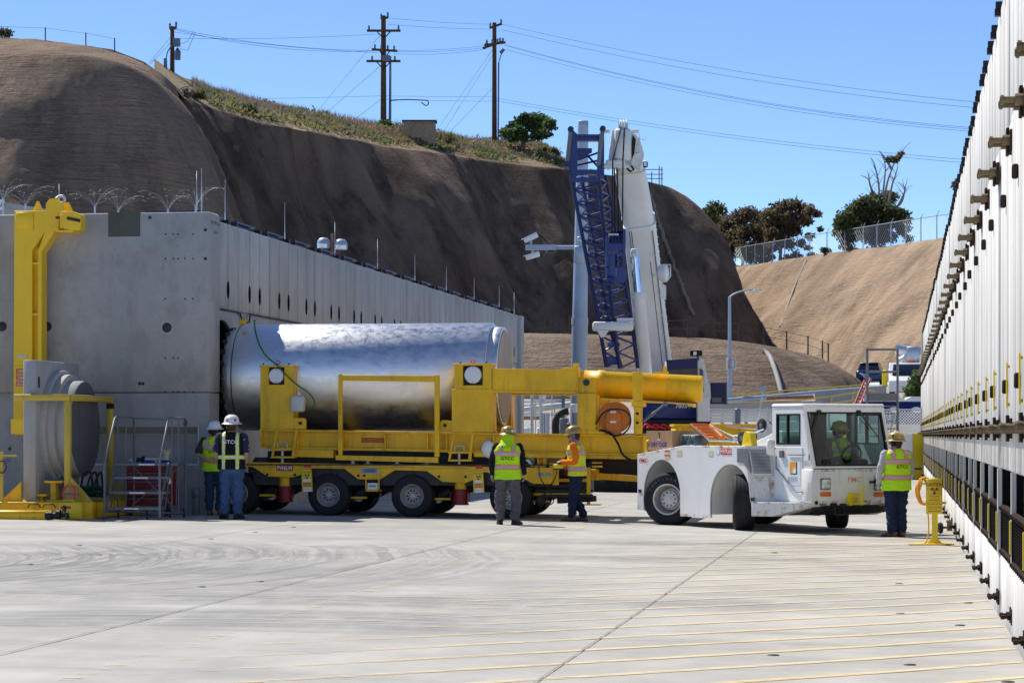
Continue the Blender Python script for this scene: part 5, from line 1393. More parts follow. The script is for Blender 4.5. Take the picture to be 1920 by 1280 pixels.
# raised sidewall lettering
up = Vector((0, 0, 1)); rt = ax_.cross(up).normalized() * -1
for k, ch_ in enumerate('CONTINENTAL'):
    t_ = radians(90 + 62 - k * 12.4); d = rt*cos(t_) + up*sin(t_)
    text_obj('lettering', ch_, .06, c + d*.375 + ax_*.187, rt*sin(t_) - up*cos(t_), d, 'coil_grey', w, .004, bold=.001)
tug_wheel(0, 1.02, radians(37), 1); tug_wheel(2.4, -1.0, radians(-34), -1); tug_wheel(2.4, 1.0, radians(-31), 1)
m = MB(); m.tube((0, -.9, .49), (0, .9, .49), .10, n=12); m.tube((2.4, -.9, .49), (2.4, .9, .49), .10, n=12); m.build('axle', 'dark_steel', tug)
# ---- loose load on the tug's deck
def tl(p): return tug.matrix_basis @ Vector(p)
bpy.context.view_layer.update()
def on_tug(name, x, y, z, label, cat): 
    return thing(name, tl((x, y, z)), label, cat, rotz=TANG, local=True)
bx_ = on_tug('cardboard_box', -.30, -.78, 1.385, 'open brown cardboard box with blue lettering on the tractor deck', 'box')
m = MB(); w_, d_, h_ = .92, .62, .36; q = .012
m.box((-w_/2, -d_/2, 0), (w_/2, -d_/2 + q, h_ )); m.box((-w_/2, d_/2 - q, 0), (w_/2, d_/2, h_)); m.box((-w_/2, -d_/2 + q, 0), (-w_/2 + q, d_/2 - q, h_)); m.box((w_/2 - q, -d_/2 + q, 0), (w_/2, d_/2 - q, h_)); m.box((-w_/2 + q, -d_/2 + q, 0), (w_/2 - q, d_/2 - q, q)); bd = m.build('body', 'cardboard', bx_)
text_obj('lettering', 'DRY CASK', .12, (.0, -d_/2, .10), (1, 0, 0), (0, 0, 1), 'letter_blue', bd, .003, bold=.003, sx=1.0)
m = MB(); m.path([Vector((-.03, -d_/2 - .003, .30)), Vector((.0, -d_/2 - .003, .33)), Vector((.03, -d_/2 - .003, .31)), Vector((.01, -d_/2 - .003, .26)), Vector((.02, -d_/2 - .003, .22))], .005, n=5); m.build('mark', 'letter_black', bd)
m = MB(); m.box((-.06, -d_/2 - .003, .185), (.05, -d_/2 - .001, .20)); m.build('label_strip', 'tag_white', bd)
hd = on_tug('corner_handle', -.72, -1.08, 1.33, 'small yellow handle at the rear corner of the tractor deck', 'handle')
m = MB(); m.path([Vector((-.05, 0, 0)), Vector((-.05, 0, .17)), Vector((-.02, 0, .22)), Vector((.05, 0, .22))], .03); m.build('loop', 'yellow', hd)
# folding hand truck lying on the deck
ht = on_tug('hand_truck', 1.25, -.72, 1.475, 'folding orange and silver hand truck lying on the tractor deck', 'hand truck')
def HT(x, y, z): return Vector((x, y, z))
m = MB()
m.path([HT(1.05, -.22, .08), HT(-.05, -.22, .09), HT(-.75, -.20, .36), HT(-.80, -.1, .38), HT(-.80, .1, .38), HT(-.75, .2, .36), HT(-.05, .22, .09), HT(1.05, .22, .30)], .017)
m.path([HT(.9, -.16, .10), HT(.1, -.16, .30), HT(-.1, -.16, .33)], .014); m.path([HT(.9, .16, .3), HT(.1, .16, .34), HT(-.1, .16, .36)], .014)
m.build('frame', 'chrome', ht)
m = MB(); m.prism([HT(-.78, -.19, .375), HT(-.15, -.19, .12), HT(-.15, .19, .12), HT(-.78, .19, .375)], (.01, 0, .025)); m.tube(HT(-.28, -.05, .36), HT(.12, -.05, .14), .055, n=12); m.build('toe_plate', 'orange', ht)
m = MB()
for k in range(4): m.box((-.7 + k*.14, -.17, .375 - k*.055), (-.68 + k*.14, .17, .392 - k*.055))
m.build('plate_rib', 'red_ladder', ht)
for y_, z_, x_ in ((-.26, .13, 1.08), (.30, .36, .86)):
    m = MB(); m.lathe([(.05, -.03), (.11, -.03), (.125, -.015), (.125, .015), (.11, .03), (.05, .03), (.05, -.03)], HT(x_, y_, z_), (0, 1, 0), n=24); w = m.build('wheel', 'rubber', ht)
    m = MB(); m.lathe([(.055, -.025), (.04, -.03), (0, -.03)], HT(x_, y_, z_), (0, 1, 0), n=16); m.lathe([(.055, .025), (.04, .03), (0, .03)], HT(x_, y_, z_), (0, 1, 0), n=16); m.build('hub', 'grey_steel', w)
ch = on_tug('coiled_duct', .42, -.78, 1.45, 'dark blue-grey coiled ducting lying between box and hand truck', 'ducting')
m = MB()
for off_, r_ in ((-.10, .105), (.17, .09)):
    m.path([Vector((off_ + cos(a)*r_, -.18 + a*.006, .11 + sin(a)*r_)) for a in [k*.35 for k in range(150)]], .013, n=6)
m.build('coil', 'coil_grey', ch)
# ---------------------------------------------------------------- people
def ring_e(c, rx, ry, n=20, M3=None):
    out = []
    for k in range(n):
        t = 2*pi*k/n
        p = Vector((rx*math.copysign(abs(cos(t))**.85, cos(t)), ry*math.copysign(abs(sin(t))**.85, sin(t)), 0))
        if M3 is not None: p = M3 @ p
        out.append(Vector(c) + p)
    return out
def limb(m, pts, rs, n=14, flat=1.0):
    """tapered limb through joints with rounded ends"""
    P = cr(pts, (len(pts)-1)*5 + 1) if len(pts) > 2 else [Vector(pts[0]).lerp(Vector(pts[1]), k/5) for k in range(6)]
    R = []
    for i in range(len(P)):
        t = i / (len(P)-1) * (len(rs)-1); k = min(int(t), len(rs)-2); f = t - k; R.append(rs[k]*(1-f) + rs[k+1]*f)
    m.path(P, R, n=n); m.ell(P[0], (R[0],)*3, 12, 8); m.ell(P[-1], (R[-1],)*3, 12, 8)
def solid(m, voxel=.012, smooth=3, wr=0.0, seed=0.0, wsc=9.0):
    """merge overlapping closed shapes into one continuous skin"""
    me = m.mesh('tmp'); o = bpy.data.objects.new('tmp', me); COL.objects.link(o)
    r = o.modifiers.new('r', 'REMESH'); r.mode = 'VOXEL'; r.voxel_size = voxel; r.use_smooth_shade = True
    if smooth: s_ = o.modifiers.new('s', 'SMOOTH'); s_.factor = .5; s_.iterations = smooth
    dg = bpy.context.evaluated_depsgraph_get()
    out = bpy.data.meshes.new_from_object(o.evaluated_get(dg))
    bpy.data.objects.remove(o); bpy.data.meshes.remove(me)
    if wr:
        nr = [v.normal.copy() for v in out.vertices]
        for v, n_ in zip(out.vertices, nr):
            p = v.co; q = Vector((p.x*wsc, p.y*wsc, p.z*wsc*1.6)); v.co = p + n_ * wr * (fbm(q + Vector((seed, 0, 0)), 3))
    for p in out.polygons: p.use_smooth = True
    return out
def patch(me, cond, off=.004):
    """faces of a garment that satisfy cond(centre, normal), lifted slightly off it"""
    m = MB(); vm = {}; fs = []
    vs = []
    for p in me.polygons:
        if cond(p.center, p.normal):
            f = []
            for i in p.vertices:
                if i not in vm: vm[i] = len(vs); vs.append(me.vertices[i].co + me.vertices[i].normal * off)
                f.append(vm[i])
            fs.append(f)
    m.add(vs, fs, True)
    return m
def hand(m, w, d, up, s, curl=.5, sc=1.0):
    """wrist w, pointing direction d, back-of-hand direction up, thumb side s"""
    d = Vector(d).normalized(); up = (Vector(up) - d*Vector(up).dot(d)).normalized(); sd = d.cross(up) * s
    pc = w + d*.045*sc
    for k in range(-1, 2): m.path([w + sd*k*.012, w + d*.04 + sd*k*.022, w + d*.085*sc + sd*k*.026], [.019, .018, .014], n=8)
    for k, L in enumerate((.075, .085, .08, .062)):
        b = w + d*.085*sc + sd*(.033 - k*.021); d1 = (d*cos(curl*.6) - up*sin(curl*.6)); d2 = (d*cos(curl*1.5) - up*sin(curl*1.5)); d3 = (d*cos(curl*2.2) - up*sin(curl*2.2))
        p1 = b + d1*L*.45; p2 = p1 + d2*L*.32; p3 = p2 + d3*L*.25
        m.path([b - d*.02, b, p1, p2, p3], [.0095, .0095, .009, .0085, .006], n=7)
    t0 = w + d*.02 + sd*.028; m.path([t0, t0 + d*.03 + sd*.028 - up*.01, t0 + d*.062 + sd*.034 - up*.02], [.012, .011, .008], n=7)
def person(pos, face, H, spec, label):
    """pos on the ground, face = heading angle (world, 0 = +y, ccw), H = overall height with hat"""
    k = H / 1.815
    t = thing('person', (pos[0], pos[1], pos[2]), label, 'person', rotz=face, local=True)
    t.scale = (k, k, k)
    st = spec.get('stance', .11); bl = spec.get('bulk', 1.0); ln = spec.get('lean', 0.0)
    hp = [Vector((s*.095, 0, .92)) for s in (-1, 1)]
    leg = spec.get('legs') or [((s*(st + .005), .03 + spec.get('kneef', .0), .50), (s*st, spec.get('step', (0, 0))[(s+1)//2] - .02, .09)) for s in (-1, 1)]
    sit = spec.get('sit', False)
    tb = lambda z: ln * max(0, z - .95)        # forward lean of the trunk
    sh = [Vector((s*.195*bl**.5, tb(1.43), 1.43)) for s in (-1, 1)]
    arms = spec['arms']                         # per side: elbow, wrist, hand direction, back-of-hand direction
    hd = Vector((0, tb(1.65) + .02, 1.605)); yaw = spec.get('headyaw', 0.0); pit = spec.get('headpitch', 0.0)
    HM = Matrix.Rotation(yaw, 3, 'Z') @ Matrix.Rotation(pit, 3, 'X')
    # --- body: one continuous skin
    m = MB()
    m.loft([ring_e((0, tb(z) + oy, z), rx, ry) for z, rx, ry, oy in ((.86, .15, .10, 0), (.95, .165, .11, 0), (1.06, .145, .10, 0), (1.22, .16, .11, 0), (1.34, .175, .11, -.005), (1.42, .15, .09, -.01), (1.47, .078, .07, 0), (1.55, .064, .064, .012))])
    for i, s in enumerate((-1, 1)):
        limb(m, [hp[i], leg[i][0], leg[i][1]], [.085, .058, .045]); a = leg[i][1]
        limb(m, [sh[i], arms[i][0], arms[i][1]], [.055, .044, .030])
        hand(m, Vector(arms[i][1]), arms[i][2], arms[i][3], s, spec.get('curl', .5))
    m.ell(hd + HM @ Vector((0, .005, .02)), (.084, .104, .110), 20, 14, M=HM); m.ell(hd + HM @ Vector((0, .03, -.06)), (.062, .072, .066), 16, 10, M=HM)
    m.path([hd + HM @ Vector((0, .09, .02)), hd + HM @ Vector((0, .115, -.015)), hd + HM @ Vector((0, .098, -.03))], [.012, .018, .012], n=8)
    for s in (-1, 1): m.ell(hd + HM @ Vector((s*.087, -.005, -.005)), (.012, .024, .034), 8, 6, M=HM)
    for s in (-1, 1): m.ell(hd + HM @ Vector((s*.032, .083, .012)), (.022, .012, .008), 8, 5, M=HM)
    m.path([hd + HM @ Vector((s*.025, .088 - abs(s)*.008, -.058)) for s in (-1, -.5, 0, .5, 1)], .008, n=6)
    link('body', solid(m, .0085, 1), 'skin', t)
    # --- trousers
    m = MB()
    m.loft([ring_e((0, tb(z), z), rx*bl**.5, ry*bl**.5) for z, rx, ry in ((.80, .14, .11), (.86, .175, .125), (.96, .18, .128), (1.03, .165, .12))])
    tw = spec.get('trouser_w', 1.0)
    for i in (0, 1):
        a = Vector(leg[i][1]); kn = Vector(leg[i][0])
        limb(m, [hp[i] + Vector((0, 0, -.02)), kn, Vector((a.x, a.y, a.z)).lerp(kn, .02) + Vector((0, -.005, .035))], [.108*bl**.5*tw, .086*tw, .076*tw], n=18)
    link('trousers', solid(m, .0115, 2, .024, spec.get('seed', 1.0), 9.0), spec['trousers'], t)
    # --- boots
    for i, s in enumerate((-1, 1)):
        a = Vector(leg[i][1]); fd = spec.get('feet', (.0, .0))[i]; FM = Matrix.Rotation(fd, 3, 'Z')
        if sit: base_z = a.z - .09
        else: base_z = 0.0
        m = MB(); z0 = base_z
        for y_, w_, h_ in ((-.075, .036, .075), (-.04, .044, .10), (.02, .044, .105), (.09, .050, .080), (.15, .050, .062), (.195, .036, .045)):
            pass
        rings = []
        for y_, w_, h_ in ((-.085, .020, .05), (-.07, .040, .085), (-.02, .046, .11), (.05, .048, .10), (.11, .052, .075), (.165, .048, .062), (.20, .030, .045), (.21, .012, .03)):
            rg = []
            for q in range(14):
                an = 2*pi*q/14; x_ = w_*cos(an); zz_ = z0 + h_/2 + h_/2*math.copysign(abs(sin(an))**.6, sin(an)); pp = FM @ Vector((x_, y_, 0)); rg.append(Vector((a.x + pp.x, a.y + pp.y, zz_)))
            rings.append(rg)
        m.loft(rings); m.path([Vector((a.x, a.y - .02, z0 + .06)), Vector((a.x, a.y - .02, z0 + .16))], [.05, .052], n=14)
        link('boot', solid(m, .011, 2), spec['boots'], t)
        m = MB(); out_ = [FM @ Vector(q) for q in ((-.03, -.088, 0), (.03, -.088, 0), (.048, -.03, 0), (.042, .04, 0), (.055, .12, 0), (.04, .2, 0), (0, .216, 0), (-.04, .2, 0), (-.055, .12, 0), (-.042, .04, 0), (-.048, -.03, 0))]
        m.prism([Vector((a.x + q.x, a.y + q.y, z0 + .002)) for q in out_], (0, 0, .022)); m.build('sole', 'boot_black', t)
    # --- shirt
    m = MB()
    rows = ((.93, .168, .118), (1.04, .16, .112), (1.2, .172, .122), (1.33, .192, .125), (1.42, .172, .105), (1.47, .10, .085), (1.51, .076, .072))
    m.loft([ring_e((0, tb(z), z), rx*bl, ry*bl) for z, rx, ry in rows])
    for i in (0, 1):
        e, w = Vector(arms[i][0]), Vector(arms[i][1])
        if spec.get('sleeve', 'long') == 'long': limb(m, [sh[i] + Vector((0, 0, -.005)), e, w.lerp(e, .06)], [.075, .062, .046])
        else: limb(m, [sh[i] + Vector((0, 0, -.005)), sh[i].lerp(e, .85)], [.078, .073])
    link('shirt', solid(m, .0115, 2, .010, spec.get('seed', 1.0) + 5, 12.0), spec['shirt'], t)
    # --- vest
    zlow = spec.get('vest_low', .84)
    vrows = ((zlow, .218, .160), (.95, .210, .152), (1.08, .200, .146), (1.22, .205, .148), (1.34, .225, .150), (1.43, .205, .128), (1.485, .13, .10), (1.51, .092, .084))
    m = MB(); m.loft([ring_e((0, tb(z), z), rx*bl, ry*bl, 28) for z, rx, ry in vrows])
    vme = solid(m, .0095, 2, .009, spec.get('seed', 1.0) + 9, 9.0)
    vo = link('safety_vest', vme, spec['vest'], t)
    back = -1
    style = spec.get('stripes', 'hoop')
    z1, z2 = spec.get('bands', (1.295, 1.055))
    if style == 'hoop':
        for zc in (z1, z2):
            patch(vme, lambda c, n, zc=zc: abs(c.z - zc) < .048 and abs(c.x) < .30, .003).build('orange_border', 'hivis_orange', vo)
            patch(vme, lambda c, n, zc=zc: abs(c.z - zc) < .028 and abs(c.x) < .30, .006).build('reflective_band', 'reflective', vo)
        for s in (-1, 1):
            patch(vme, lambda c, n: abs(c.x - s*.115) < .042 and c.z > z1 + .045, .003).build('orange_border', 'hivis_orange', vo)
            patch(vme, lambda c, n: abs(c.x - s*.115) < .024 and c.z > z1 + .045, .006).build('reflective_band', 'reflective', vo)
    else:
        for s in (-1, 1):
            patch(vme, lambda c, n: abs(c.x - s*.118) < .030, .003).build('lime_border', 'hivis_yellow', vo)
            patch(vme, lambda c, n: abs(c.x - s*.118) < .014, .006).build('reflective_band', 'reflective_bright', vo)
        patch(vme, lambda c, n: abs(c.z - 1.075) < .034, .008).build('lime_border', 'hivis_yellow', vo); patch(vme, lambda c, n: abs(c.z - 1.075) < .014, .011).build('reflective_band', 'reflective_bright', vo)
    if spec.get('text'):
        bv = BVHTree.FromPolygons([v.co for v in vme.vertices], [p.vertices for p in vme.polygons])
        tx, tz, tsz = spec['text']
        text_obj('lettering', 'GTCC', tsz, (tx, -.3, tz), (1, 0, 0), (0, 0, 1), spec.get('textmat', 'letter_black'), vo, .010, bold=.0012, sx=1.05, surf=bv, spacing=1.06)
    # --- hair
    m = MB(); m.ell(hd + HM @ Vector((0, -.022, .02)), (.090, .096, .10), 16, 10, M=HM); m.ell(hd + HM @ Vector((0, -.05, -.04)), (.07, .045, .055), 12, 8, M=HM); m.build('hair', 'hair', t)
    # --- hard hat
    hm = MB(); hc = hd + HM @ Vector((0, 0, .055))
    full = spec.get('brim', 'full')
    rings = []
    prof_ = [(1.34, -.012), (1.36, -.006), (1.30, .0), (1.06, .012), (1.03, .03), (1.0, .06), (.90, .10), (.70, .128), (.40, .145), (.02, .15)]
    for q, h in prof_:
        rg = []
        for a in range(32):
            an = 2*pi*a/32; e = q
            if full == 'cap' and q > 1.05: e = 1.06 + (q - 1.06) * max(0, sin(an))**1.5 * 1.3
            rg.append(hc + HM @ Vector((cos(an)*.128*e, sin(an)*.15*e, h - (.010*abs(sin(an)) if q > 1.2 else 0))))
        rings.append(rg)
    hm.loft(rings)
    for xk in (-.03, .0, .03): hm.path([hc + HM @ Vector((xk, y_, .142*sqrt(max(0, 1 - (y_/.14)**2)) + .006)) for y_ in (-.11, -.06, 0, .06, .11)], .009, n=6)
    ho = hm.build('hard_hat', spec['hat'], t)
    for an, mt in spec.get('decals', ()):
        c = hc + HM @ Vector((cos(an)*.128, sin(an)*.15, .055)); nrm = (HM @ Vector((cos(an), sin(an), .25))).normalized(); m = MB(); m.lathe([(.026, -.004), (.026, .003), (0, .006)], c, nrm, n=14); m.build('decal', mt, ho)
    if spec.get('band'):
        m = MB(); m.path([hc + HM @ Vector((cos(a_)*.136, sin(a_)*.158, .012)) for a_ in [2*pi*k/28 for k in range(28)]], .010, n=6, closed=True); m.build('hat_band', spec['band'], ho)
    if spec.get('muffs'):
        for s in (-1, 1):
            c = hd + HM @ Vector((s*.097, 0, .0)); m = MB(); m.ell(c, (.032, .042, .055), 14, 10, M=HM); m.path([c + HM @ Vector((0, 0, .04)), c + HM @ Vector((s*.03, -.02, .12)), c + HM @ Vector((s*.02, -.01, .17))], .012, n=8); m.build('ear_muff', spec['muffs'], t)
        c = hd + HM @ Vector((.088, .02, -.04)); m = MB(); m.path([c, hd + HM @ Vector((.085, .09, -.075)), hd + HM @ Vector((.045, .125, -.075))], .006, n=6); m.ell(hd + HM @ Vector((.04, .13, -.075)), (.018, .014, .012), 8, 6); m.build('microphone', 'black', t)
    if spec.get('glasses', True):
        m = MB()
        for s in (-1, 1): m.ell(hd + HM @ Vector((s*.036, .107, .012)), (.03, .008, .018), 10, 6, M=HM); m.path([hd + HM @ Vector((s*.058, .092, .016)), hd + HM @ Vector((s*.08, .02, .014))], .004, n=5)
        m.build('safety_glasses', 'black', t)
    return t, HM, hd
# front worker at left, back to the camera: black vest, jeans
p = G(434, 972.5)
hang = lambda s, dy=.02: ((s*.265, dy - .03, 1.16), (s*.275, dy + .05, .92), (0, .12, -1), (s, 0, 0))
W1, _, _ = person((p.x, p.y, p.z), radians(8), 1.94, dict(bulk=1.14, stance=.105, trousers='denim', boots='boot_black', shirt='cloth_dotted', sleeve='short', vest='cloth_black', stripes='harness', vest_low=.87, hat='hat_white',
    arms=[((-.262, -.05, 1.17), (-.235, .06, .97), (.3, .5, -1), (-1, 0, 0)), ((.262, -.05, 1.17), (.235, .06, .97), (-.3, .5, -1), (1, 0, 0))], text=(0, 1.335, .088), textmat='letter_white', feet=(radians(30), radians(-25)), seed=2.2, trouser_w=1.1, headyaw=radians(6),
    decals=((radians(-60), 'red_bright'), (radians(-125), 'letter_grey'))), 'worker in black vest with lime straps and blue jeans, white hard hat')
# second worker, nearer the shield block, hands behind back
p = Vector((-13.06, 46.98, gz(-13)))
person(p, radians(4), 1.83, dict(bulk=1.12, stance=.10, trousers='denim_dark', boots='boot_brown', shirt='cloth_charcoal', sleeve='short', vest='hivis', hat='hat_white', curl=.8,
    arms=[((-.30, -.10, 1.19), (-.09, -.20, 1.06), (1, -.1, -.15), (0, -1, 0)), ((.30, -.10, 1.19), (.11, -.19, 1.04), (-1, -.1, 0), (0, -1, 0))], text=(0.02, 1.21, .075), seed=3.1, headyaw=radians(-10), muffs='black'), 'worker in lime vest with hands clasped behind back beside the shield block')
# worker in the middle, grey trousers
p = G(952, 983)
W3, HM3, hd3 = person((p.x, p.y, p.z), radians(4), 1.79, dict(bulk=1.16, stance=.135, trousers='cloth_grey', boots='boot_black', shirt='cloth_black', vest='hivis', hat='hat_gold', vest_low=.83,
    arms=[((-.285, -.03, 1.17), (-.30, .04, .93), (0, .15, -1), (-1, 0, 0)), ((.285, -.03, 1.17), (.30, .04, .93), (0, .15, -1), (1, 0, 0))], text=(.01, 1.21, .082), feet=(radians(14), radians(-30)), seed=4.7, trouser_w=1.12, headyaw=radians(22),
    decals=((radians(-70), 'letter_white'), (radians(-120), 'letter_grey'), (radians(-30), 'letter_white'))), 'worker in lime vest and grey trousers seen from behind at mid-trailer')
m = MB(); sh3 = []
for z_, r_, y_ in ((1.64, .10, -.02), (1.58, .11, -.03), (1.50, .13, -.075), (1.445, .14, -.11)):
    sh3.append([Vector((r_*sin(a_)*1.05, y_ - r_*cos(a_)*.75, z_)) for a_ in [radians(-75 + 150*k/16) for k in range(17)]])
vs = [q for r_ in sh3 for q in r_]; m.add(vs + [q + Vector((0, .006, 0)) for q in vs], [(i*17+k, i*17+k+1, (i+1)*17+k+1, (i+1)*17+k) for i in range(3) for k in range(16)], True); m.build('neck_shade', 'hivis', W3)
for s in (-1, 1):
    m = MB(); hand(m, Vector((s*.30, .04, .935)), (0, .15, -1), (s, 0, 0), s, .45, 1.05); m.path([Vector((s*.30, .035, .985)), Vector((s*.30, .04, .93))], [.05, .042], n=10); m.v = [((q[0]-s*.30)*1.12 + s*.30, q[1], q[2]) for q in m.v]; link('glove', solid(m, .009, 1), 'glove', W3)
# worker with the remote control, orange shirt, in profile facing left
p = G(1082, 977)
W4, _, _ = person((p.x, p.y, p.z), radians(84), 1.815, dict(bulk=1.12, stance=.10, trousers='cloth_navy', boots='boot_brown', shirt='cloth_orange', vest='hivis_yellow', hat='hat_gold', brim='cap', lean=.05, curl=1.0, vest_low=.86, muffs='coil_grey', headpitch=radians(-12), step=(.10, -.08), kneef=.02,
    arms=[((-.26, -.02, 1.14), (-.10, .27, 1.13), (.35, 1, -.05), (-.2, 0, 1)), ((.26, -.02, 1.14), (.10, .26, 1.11), (-.35, 1, -.1), (.2, 0, 1))], bands=(1.30, .99), seed=6.0, decals=((radians(60), 'letter_maroon'),)), 'worker in orange shirt and lime vest holding a yellow remote control')
m = MB(); m.cbox((-.16, .10, .86), (.17, .215, 1.02), .02); m.build('tool_pouch', 'cloth_maroon', W4); m = MB(); m.box((-.165, .12, .98), (-.15, .20, 1.03)); m.build('red_glove', 'red_bright', W4)
m = MB(); m.path([Vector((-.10, -.08, 1.46)), Vector((-.09, .10, 1.42)), Vector((-.06, .165, 1.28)), Vector((-.02, .26, 1.12))], .018, n=8); m.path([Vector((.10, -.08, 1.46)), Vector((.09, .10, 1.42)), Vector((.06, .165, 1.28)), Vector((.02, .26, 1.12))], .018, n=8); m.build('neck_strap', 'cloth_black', W4)
def world_of(t, p): return t.matrix_basis @ Vector(p)
rm = thing('remote_control', world_of(W4, (0, .30, 1.02)), 'yellow cable remote control box held by the worker in orange', 'remote control', rotz=W4.rotation_euler.z, local=True)
m = MB(); m.cbox((-.13, -.07, -.02), (.13, .13, .06), .012); bd = m.build('case', 'yellow_plastic', rm); m = MB(); m.box((-.11, -.05, .06), (.11, .11, .066)); m.build('panel', 'black', bd)
for k in range(5):
    m = MB(); m.tube((-.08 + k*.04, .03, .066), (-.08 + k*.04, .035, .095), .007, n=8); m.build('joystick', 'black', bd)
m = MB(); m.path(cr([Vector((.02, .1, -.02)), Vector((.02, .13, -.20)), Vector((.02, .30, -.45)), Vector((.02, .38, -.62)), Vector((.02, .28, -.72)), Vector((.02, .16, -.64)), Vector((.02, .25, -.45)), Vector((.02, .42, -.2)), Vector((.3, .52, .05))], 60), .010, n=8); m.build('cable', 'black', rm)
# worker at right by the tug
p = G(1681, 1006)
person((p.x, p.y, p.z), radians(22), 1.76, dict(bulk=1.2, stance=.085, trousers='cloth_navy', boots='boot_brown', shirt='cloth_lightgrey', vest='hivis', hat='hat_gold', vest_low=.80, muffs='black', headyaw=radians(35), band='letter_blue', trouser_w=1.14, bands=(1.30, 1.02),
    arms=[((-.305, -.02, 1.15), (-.30, .07, .91), (0, .2, -1), (-1, 0, 0)), ((.29, .06, 1.16), (.25, .25, 1.0), (-.2, 1, -.3), (.6, 0, .6))], text=(.04, 1.205, .078), feet=(radians(45), radians(0)), seed=7.4), 'worker in lime vest with grey sleeves standing at the tow tractor\'s corner')
# driver in the tug
dv = tug.matrix_basis @ Vector((3.52, .24, .12))
sit_legs = [((-.10, .45, .92), (-.10, .52, .52)), ((.10, .45, .92), (.10, .52, .52))]
person((dv.x, dv.y, dv.z), TANG - pi/2, 1.80, dict(bulk=1.05, sit=True, legs=sit_legs, trousers='denim_dark', boots='boot_black', shirt='cloth_charcoal', vest='hivis', hat='hat_gold', vest_low=.86, muffs='black', headyaw=radians(-12), headpitch=radians(-8),
    arms=[((-.27, .10, 1.12), (-.16, .36, 1.14), (.2, 1, .1), (0, 0, 1)), ((.27, .12, 1.13), (.20, .38, 1.16), (-.2, 1, .1), (0, 0, 1))], seed=9.0), 'driver in lime vest and tan hard hat behind the tractor windscreen')
# ---------------------------------------------------------------- mobile crane behind the trailer
YC = 72.0
co = CW((1240 - CXP)/F*YC, YC, 0)
crane = thing('mobile_crane', (co.x, co.y, 0), 'white and blue mobile crane with raised boom and lattice jib', 'crane', rotz=YAW, local=True)
X0c, Y0c = (1240 - CXP)/F*YC, YC
def K(px, py, Y): return Vector(((px - CXP)/F*Y - X0c, Y - Y0c, HC + (HOR - py)/F*Y))
def kb(m, x0, y0, x1, y1, Y0, Y1, ch=0.0):
    a = K(x0, y0, Y0); b = K(x1, y1, Y0)
    (m.cbox if ch else m.box)((a.x, Y0 - Y0c, a.z), (b.x, Y1 - Y0c, b.z), *( [ch] if ch else []))
    return m
def rrect(c, ax, side, w, d, r, n=5, bulge=.0):
    """rounded rectangle ring around c, perpendicular to ax"""
    ax = ax.normalized(); s = (side - ax*side.dot(ax)).normalized(); f = ax.cross(s)
    out = []
    for sx, sy, a0 in ((1, 1, 0), (-1, 1, 90), (-1, -1, 180), (1, -1, 270)):
        for k in range(n + 1):
            a = radians(a0 + 90*k/n); out.append(c + s*(sx*(w/2 - r) + r*cos(a)) + f*(sy*(d/2 - r) + r*sin(a)))
    return out
RT = Vector((1, 0, 0))
b0, b1 = K(1231, 700, 74.0), K(1203, 450, 72.0); b2 = K(1198, 418, 71.7); b3 = K(1181, 318, 70.9); b4 = K(1176, 285, 70.6)
axb = (b4 - b0).normalized()
m = MB(); m.loft([rrect(b0, axb, RT, .98, 1.15, .24), rrect(b2, axb, RT, .94, 1.10, .24)]); m.build('boom_base_section', 'white_crane', crane)
m = MB(); m.loft([rrect(b2 - axb*.03, axb, RT, .96, 1.12, .24), rrect(b2 + axb*.10, axb, RT, .96, 1.12, .24)]); m.build('boom_collar', 'white_crane', crane)
m = MB(); m.loft([rrect(b2, axb, RT, .89, 1.02, .22), rrect(b3, axb, RT, .87, 1.0, .22)]); m.build('boom_section', 'white_crane', crane)
m = MB(); m.loft([rrect(b3 - axb*.03, axb, RT, .89, 1.02, .2), rrect(b3 + axb*.08, axb, RT, .89, 1.02, .2)]); m.build('boom_collar', 'white_crane', crane)
m = MB(); m.loft([rrect(b3, axb, RT, .80, .9, .2), rrect(b4 + axb*.1, axb, RT, .78, .9, .15)]); m.build('boom_section', 'white_crane', crane)
m = MB()
for k in range(22):
    q = b0.lerp(b2, k/21); m.ell(q + Vector((.455 - .0 , -.30, 0)), (.03, .03, .03), 6, 4)
for k in range(8):
    q = b2.lerp(b3, k/7); m.ell(q + Vector((.40, -.28, 0)), (.025, .025, .025), 6, 4)
tag(m.build('boom_bolts', 'white_crane', crane), kind='stuff')
m = MB(); kb(m, 1152, 241, 1184, 300, 70.0, 70.7, .06); m.prism([K(1147, 247, 70.2), K(1152, 242, 70.2), K(1152, 310, 70.2), K(1140, 316, 70.2)], (0, .5, 0)); m.prism([K(1184, 244, 70.2), K(1200, 262, 70.2), K(1208, 290, 70.2), K(1200, 318, 70.2), K(1184, 310, 70.2)], (0, .6, 0)); m.build('boom_head', 'white_crane', crane)
for px, py in ((1137, 246), (1192, 246), (1135, 311), (1178, 314)):
    m = MB(); c = K(px, py, 70.2); m.tube(c + Vector((-.09, 0, 0)), c + Vector((.09, 0, 0)), .055, n=14); m.build('head_pin', 'white_crane', crane)
m = MB(); kb(m, 1126, 309, 1178, 315, 69.9, 70.2); kb(m, 1136, 300, 1172, 309, 69.9, 70.2, .02); m.build('head_crossbar', 'white_crane', crane)
m = MB()
for px in (1163, 1168, 1173): m.lathe([(.04, -.02), (.16, -.025), (.19, -.02), (.175, 0), (.19, .02), (.16, .025), (.04, .02), (.04, -.02)], K(px, 237, 70.3), (1, 0, 0), n=20)
sh_ = m.build('head_sheave', 'white_crane', crane)
m = MB(); kb(m, 1159, 229, 1161, 248, 70.1, 70.5); kb(m, 1176, 229, 1178, 248, 70.1, 70.5); m.build('sheave_bracket', 'white_crane', crane)
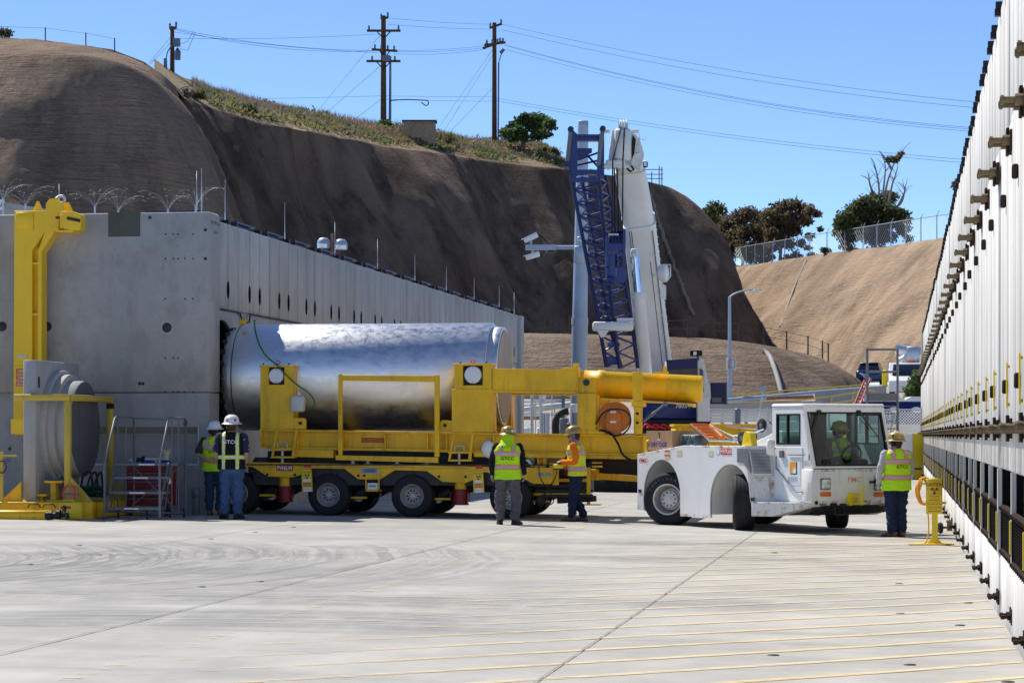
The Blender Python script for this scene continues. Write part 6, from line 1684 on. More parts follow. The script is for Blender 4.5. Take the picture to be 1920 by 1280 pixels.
m = MB(); m.prism([K(1186, 252, 70.1), K(1192, 262, 70.1), K(1189, 290, 70.1), K(1184, 300, 70.1), K(1184, 270, 70.1)], (0, -.04, 0)); m.path([K(1176, 316, 70), K(1182, 322, 69.9), K(1188, 318, 69.95), K(1184, 311, 70)], .03); m.build('head_hose', 'black', crane)
m = MB()
m.path([K(1193, 256, 70.2), K(1204, 262, 70.2), K(1210, 262, 70.2), K(1211, 257, 70.2)], .012); m.path([K(1193, 264, 70.2), K(1193, 253, 70.2), K(1199, 252, 70.2), K(1199, 274, 70.2)], .012); m.path([K(1185, 272, 70.2), K(1201, 272, 70.2), K(1204, 280, 70.2)], .012)
for k in range(5): m.path([K(1199 + k*1.5, 284 + k*5, 70.2), K(1206 + k*.5, 285 + k*5, 70.2)], .010)
m.build('head_railing', 'white_crane', crane)
m = MB(); kb(m, 1206, 303, 1215, 313, 69.9, 70.1, .02); fl_ = m.build('boom_floodlight', 'black', crane); m = MB(); kb(m, 1207, 304.5, 1213, 311.5, 69.88, 69.9); m.build('lens', 'lamp_glass', fl_)
fb = axb.cross(RT).normalized()
if fb.y > 0: fb = -fb
for xo, r_, mt, f1 in ((-.30, .012, 'coil_grey', 1.0), (-.24, .012, 'coil_grey', 1.0), (.20, .010, 'black', .8), (.36, .016, 'grey_steel', 1.0)):
    m = MB(); m.path([b0.lerp(b2, k*f1/8) + RT*xo + fb*(.575 - .02*k/8) for k in range(9)], r_, n=6); m.build('boom_line', mt, crane)
for k in range(6):
    q = b0.lerp(b2, .2 + k*.13) + RT*.30 + fb*.56; m = MB(); m.path([q - RT*.08, q - RT*.08 + fb*.06, q + RT*.08 + fb*.06, q + RT*.08], .012, n=5); m.build('boom_rung', 'white_crane', crane)
# ropes and hook block
m = MB()
for a, b in (((1165, 238, 70.05), (1149, 300, 69.6)), ((1149, 300, 69.6), (1147, 440, 69.4)), ((1171, 240, 70.05), (1168, 300, 69.6)), ((1168, 300, 69.6), (1167, 438, 69.4)), ((1157, 315, 69.8), (1160, 438, 69.4)), ((1152, 315, 69.8), (1153, 438, 69.4))): m.tube(K(*a), K(*b), .020, n=6)
m.build('hoist_rope', 'black', crane)
m = MB(); kb(m, 1136, 442, 1140, 478, 69.2, 69.7); kb(m, 1168, 430, 1173, 498, 69.2, 69.7); kb(m, 1140, 455, 1168, 470, 69.25, 69.65); kb(m, 1140, 474, 1170, 478, 69.2, 69.7); hk = m.build('hook_block', 'blue', crane)
for k in range(4):
    m = MB(); m.lathe([(.05, -.025), (.24, -.03), (.26, -.02), (.23, 0), (.26, .02), (.24, .03), (.05, .025), (.05, -.025)], K(1145 + k*6, 448, 69.45), (1, 0, 0), n=22); m.build('sheave', 'blue', hk)
m = MB(); m.tube(K(1146, 478, 69.4), K(1146, 500, 69.4), .17, n=18); m.tube(K(1146, 503, 69.4), K(1146, 518, 69.4), .17, n=18); c = K(1145, 527, 69.4); m.path([c + Vector((cos(radians(a))*.09, 0, sin(radians(a))*.09)) for a in range(0, 360, 24)], .04, n=8, closed=True); m.build('hook', 'blue', hk)
m = MB(); c = K(1160, 515, 69.7); m.lathe([(.0, -.03), (.24, -.03), (.25, 0), (.24, .03), (0, .03)], c, (.3, -1, 0), n=24); m.build('guide_sheave', 'blue', hk); m = MB(); kb(m, 1141, 438, 1160, 441, 69.0, 69.1); m.build('rope_guard', 'jug', hk)
# lift cylinder
m = MB(); m.tube(K(1215, 760, 71.6), K(1197.5, 556, 70.6), .20, .19, n=24); m.tube(K(1198, 560, 70.6), K(1197, 548, 70.6), .215, n=24); m.build('lift_cylinder', 'white_crane', crane)
m = MB(); m.tube(K(1197, 550, 70.6), K(1189.5, 478, 70.6), .125, n=20); m.build('lift_cylinder_rod', 'chrome', crane)
m = MB(); m.tube(K(1186, 478, 70.6), K(1193, 478, 70.6), .14, n=16); kb(m, 1183, 466, 1196, 478, 70.5, 70.9, .03); m.build('cylinder_clevis', 'white_crane', crane)
# lattice jib stowed beside the boom
Yf, Yb = 70.0, 70.9
fl0, fl1, fl2 = K(1071, 332, Yf), K(1122, 600, Yf), K(1137, 688, Yf)
fr0, fr1, fr2 = K(1122, 333, Yf), K(1150, 600, Yf), K(1162, 690, Yf)
bl0, bl1, bl2 = K(1090, 332, Yb), K(1140, 600, Yb), K(1165, 690, Yb)
br0, br1, br2 = K(1135, 330, Yb), K(1184, 600, Yb), K(1196, 690, Yb)
jib = MB()
for a, b, c in ((fl0, fl1, fl2), (fr0, fr1, fr2), (bl0, bl1, bl2), (br0, br1, br2)): jib.tube(a, b, .055, n=8); jib.tube(b, c, .055, n=8)
jb = jib.build('jib_chords', 'navy', crane)
lac = MB()
def lace(p0, p1, q0, q1, n):
    for k in range(n):
        a, b = p0.lerp(p1, k/n), q0.lerp(q1, (k + .5)/n); c = p0.lerp(p1, (k + 1)/n); lac.tube(a, b, .028, n=6); lac.tube(b, c, .028, n=6)
lace(fl0, fl1, fr0, fr1, 11); lace(bl0, bl1, br0, br1, 11); lace(fl0, fl1, bl0, bl1, 11); lace(fr0, fr1, br0, br1, 11); lace(fl1, fl2, fr1, fr2, 3); lace(bl1, bl2, br1, br2, 3); lace(fr1, fr2, br1, br2, 3)
tag(lac.build('jib_lacing', 'blue', crane), kind='stuff')
hA = [(1070, 244), (1063, 309)]; hB = [(1130, 243), (1122, 311)]
for (x0, y0), (x1, y1) in ((hA[0], hA[1]), (hB[0], hB[1])): m = MB(); m.tube(K(x0, y0, 69.8), K(x1, y1, 69.8), .06, n=10); m.build('jib_head_rod', 'grey_steel', crane)
m = MB()
m.prism([K(1073, 243, 69.9), K(1083, 252, 69.9), K(1083, 330, 69.9), K(1068, 335, 69.9), K(1066, 310, 69.9)], (0, .12, 0)); m.prism([K(1124, 250, 69.9), K(1133, 250, 69.9), K(1133, 330, 69.9), K(1120, 333, 69.9)], (0, .9, 0))
kb(m, 1080, 252, 1125, 256, 69.9, 70.2); kb(m, 1083, 256, 1124, 264, 70.0, 70.3); kb(m, 1072, 318, 1124, 327, 69.8, 70.1); kb(m, 1070, 333, 1124, 341, 69.9, 70.1)
m.prism([K(1083, 278, 70.3), K(1110, 278, 70.3), K(1110, 286, 70.3), K(1083, 300, 70.3)], (0, .1, 0)); m.tube(K(1083, 300, 70.4), K(1126, 285, 70.9), .03, n=6); m.tube(K(1083, 310, 70.4), K(1126, 300, 70.9), .03, n=6); m.tube(K(1100, 290, 70.4), K(1126, 318, 70.9), .03, n=6)
m.build('jib_head', 'blue', crane)
for px, py in ((1070, 243), (1130, 242), (1062, 308)):
    m = MB(); c = K(px, py, 69.8); m.tube(c + Vector((0, -.1, 0)), c + Vector((0, .1, 0)), .085, n=12); m.build('jib_pin', 'navy', crane)
m = MB(); kb(m, 1112, 603, 1188, 619, 69.6, 70.2, .03); m.prism([K(1120, 619, 69.6), K(1142, 619, 69.6), K(1133, 632, 69.6), K(1127, 632, 69.6)], (0, .3, 0)); kb(m, 1157, 596, 1187, 604, 69.7, 70.1); m.build('jib_bracket', 'white_crane', crane)
m = MB(); kb(m, 1138, 668, 1160, 684, 70.0, 70.6); kb(m, 1140, 642, 1162, 650, 70.0, 70.6); m.build('jib_foot_plate', 'blue', crane)
# boom-side reel and guards
m = MB(); m.lathe([(0, -.12), (.20, -.12), (.24, -.05), (.24, .1), (.16, .14), (0, .14)], K(1243, 511, 70.8), (1, -.3, 0), n=20); m.build('cable_reel', 'white_crane', crane)
m = MB(); m.path([K(1236, 497, 70.6), K(1257, 496, 70.5), K(1257, 518, 70.5), K(1249, 528, 70.5), K(1239, 528, 70.6)], .02); m.prism([K(1240, 530, 70.8), K(1249, 536, 70.8), K(1249, 562, 70.8), K(1238, 558, 70.8)], (0, .1, 0)); m.build('reel_guard', 'white_crane', crane)
# superstructure
m = MB(); kb(m, 1206, 745, 1308, 787, 71.0, 74.0, .08); m.build('counterweight_hood', 'blue', crane)
text_obj('lettering', '78054', .17, K(1280, 761, 71.0), (1, 0, 0), (0, 0, 1), 'letter_white', crane, .01, bold=.003)
m = MB(); m.prism([K(1308, 668, 70.6), K(1320, 674, 70.6), K(1329, 720, 70.6), K(1329, 790, 70.6), K(1308, 790, 70.6)], (0, 1.9, 0)); m.prism([K(1250, 676, 70.8), K(1308, 672, 70.8), K(1308, 746, 70.8), K(1247, 746, 70.8)], (0, 1.6, 0)); cb = m.build('operator_cab', 'white_crane', crane)
m = MB(); m.prism([K(1252, 677, 70.55), K(1307, 673, 70.55), K(1307, 745, 70.55), K(1246, 745, 70.55)], (0, .2, 0)); m.build('cab_window', 'dark_glass', cb)
m = MB(); m.prism([K(1249, 675, 70.4), K(1308, 671, 70.4), K(1308, 690, 70.4), K(1252, 692, 70.4)], (0, .1, 0)); m.build('sun_visor', 'navy', cb)
m = MB(); m.prism([K(1312, 690, 70.55), K(1318, 694, 70.55), K(1320, 735, 70.55), K(1312, 735, 70.55)], (0, .02, 0)); m.build('cab_window', 'dark_glass', cb)
m = MB(); kb(m, 1295, 657, 1317, 667, 70.5, 70.8, .02); m.tube(K(1308, 667, 70.6), K(1310, 675, 70.6), .02, n=6); lm = m.build('cab_floodlight', 'black', cb); m = MB(); kb(m, 1300, 659, 1306, 665.5, 70.48, 70.5); m.build('lens', 'lamp_glass', lm)
m = MB(); m.prism([K(1319, 790, 70.9), K(1333, 745, 70.9), K(1331, 715, 70.9), K(1325, 735, 70.9)], (0, 1.2, 0)); kb(m, 1308, 745, 1331, 790, 70.5, 72.0); m.build('cab_step_panel', 'white_crane', crane)
m = MB(); kb(m, 1332.5, 717, 1361, 757, 71.2, 71.5); bw = m.build('tool_locker', 'navy', crane); m = MB(); kb(m, 1361, 716, 1364, 758, 71.15, 71.5); kb(m, 1335, 745, 1353, 754, 71.19, 71.2); m.build('locker_trim', 'grey_steel', bw)
m = MB(); kb(m, 1205, 787, 1332, 812, 71.0, 74.0); m.tube(K(1270, 800, 72), K(1270, 812, 72), .8, n=24); m.build('slew_ring', 'black', crane)
m = MB()
for k in range(5): m.path(cr([K(1205 + k*8, 802, 70.9), K(1212 + k*8, 795 + (k % 2)*5, 70.85), K(1225 + k*8, 803, 70.9)], 12), .03, n=6)
m.build('hydraulic_hose', 'red_bright', crane)
# carrier
m = MB(); kb(m, 1080, 812, 1420, 862, 70.8, 73.6, .05); kb(m, 1090, 862, 1410, 885, 71.2, 73.2); m.build('carrier_frame', 'black', crane)
for px in (1135, 1172, 1300, 1345, 1395):
    for Yy in (70.9, 73.2):
        c = K(px, 888, Yy); c.z = .60; m = MB(); m.lathe([(.28, -.2), (.52, -.21), (.59, -.17), (.60, 0), (.59, .17), (.52, .21), (.28, .2), (.28, -.2)], c, (0, -1, 0), n=32); w = m.build('tyre', 'rubber', crane)
        m = MB(); m.lathe([(.29, .15), (.2, .05), (.1, .1), (0, .1)], c, (0, -1, 0), n=20); m.build('rim', 'dark_steel', w)
        for a_ in range(24):
            an = 2*pi*a_/24; q = c + Vector((cos(an)*.6, 0, sin(an)*.6)); Mx = Matrix.Translation(q) @ Matrix.Rotation(-an, 4, 'Y'); mm = MB(); 
            m = MB() if a_ == 0 else m
            m.box((-.02, -.19, -.035), (.022, .0, .035), M=Mx); m.box((-.02, .0, .02), (.022, .19, .09), M=Mx)
        tag(m.build('tread_block', 'rubber', w), kind='stuff')
# steel container behind the tug
c0 = D(1258, 930, 58); cont = thing('steel_container', (D(1333, 900, 58).x, D(1333, 900, 58).y, 0), 'plain yellow steel container behind the tractor deck', 'container', rotz=YAW, local=True)
xw = (1392 - 1258)/F*58/2
m = MB(); zt = HC + (HOR - 797)/F*58
m.cbox((-xw, 0, .0), (xw + .2, 1.6, zt), .02); m.build('body', 'yellow', cont); m = MB(); m.box((-xw - .03, -.03, zt - .02), (xw + .23, 1.63, zt + .03)); m.build('top_rim', 'yellow', cont)
for xx in (-xw + .1, 0, xw - .1):
    m = MB(); m.box((xx - .04, -.04, .02), (xx + .04, -.001, zt - .03)); m.build('stiffener', 'yellow', cont)
# grey camera mast
Ym = 80.0
t = thing('camera_mast', tuple(D(1082, 900, Ym)[:2]) + (0,), 'tall grey tubular camera mast standing left of the crane', 'mast', rotz=YAW, local=True)
Xm = (1082 - CXP)/F*Ym
def Q(px, py, Y=Ym): return Vector(((px - CXP)/F*Y - Xm, Y - Ym, HC + (HOR - py)/F*Y))
m = MB(); q_ = lambda f: Vector((0, 0, 0)).lerp(Q(1093, 243), f); m.tube(q_(0), q_(.47), .262, .256, n=28); m.tube(q_(.47), q_(1), .246, .175, n=28); m.tube(q_(.455), q_(.475), .27, n=28); m.build('tube', 'galv_pole', t)
m = MB(); a, b = Q(1084, 227), Q(1103, 247); m.cbox((a.x, -.17, a.z), (b.x, .17, b.z), .03); m.build('mast_head', 'galv_pole', t)
m = MB(); a, b = Q(985, 469), Q(1090, 459); m.box((a.x, -.1, a.z), (Q(1042, 465).x, .02, b.z)); m.tube(Q(1042, 464), Q(1088, 464), .07, n=12); m.build('camera_arm', 'galv_pole', t)
for (x0, y0, x1, y1) in ((983, 452, 1008, 440), (986, 484, 1012, 476)):
    p0, p1 = Q(x0, y0), Q(x1, y1); d = (p1 - p0); an = atan2(d.z, d.x); Mx = Matrix.Translation((p0 + p1)/2) @ Matrix.Rotation(-an, 4, 'Y'); m = MB(); m.cbox((-d.length/2, -.09, -.075), (d.length/2, .09, .075), .02, M=Mx); m.box((-d.length/2 - .06, -.11, .075), (d.length/2, .11, .09), M=Mx); cmr = m.build('camera', 'white_plastic', t)
    q = (p0 + p1)/2; m = MB(); m.tube(q, Vector((q.x, 0, Q(990, 464).z)), .04, n=8); m.build('camera_bracket', 'galv_pole', cmr)
    m = MB(); m.path(cr([p1, p1 + Vector((.12, 0, -.05 if y0 < 460 else -.1)), p1 + Vector((.25, 0, -.2 if y0 < 460 else .05)), Q(1041, 468)], 14), .022, n=6); m.build('camera_cable', 'black', cmr)
m = MB(); a, b = Q(1082, 458), Q(1094, 445); m.cbox((a.x, -.32, a.z), (b.x, -.2, b.z), .02); m.build('junction_box', 'galv', t)
m = MB(); a, b = Q(1076, 495), Q(1094, 462); m.cbox((a.x, -.31, a.z), (b.x, -.22, b.z), .04); m.build('access_cover', 'galv_pole', t)
# street lamp with sign panel
Yl = 128.0
bz = 2.8; t = thing('street_lamp', tuple(D(1368, 900, Yl)[:2]) + (bz,), 'slim grey street lamp with curved arm in front of the berm', 'street lamp', rotz=YAW, local=True)
Xl_ = (1368 - CXP)/F*Yl
def S(px, py, Y=Yl): return Vector(((px - CXP)/F*Y - Xl_, Y - Yl, HC + (HOR - py)/F*Y - bz))
m = MB(); m.tube(Vector((0, 0, 0)), S(1368, 556), .12, .075, n=12); m.build('pole', 'galv_pole', t)
m = MB(); m.path(cr([S(1368, 557), S(1378, 550), S(1396, 544.5), S(1412, 543)], 14), .04, n=8); m.build('arm', 'galv_pole', t)
m = MB(); c = S(1420, 544); m.ell(c, (.26, .14, .075), 14, 8); m.build('lamp_head', 'lamp_glass', t)
m = MB(); a, b = S(1362, 692), S(1381, 671); m.box((a.x, .1, a.z), (b.x, .13, b.z)); sg = m.build('sign_panel', 'tag_white', t)
m = MB(); q = .08; m.path([Vector((a.x + q*1.2, -.14, a.z + q)), Vector((b.x - q*1.2, -.14, a.z + q)), Vector((b.x - q*1.2, -.14, b.z - q)), Vector((a.x + q*1.2, -.14, b.z - q))], .03, n=6, closed=True); m.build('sign_clamp', 'pipe_rust', sg)
# ---------------------------------------------------------------- left foreground: plug stand, lifting hook, stair, cabinet
# C-shaped yellow lifting hook standing on the plug stand
UH = 46.75
hk0 = A(60, 935, UH)
hook = thing('lifting_hook_beam', (hk0.x, UH, A(60, 815, UH).z), 'tall yellow C-shaped lifting beam in front of the shield block', 'lifting beam')
m = MB(); poly(m, [(27, 395), (110, 395), (110, 434), (84, 434), (60, 470), (60, 815), (28, 815), (25, 808)], UH, UH + .35); m.build('main_plate', 'yellow_crane', hook, .008)
m = MB(); poly(m, [(84, 434), (103, 434), (78, 472), (78, 680), (71, 680), (71, 470)], UH + .02, UH + .33); m.build('inner_flange', 'yellow_crane', hook, .006)
m = MB(); pb(m, 59, 452, 72, 800, UH + .14, UH + .18); m.build('web', 'yellow_crane', hook)
for py in (492, 587):
    m = MB(); pb(m, 60, py, 71.5, py + 4, UH + .03, UH + .32); m.build('stiffener', 'yellow_crane', hook)
m = MB(); pb(m, 29, 398, 62, 430, UH - .03, UH - .002, ch=.01); m.build('cover_plate', 'yellow_crane', hook)
m = MB(); poly(m, [(114, 396), (134, 396), (151, 402), (151, 431), (135, 433), (118, 428)], UH - .25, UH + .05); poly(m, [(112, 400), (118, 400), (118, 428), (112, 428)], UH - .20, UH + .3); m.build('hook_arm', 'yellow_crane', hook, .01)
m = MB(); poly(m, [(105, 431), (136, 433), (136, 436), (105, 435)], UH - .2, UH + .3); m.build('arm_pad', 'yellow_crane', hook)
m = MB(); poly(m, [(61, 394.5), (69, 377), (71.5, 377), (78.5, 394.5)], UH + .1, UH + .16); m.build('lug', 'yellow_crane', hook)
m = MB(); poly(m, [(86, 398), (86, 382), (93, 372.5), (109, 372.5), (117.5, 386), (117.5, 400)], UH - .04, UH + .03); m.build('lug', 'yellow_crane', hook)
m = MB(); poly(m, [(112, 398), (120, 380), (128, 379), (136, 396)], UH + .2, UH + .26); m.build('lug', 'yellow_crane', hook)
m = MB(); c = A(112, 376, UH + .1); m.path(cr([A(105, 373, UH), A(112, 368, UH + .1), A(120, 369, UH + .1), A(121, 377, UH + .1), A(116, 381, UH + .1)], 20), .028, n=8); m.build('shackle', 'galv', hook)
m = MB(); pb(m, 104, 406, 117, 410, UH - .06, UH - .03); m.tube(A(126, 409, UH - .26), A(150, 414, UH - .26), .03, n=10); m.build('pin', 'dark_steel', hook)
m = MB(); pb(m, 25, 684, 52, 687, UH - .008, UH - .002); m.build('seam', 'yellow_worn', hook)
m = MB(); pb(m, 30, 691, 48, 724, UH - .012, UH - .002); sg = m.build('capacity_sign', 'orange', hook)
for k, s in enumerate(('SAFE', 'LOAD', '15000', 'POUNDS', 'DOOR')): text_obj('lettering', s, .062, A(40, 695.5 + k*6.3, UH - .013), (1, 0, 0), (0, 0, 1), 'letter_white', sg, .003, shear=.2)
m = MB(); pb(m, 32, 665, 50, 671, UH - .01, UH - .002); m.build('maker_plate', 'sticker', hook)
# hidden lower arm that carries the plug
m = MB(); m.box((hk0.x - .1, UH - .9, hook.location.z + .02), (hk0.x + .3, UH, hook.location.z + .3)); m.build('lower_arm', 'yellow_crane', hook)

# concrete door plug on its stand
UP0, UP1 = 44.1, 46.55
xs0, xs1 = A(43.7, 800, UP0).x, A(67, 800, UP0).x
gzl = gz(-13.5)
stand = thing('plug_stand', ((xs0 + xs1)/2, (UP0 + UP1)/2, gzl), 'yellow steel stand with guard rail around the concrete plug', 'stand')
plug = thing('concrete_plug', ((xs0 + xs1)/2, (UP0 + UP1)/2, A(55, 938, UP0).z), 'stepped round concrete door plug on a square slab', 'door plug')
zb_, zt_ = A(55, 938, UP0).z, A(55, 675, UP0).z
m = MB(); m.cbox((xs0, UP0, zb_), (xs1, UP1, zt_), .012); m.build('slab', 'concrete_plug', plug)
yc_, zc_ = (UP0 + UP1)/2 + .05, (zb_ + zt_)/2 + .03
m = MB(); m.lathe([(1.10, .0), (1.10, .10), (1.08, .12), (.0, .12)], (xs1, yc_, zc_), (1, 0, 0), n=72); m.lathe([(1.02, .12), (1.02, .26), (.0, .26)], (xs1, yc_, zc_), (1, 0, 0), n=72, cap=False); m.build('plug_step', 'concrete_plug', plug)
m = MB(); m.lathe([(.90, .24), (.90, .50), (.885, .515)], (xs1, yc_, zc_), (1, 0, 0), n=72, cap=False); m.build('plug_core', 'concrete_plug', plug)
m = MB(); m.lathe([(.887, .513), (.88, .517), (.0, .517)], (xs1, yc_, zc_), (1, 0, 0), n=72, cap=False); m.build('plug_face', 'plug_face', plug)
m = MB(); m.box((xs1, UP0 + .12, zt_ - .5), (xs1 + .004, UP0 + .22, zt_ - .3)); m.build('anchor_plate', 'dark_steel', plug)
# stand
zb0 = gzl + .02
def sbox(name, a, b, mat='yellow_pale'):
    m = MB(); m.cbox(a, b, .01); return m.build(name, mat, stand)
zr0, zr1 = A(75, 751, UP0 - .1).z, A(75, 739, UP0 - .1).z
xL, xP, xR = A(27, 745, UP0 - .1).x, A(124, 745, UP0 - .1).x, A(131, 745, UP0 - .1).x
sbox('guard_rail', (xL, UP0 - .14, zr0), (xR, UP0 - .03, zr1)); sbox('guard_rail', (xR - .11, UP0 - .03, zr0), (xR, UP1 + .05, zr1)); sbox('guard_rail', (xL, UP1 - .05, zr0), (xR - .11, UP1 + .05, zr1))
for yy in (UP0 - .10, UP1 - .06): sbox('post', (xR - .11, yy, zb0 + .28), (xR - .0, yy + .11, zr0))
m = MB(); m.box((xR - .115, UP1 - .065, zr0 - .12), (xR + .005, UP1 + .055, zr0 - .02)); m.build('rubber_wrap', 'black', stand)
zbt = A(60, 940, UP0).z
sbox('base_beam', (xL - 1.2, UP0 - .25, gzl), (xR + .45, UP0 + .15, zbt), 'yellow'); sbox('base_beam', (xL - 1.2, UP1 - .1, gzl), (xR + .45, UP1 + .3, zbt), 'yellow')
for xx in (xs0 - .3, xs1 + .25, xR + .2): sbox('cross_beam', (xx, UP0 + .15, gzl + .03), (xx + .25, UP1 - .1, zbt - .02), 'yellow')
sbox('plug_rest', (xs0 - .05, UP0 - .05, zbt), (xs1 + .05, UP1, zb_ - .001), 'yellow')
for yy in (UP0 - .08, UP1 - .05):
    m = MB(); m.prism([(xR - .02, yy, zbt), (xR + .42, yy, zbt), (xR + .0, yy, zbt + .46)], (0, .06, 0)); m.build('gusset', 'yellow_pale', stand)
    m = MB(); m.prism([(xs0 - .02, yy, zbt), (xs0 - .42, yy, zbt), (xs0 - .02, yy, zbt + .36)], (0, .06, 0)); m.build('gusset', 'yellow', stand)
for px0, px1, py0 in ((65, 86, 926), (83, 116, 901)):
    m = MB(); pb(m, px0, py0, px1, py0 + 4, UP0 + .05, UP0 + .5); pb(m, (px0 + px1)/2 - 5, py0 + 4, (px0 + px1)/2 + 5, 940, UP0 + .2, UP0 + .35); pb(m, px0, 937, px1, 940, UP0 + .05, UP0 + .5); m.build('support_pedestal', 'yellow', stand)
# loose items around the stand
c = A(129, 972, 43.6); t = thing('tool_case', (c.x, 43.6, gz(c.x)), 'yellow plastic tool case standing on the ground by the stand', 'case')
z0, z1 = gz(c.x) + .0, A(129, 941, 43.5).z; xa_, xb_ = A(108.5, 950, 43.5).x, A(151, 950, 43.5).x
m = MB(); m.cbox((xa_, 43.5, z0), (xb_, 43.68, z1), .03); bd = m.build('shell', 'yellow_plastic', t); m = MB(); m.box((xa_ + .05, 43.498, z1 - .12), (xb_ - .18, 43.5, z1 - .07)); m.build('label_strip', 'red_bright', bd); m = MB(); m.box((xa_ + .12, 43.495, z0 + .04), (xa_ + .16, 43.502, z1 - .06)); m.build('latch', 'black', bd)
m = MB(); m.path([Vector((c.x - .1, 43.59, z1)), Vector((c.x - .1, 43.59, z1 + .03)), Vector((c.x + .1, 43.59, z1 + .03)), Vector((c.x + .1, 43.59, z1))], .012); m.build('handle', 'yellow_plastic', bd)
t = thing('long_tool_case', (A(40, 972, 43.3).x, 43.3, gzl), 'long low yellow tool case lying at the left edge', 'case')
m = MB(); a, b = A(-40, 972, 43.2), A(86, 957, 43.2); m.cbox((a.x, 43.2, gzl), (b.x, 43.55, b.z), .03); bd = m.build('shell', 'yellow', t); m = MB(); m.box((a.x, 43.19, b.z - .08), (b.x, 43.2, b.z - .06)); m.build('seam', 'yellow_worn', bd)
for px in (64, 92):
    m = MB(); c = A(px, 951, 43.4); m.path([c + Vector((-.12, 0, 0)), c + Vector((-.08, 0, .06)), c + Vector((.08, 0, .06)), c + Vector((.12, 0, 0))], .014); m.build('handle', 'dark_steel', bd)
t = thing('torque_tool', (A(108, 972, 43.1).x, 43.1, gzl), 'black hydraulic torque tool lying on the ground at left', 'tool')
m = MB(); p0, p1 = A(86, 966, 43.0), A(132, 966, 43.0); m.tube(p0, p0 + Vector((.12, 0, 0)), .075, n=14); m.tube(p0 + Vector((.12, 0, 0)), p0 + Vector((.22, 0, .01)), .055, n=12); m.tube(p0 + Vector((.2, 0, .02)), p0 + Vector((.27, 0, .02)), .085, n=14); m.tube(p0 + Vector((.27, 0, 0)), p1 - Vector((.04, 0, 0)), .03, n=10); m.build('body', 'black', t)
m = MB(); m.lathe([(.03, -.02), (.065, -.02), (.07, 0), (.065, .02), (.03, .02), (.03, -.02)], p1 - Vector((.06, 0, 0)), (1, 0, .2), n=14); m.tube(p1 - Vector((.15, 0, .05)), p1 - Vector((.13, 0, -.18)), .014, n=8); m.build('hand_wheel', 'dark_steel', t)
t = thing('canvas_bag', A(133, 938, 43.75), 'tan canvas lifting bag with red straps in front of the stand', 'bag')
m = MB(); m.loft([ring_e(A(133, 938, 43.8) + Vector((0, 0, h)), rx, ry, 16) for h, rx, ry in ((0, .13, .09), (.08, .155, .11), (.18, .15, .10), (.25, .125, .08), (.265, .11, .06))]); bd = m.build('bag_body', 'tan_bag', t)
for s in (-1, 1):
    m = MB(); c = A(133, 938, 43.8); m.path([c + Vector((s*.10, -.105, .02)), c + Vector((s*.12, -.115, .12)), c + Vector((s*.09, -.09, .25)), c + Vector((s*.03, -.05, .30))], .012, n=6); m.build('strap', 'red_bright', bd)
m = MB(); c = A(133, 938, 43.8); m.path([c + Vector((cos(a_)*.157, sin(a_)*.113, .12)) for a_ in [2*pi*k/20 for k in range(20)]], .013, n=6, closed=True); m.build('belt', 'coil_grey', bd)
t = thing('sling_pile', A(170, 935, 44.9), 'heap of green slings and black straps beside the rear post', 'slings')
m = MB(); c = A(172, 932, 44.9); rr = random.Random(5)
for k in range(9): m.path(cr([c + Vector((rr.uniform(-.25, .25), rr.uniform(-.15, .15), .03 + .02*k)) for _ in range(6)], 24), .028, n=6)
m.build('green_sling', 'green_cloth', t); m = MB()
for k in range(3): m.path(cr([c + Vector((-.2 + k*.12, -.05, .12)), c + Vector((-.15 + k*.12, -.02, .42 - .05*k)), c + Vector((-.02 + k*.1, 0, .46)), c + Vector((.02 + k*.1, 0, .1))], 18), .022, n=6)
m.build('black_strap', 'black', t)
t = thing('shackle_pair', A(100, 899, 44.4), 'large blue-grey shackle resting on the stand pedestal', 'shackle')
m = MB(); c = A(100, 897, 44.4); m.path(cr([c + Vector((-.11, 0, .11)), c + Vector((-.12, 0, .02)), c + Vector((0, -.03, 0)), c + Vector((.12, 0, .02)), c + Vector((.10, 0, .10))], 20), .032, n=8); m.build('bow', 'coil_grey', t)
t = thing('yellow_barrier_post', (A(4, 960, 43.9).x, 43.9, gzl), 'thin yellow barrier frame cut off at the left edge', 'barrier')
m = MB(); pb(m, 0, 846, 4.5, 965, 43.9, 43.95); pb(m, 4.5, 852, 31, 856, 43.9, 43.94); m.build('frame', 'yellow_pale', t); m = MB(); c = A(3, 875, 43.88); m.path([c + Vector((cos(a_)*.09, 0, sin(a_)*.11)) for a_ in [2*pi*k/16 for k in range(16)]], .01, n=6, closed=True); m.build('ring', 'black', t)

# rolling stair
UL0, UL1 = 44.0, 45.35
g0 = gz(-13.2)
st = thing('rolling_stair', (A(270, 975, UL0).x, (UL0 + UL1)/2, g0), 'grey steel rolling stair with handrails in front of the shield block', 'rolling stair')
steps = [(950.5, 197, 298, 44.05), (921, 206, 311, 44.38), (893, 214, 316, 44.7), (868, 220, 333, 45.05)]
for i, (py, x0, x1, uu) in enumerate(steps):
    a, b = A(x0, py, uu), A(x1, py, uu); dep = .26 if i < 3 else .55
    m = MB(); m.box((a.x, uu, a.z - .045), (b.x, uu + .02, a.z)); m.box((a.x, uu + dep - .02, a.z - .045), (b.x, uu + dep, a.z))
    for k in range(9):
        y_ = uu + .03 + (dep - .06)*k/8; m.box((a.x, y_, a.z - .02), (b.x, y_ + .012, a.z - .004))
    m.build('tread', 'grey_steel', st)
    m = MB(); m.box((a.x + .35*(b.x - a.x), uu - .003, a.z - .038), (a.x + .62*(b.x - a.x), uu - .001, a.z - .01)); m.build('tread_label', 'tag_white', st)
def pt(px, py, u): return A(px, py, u)
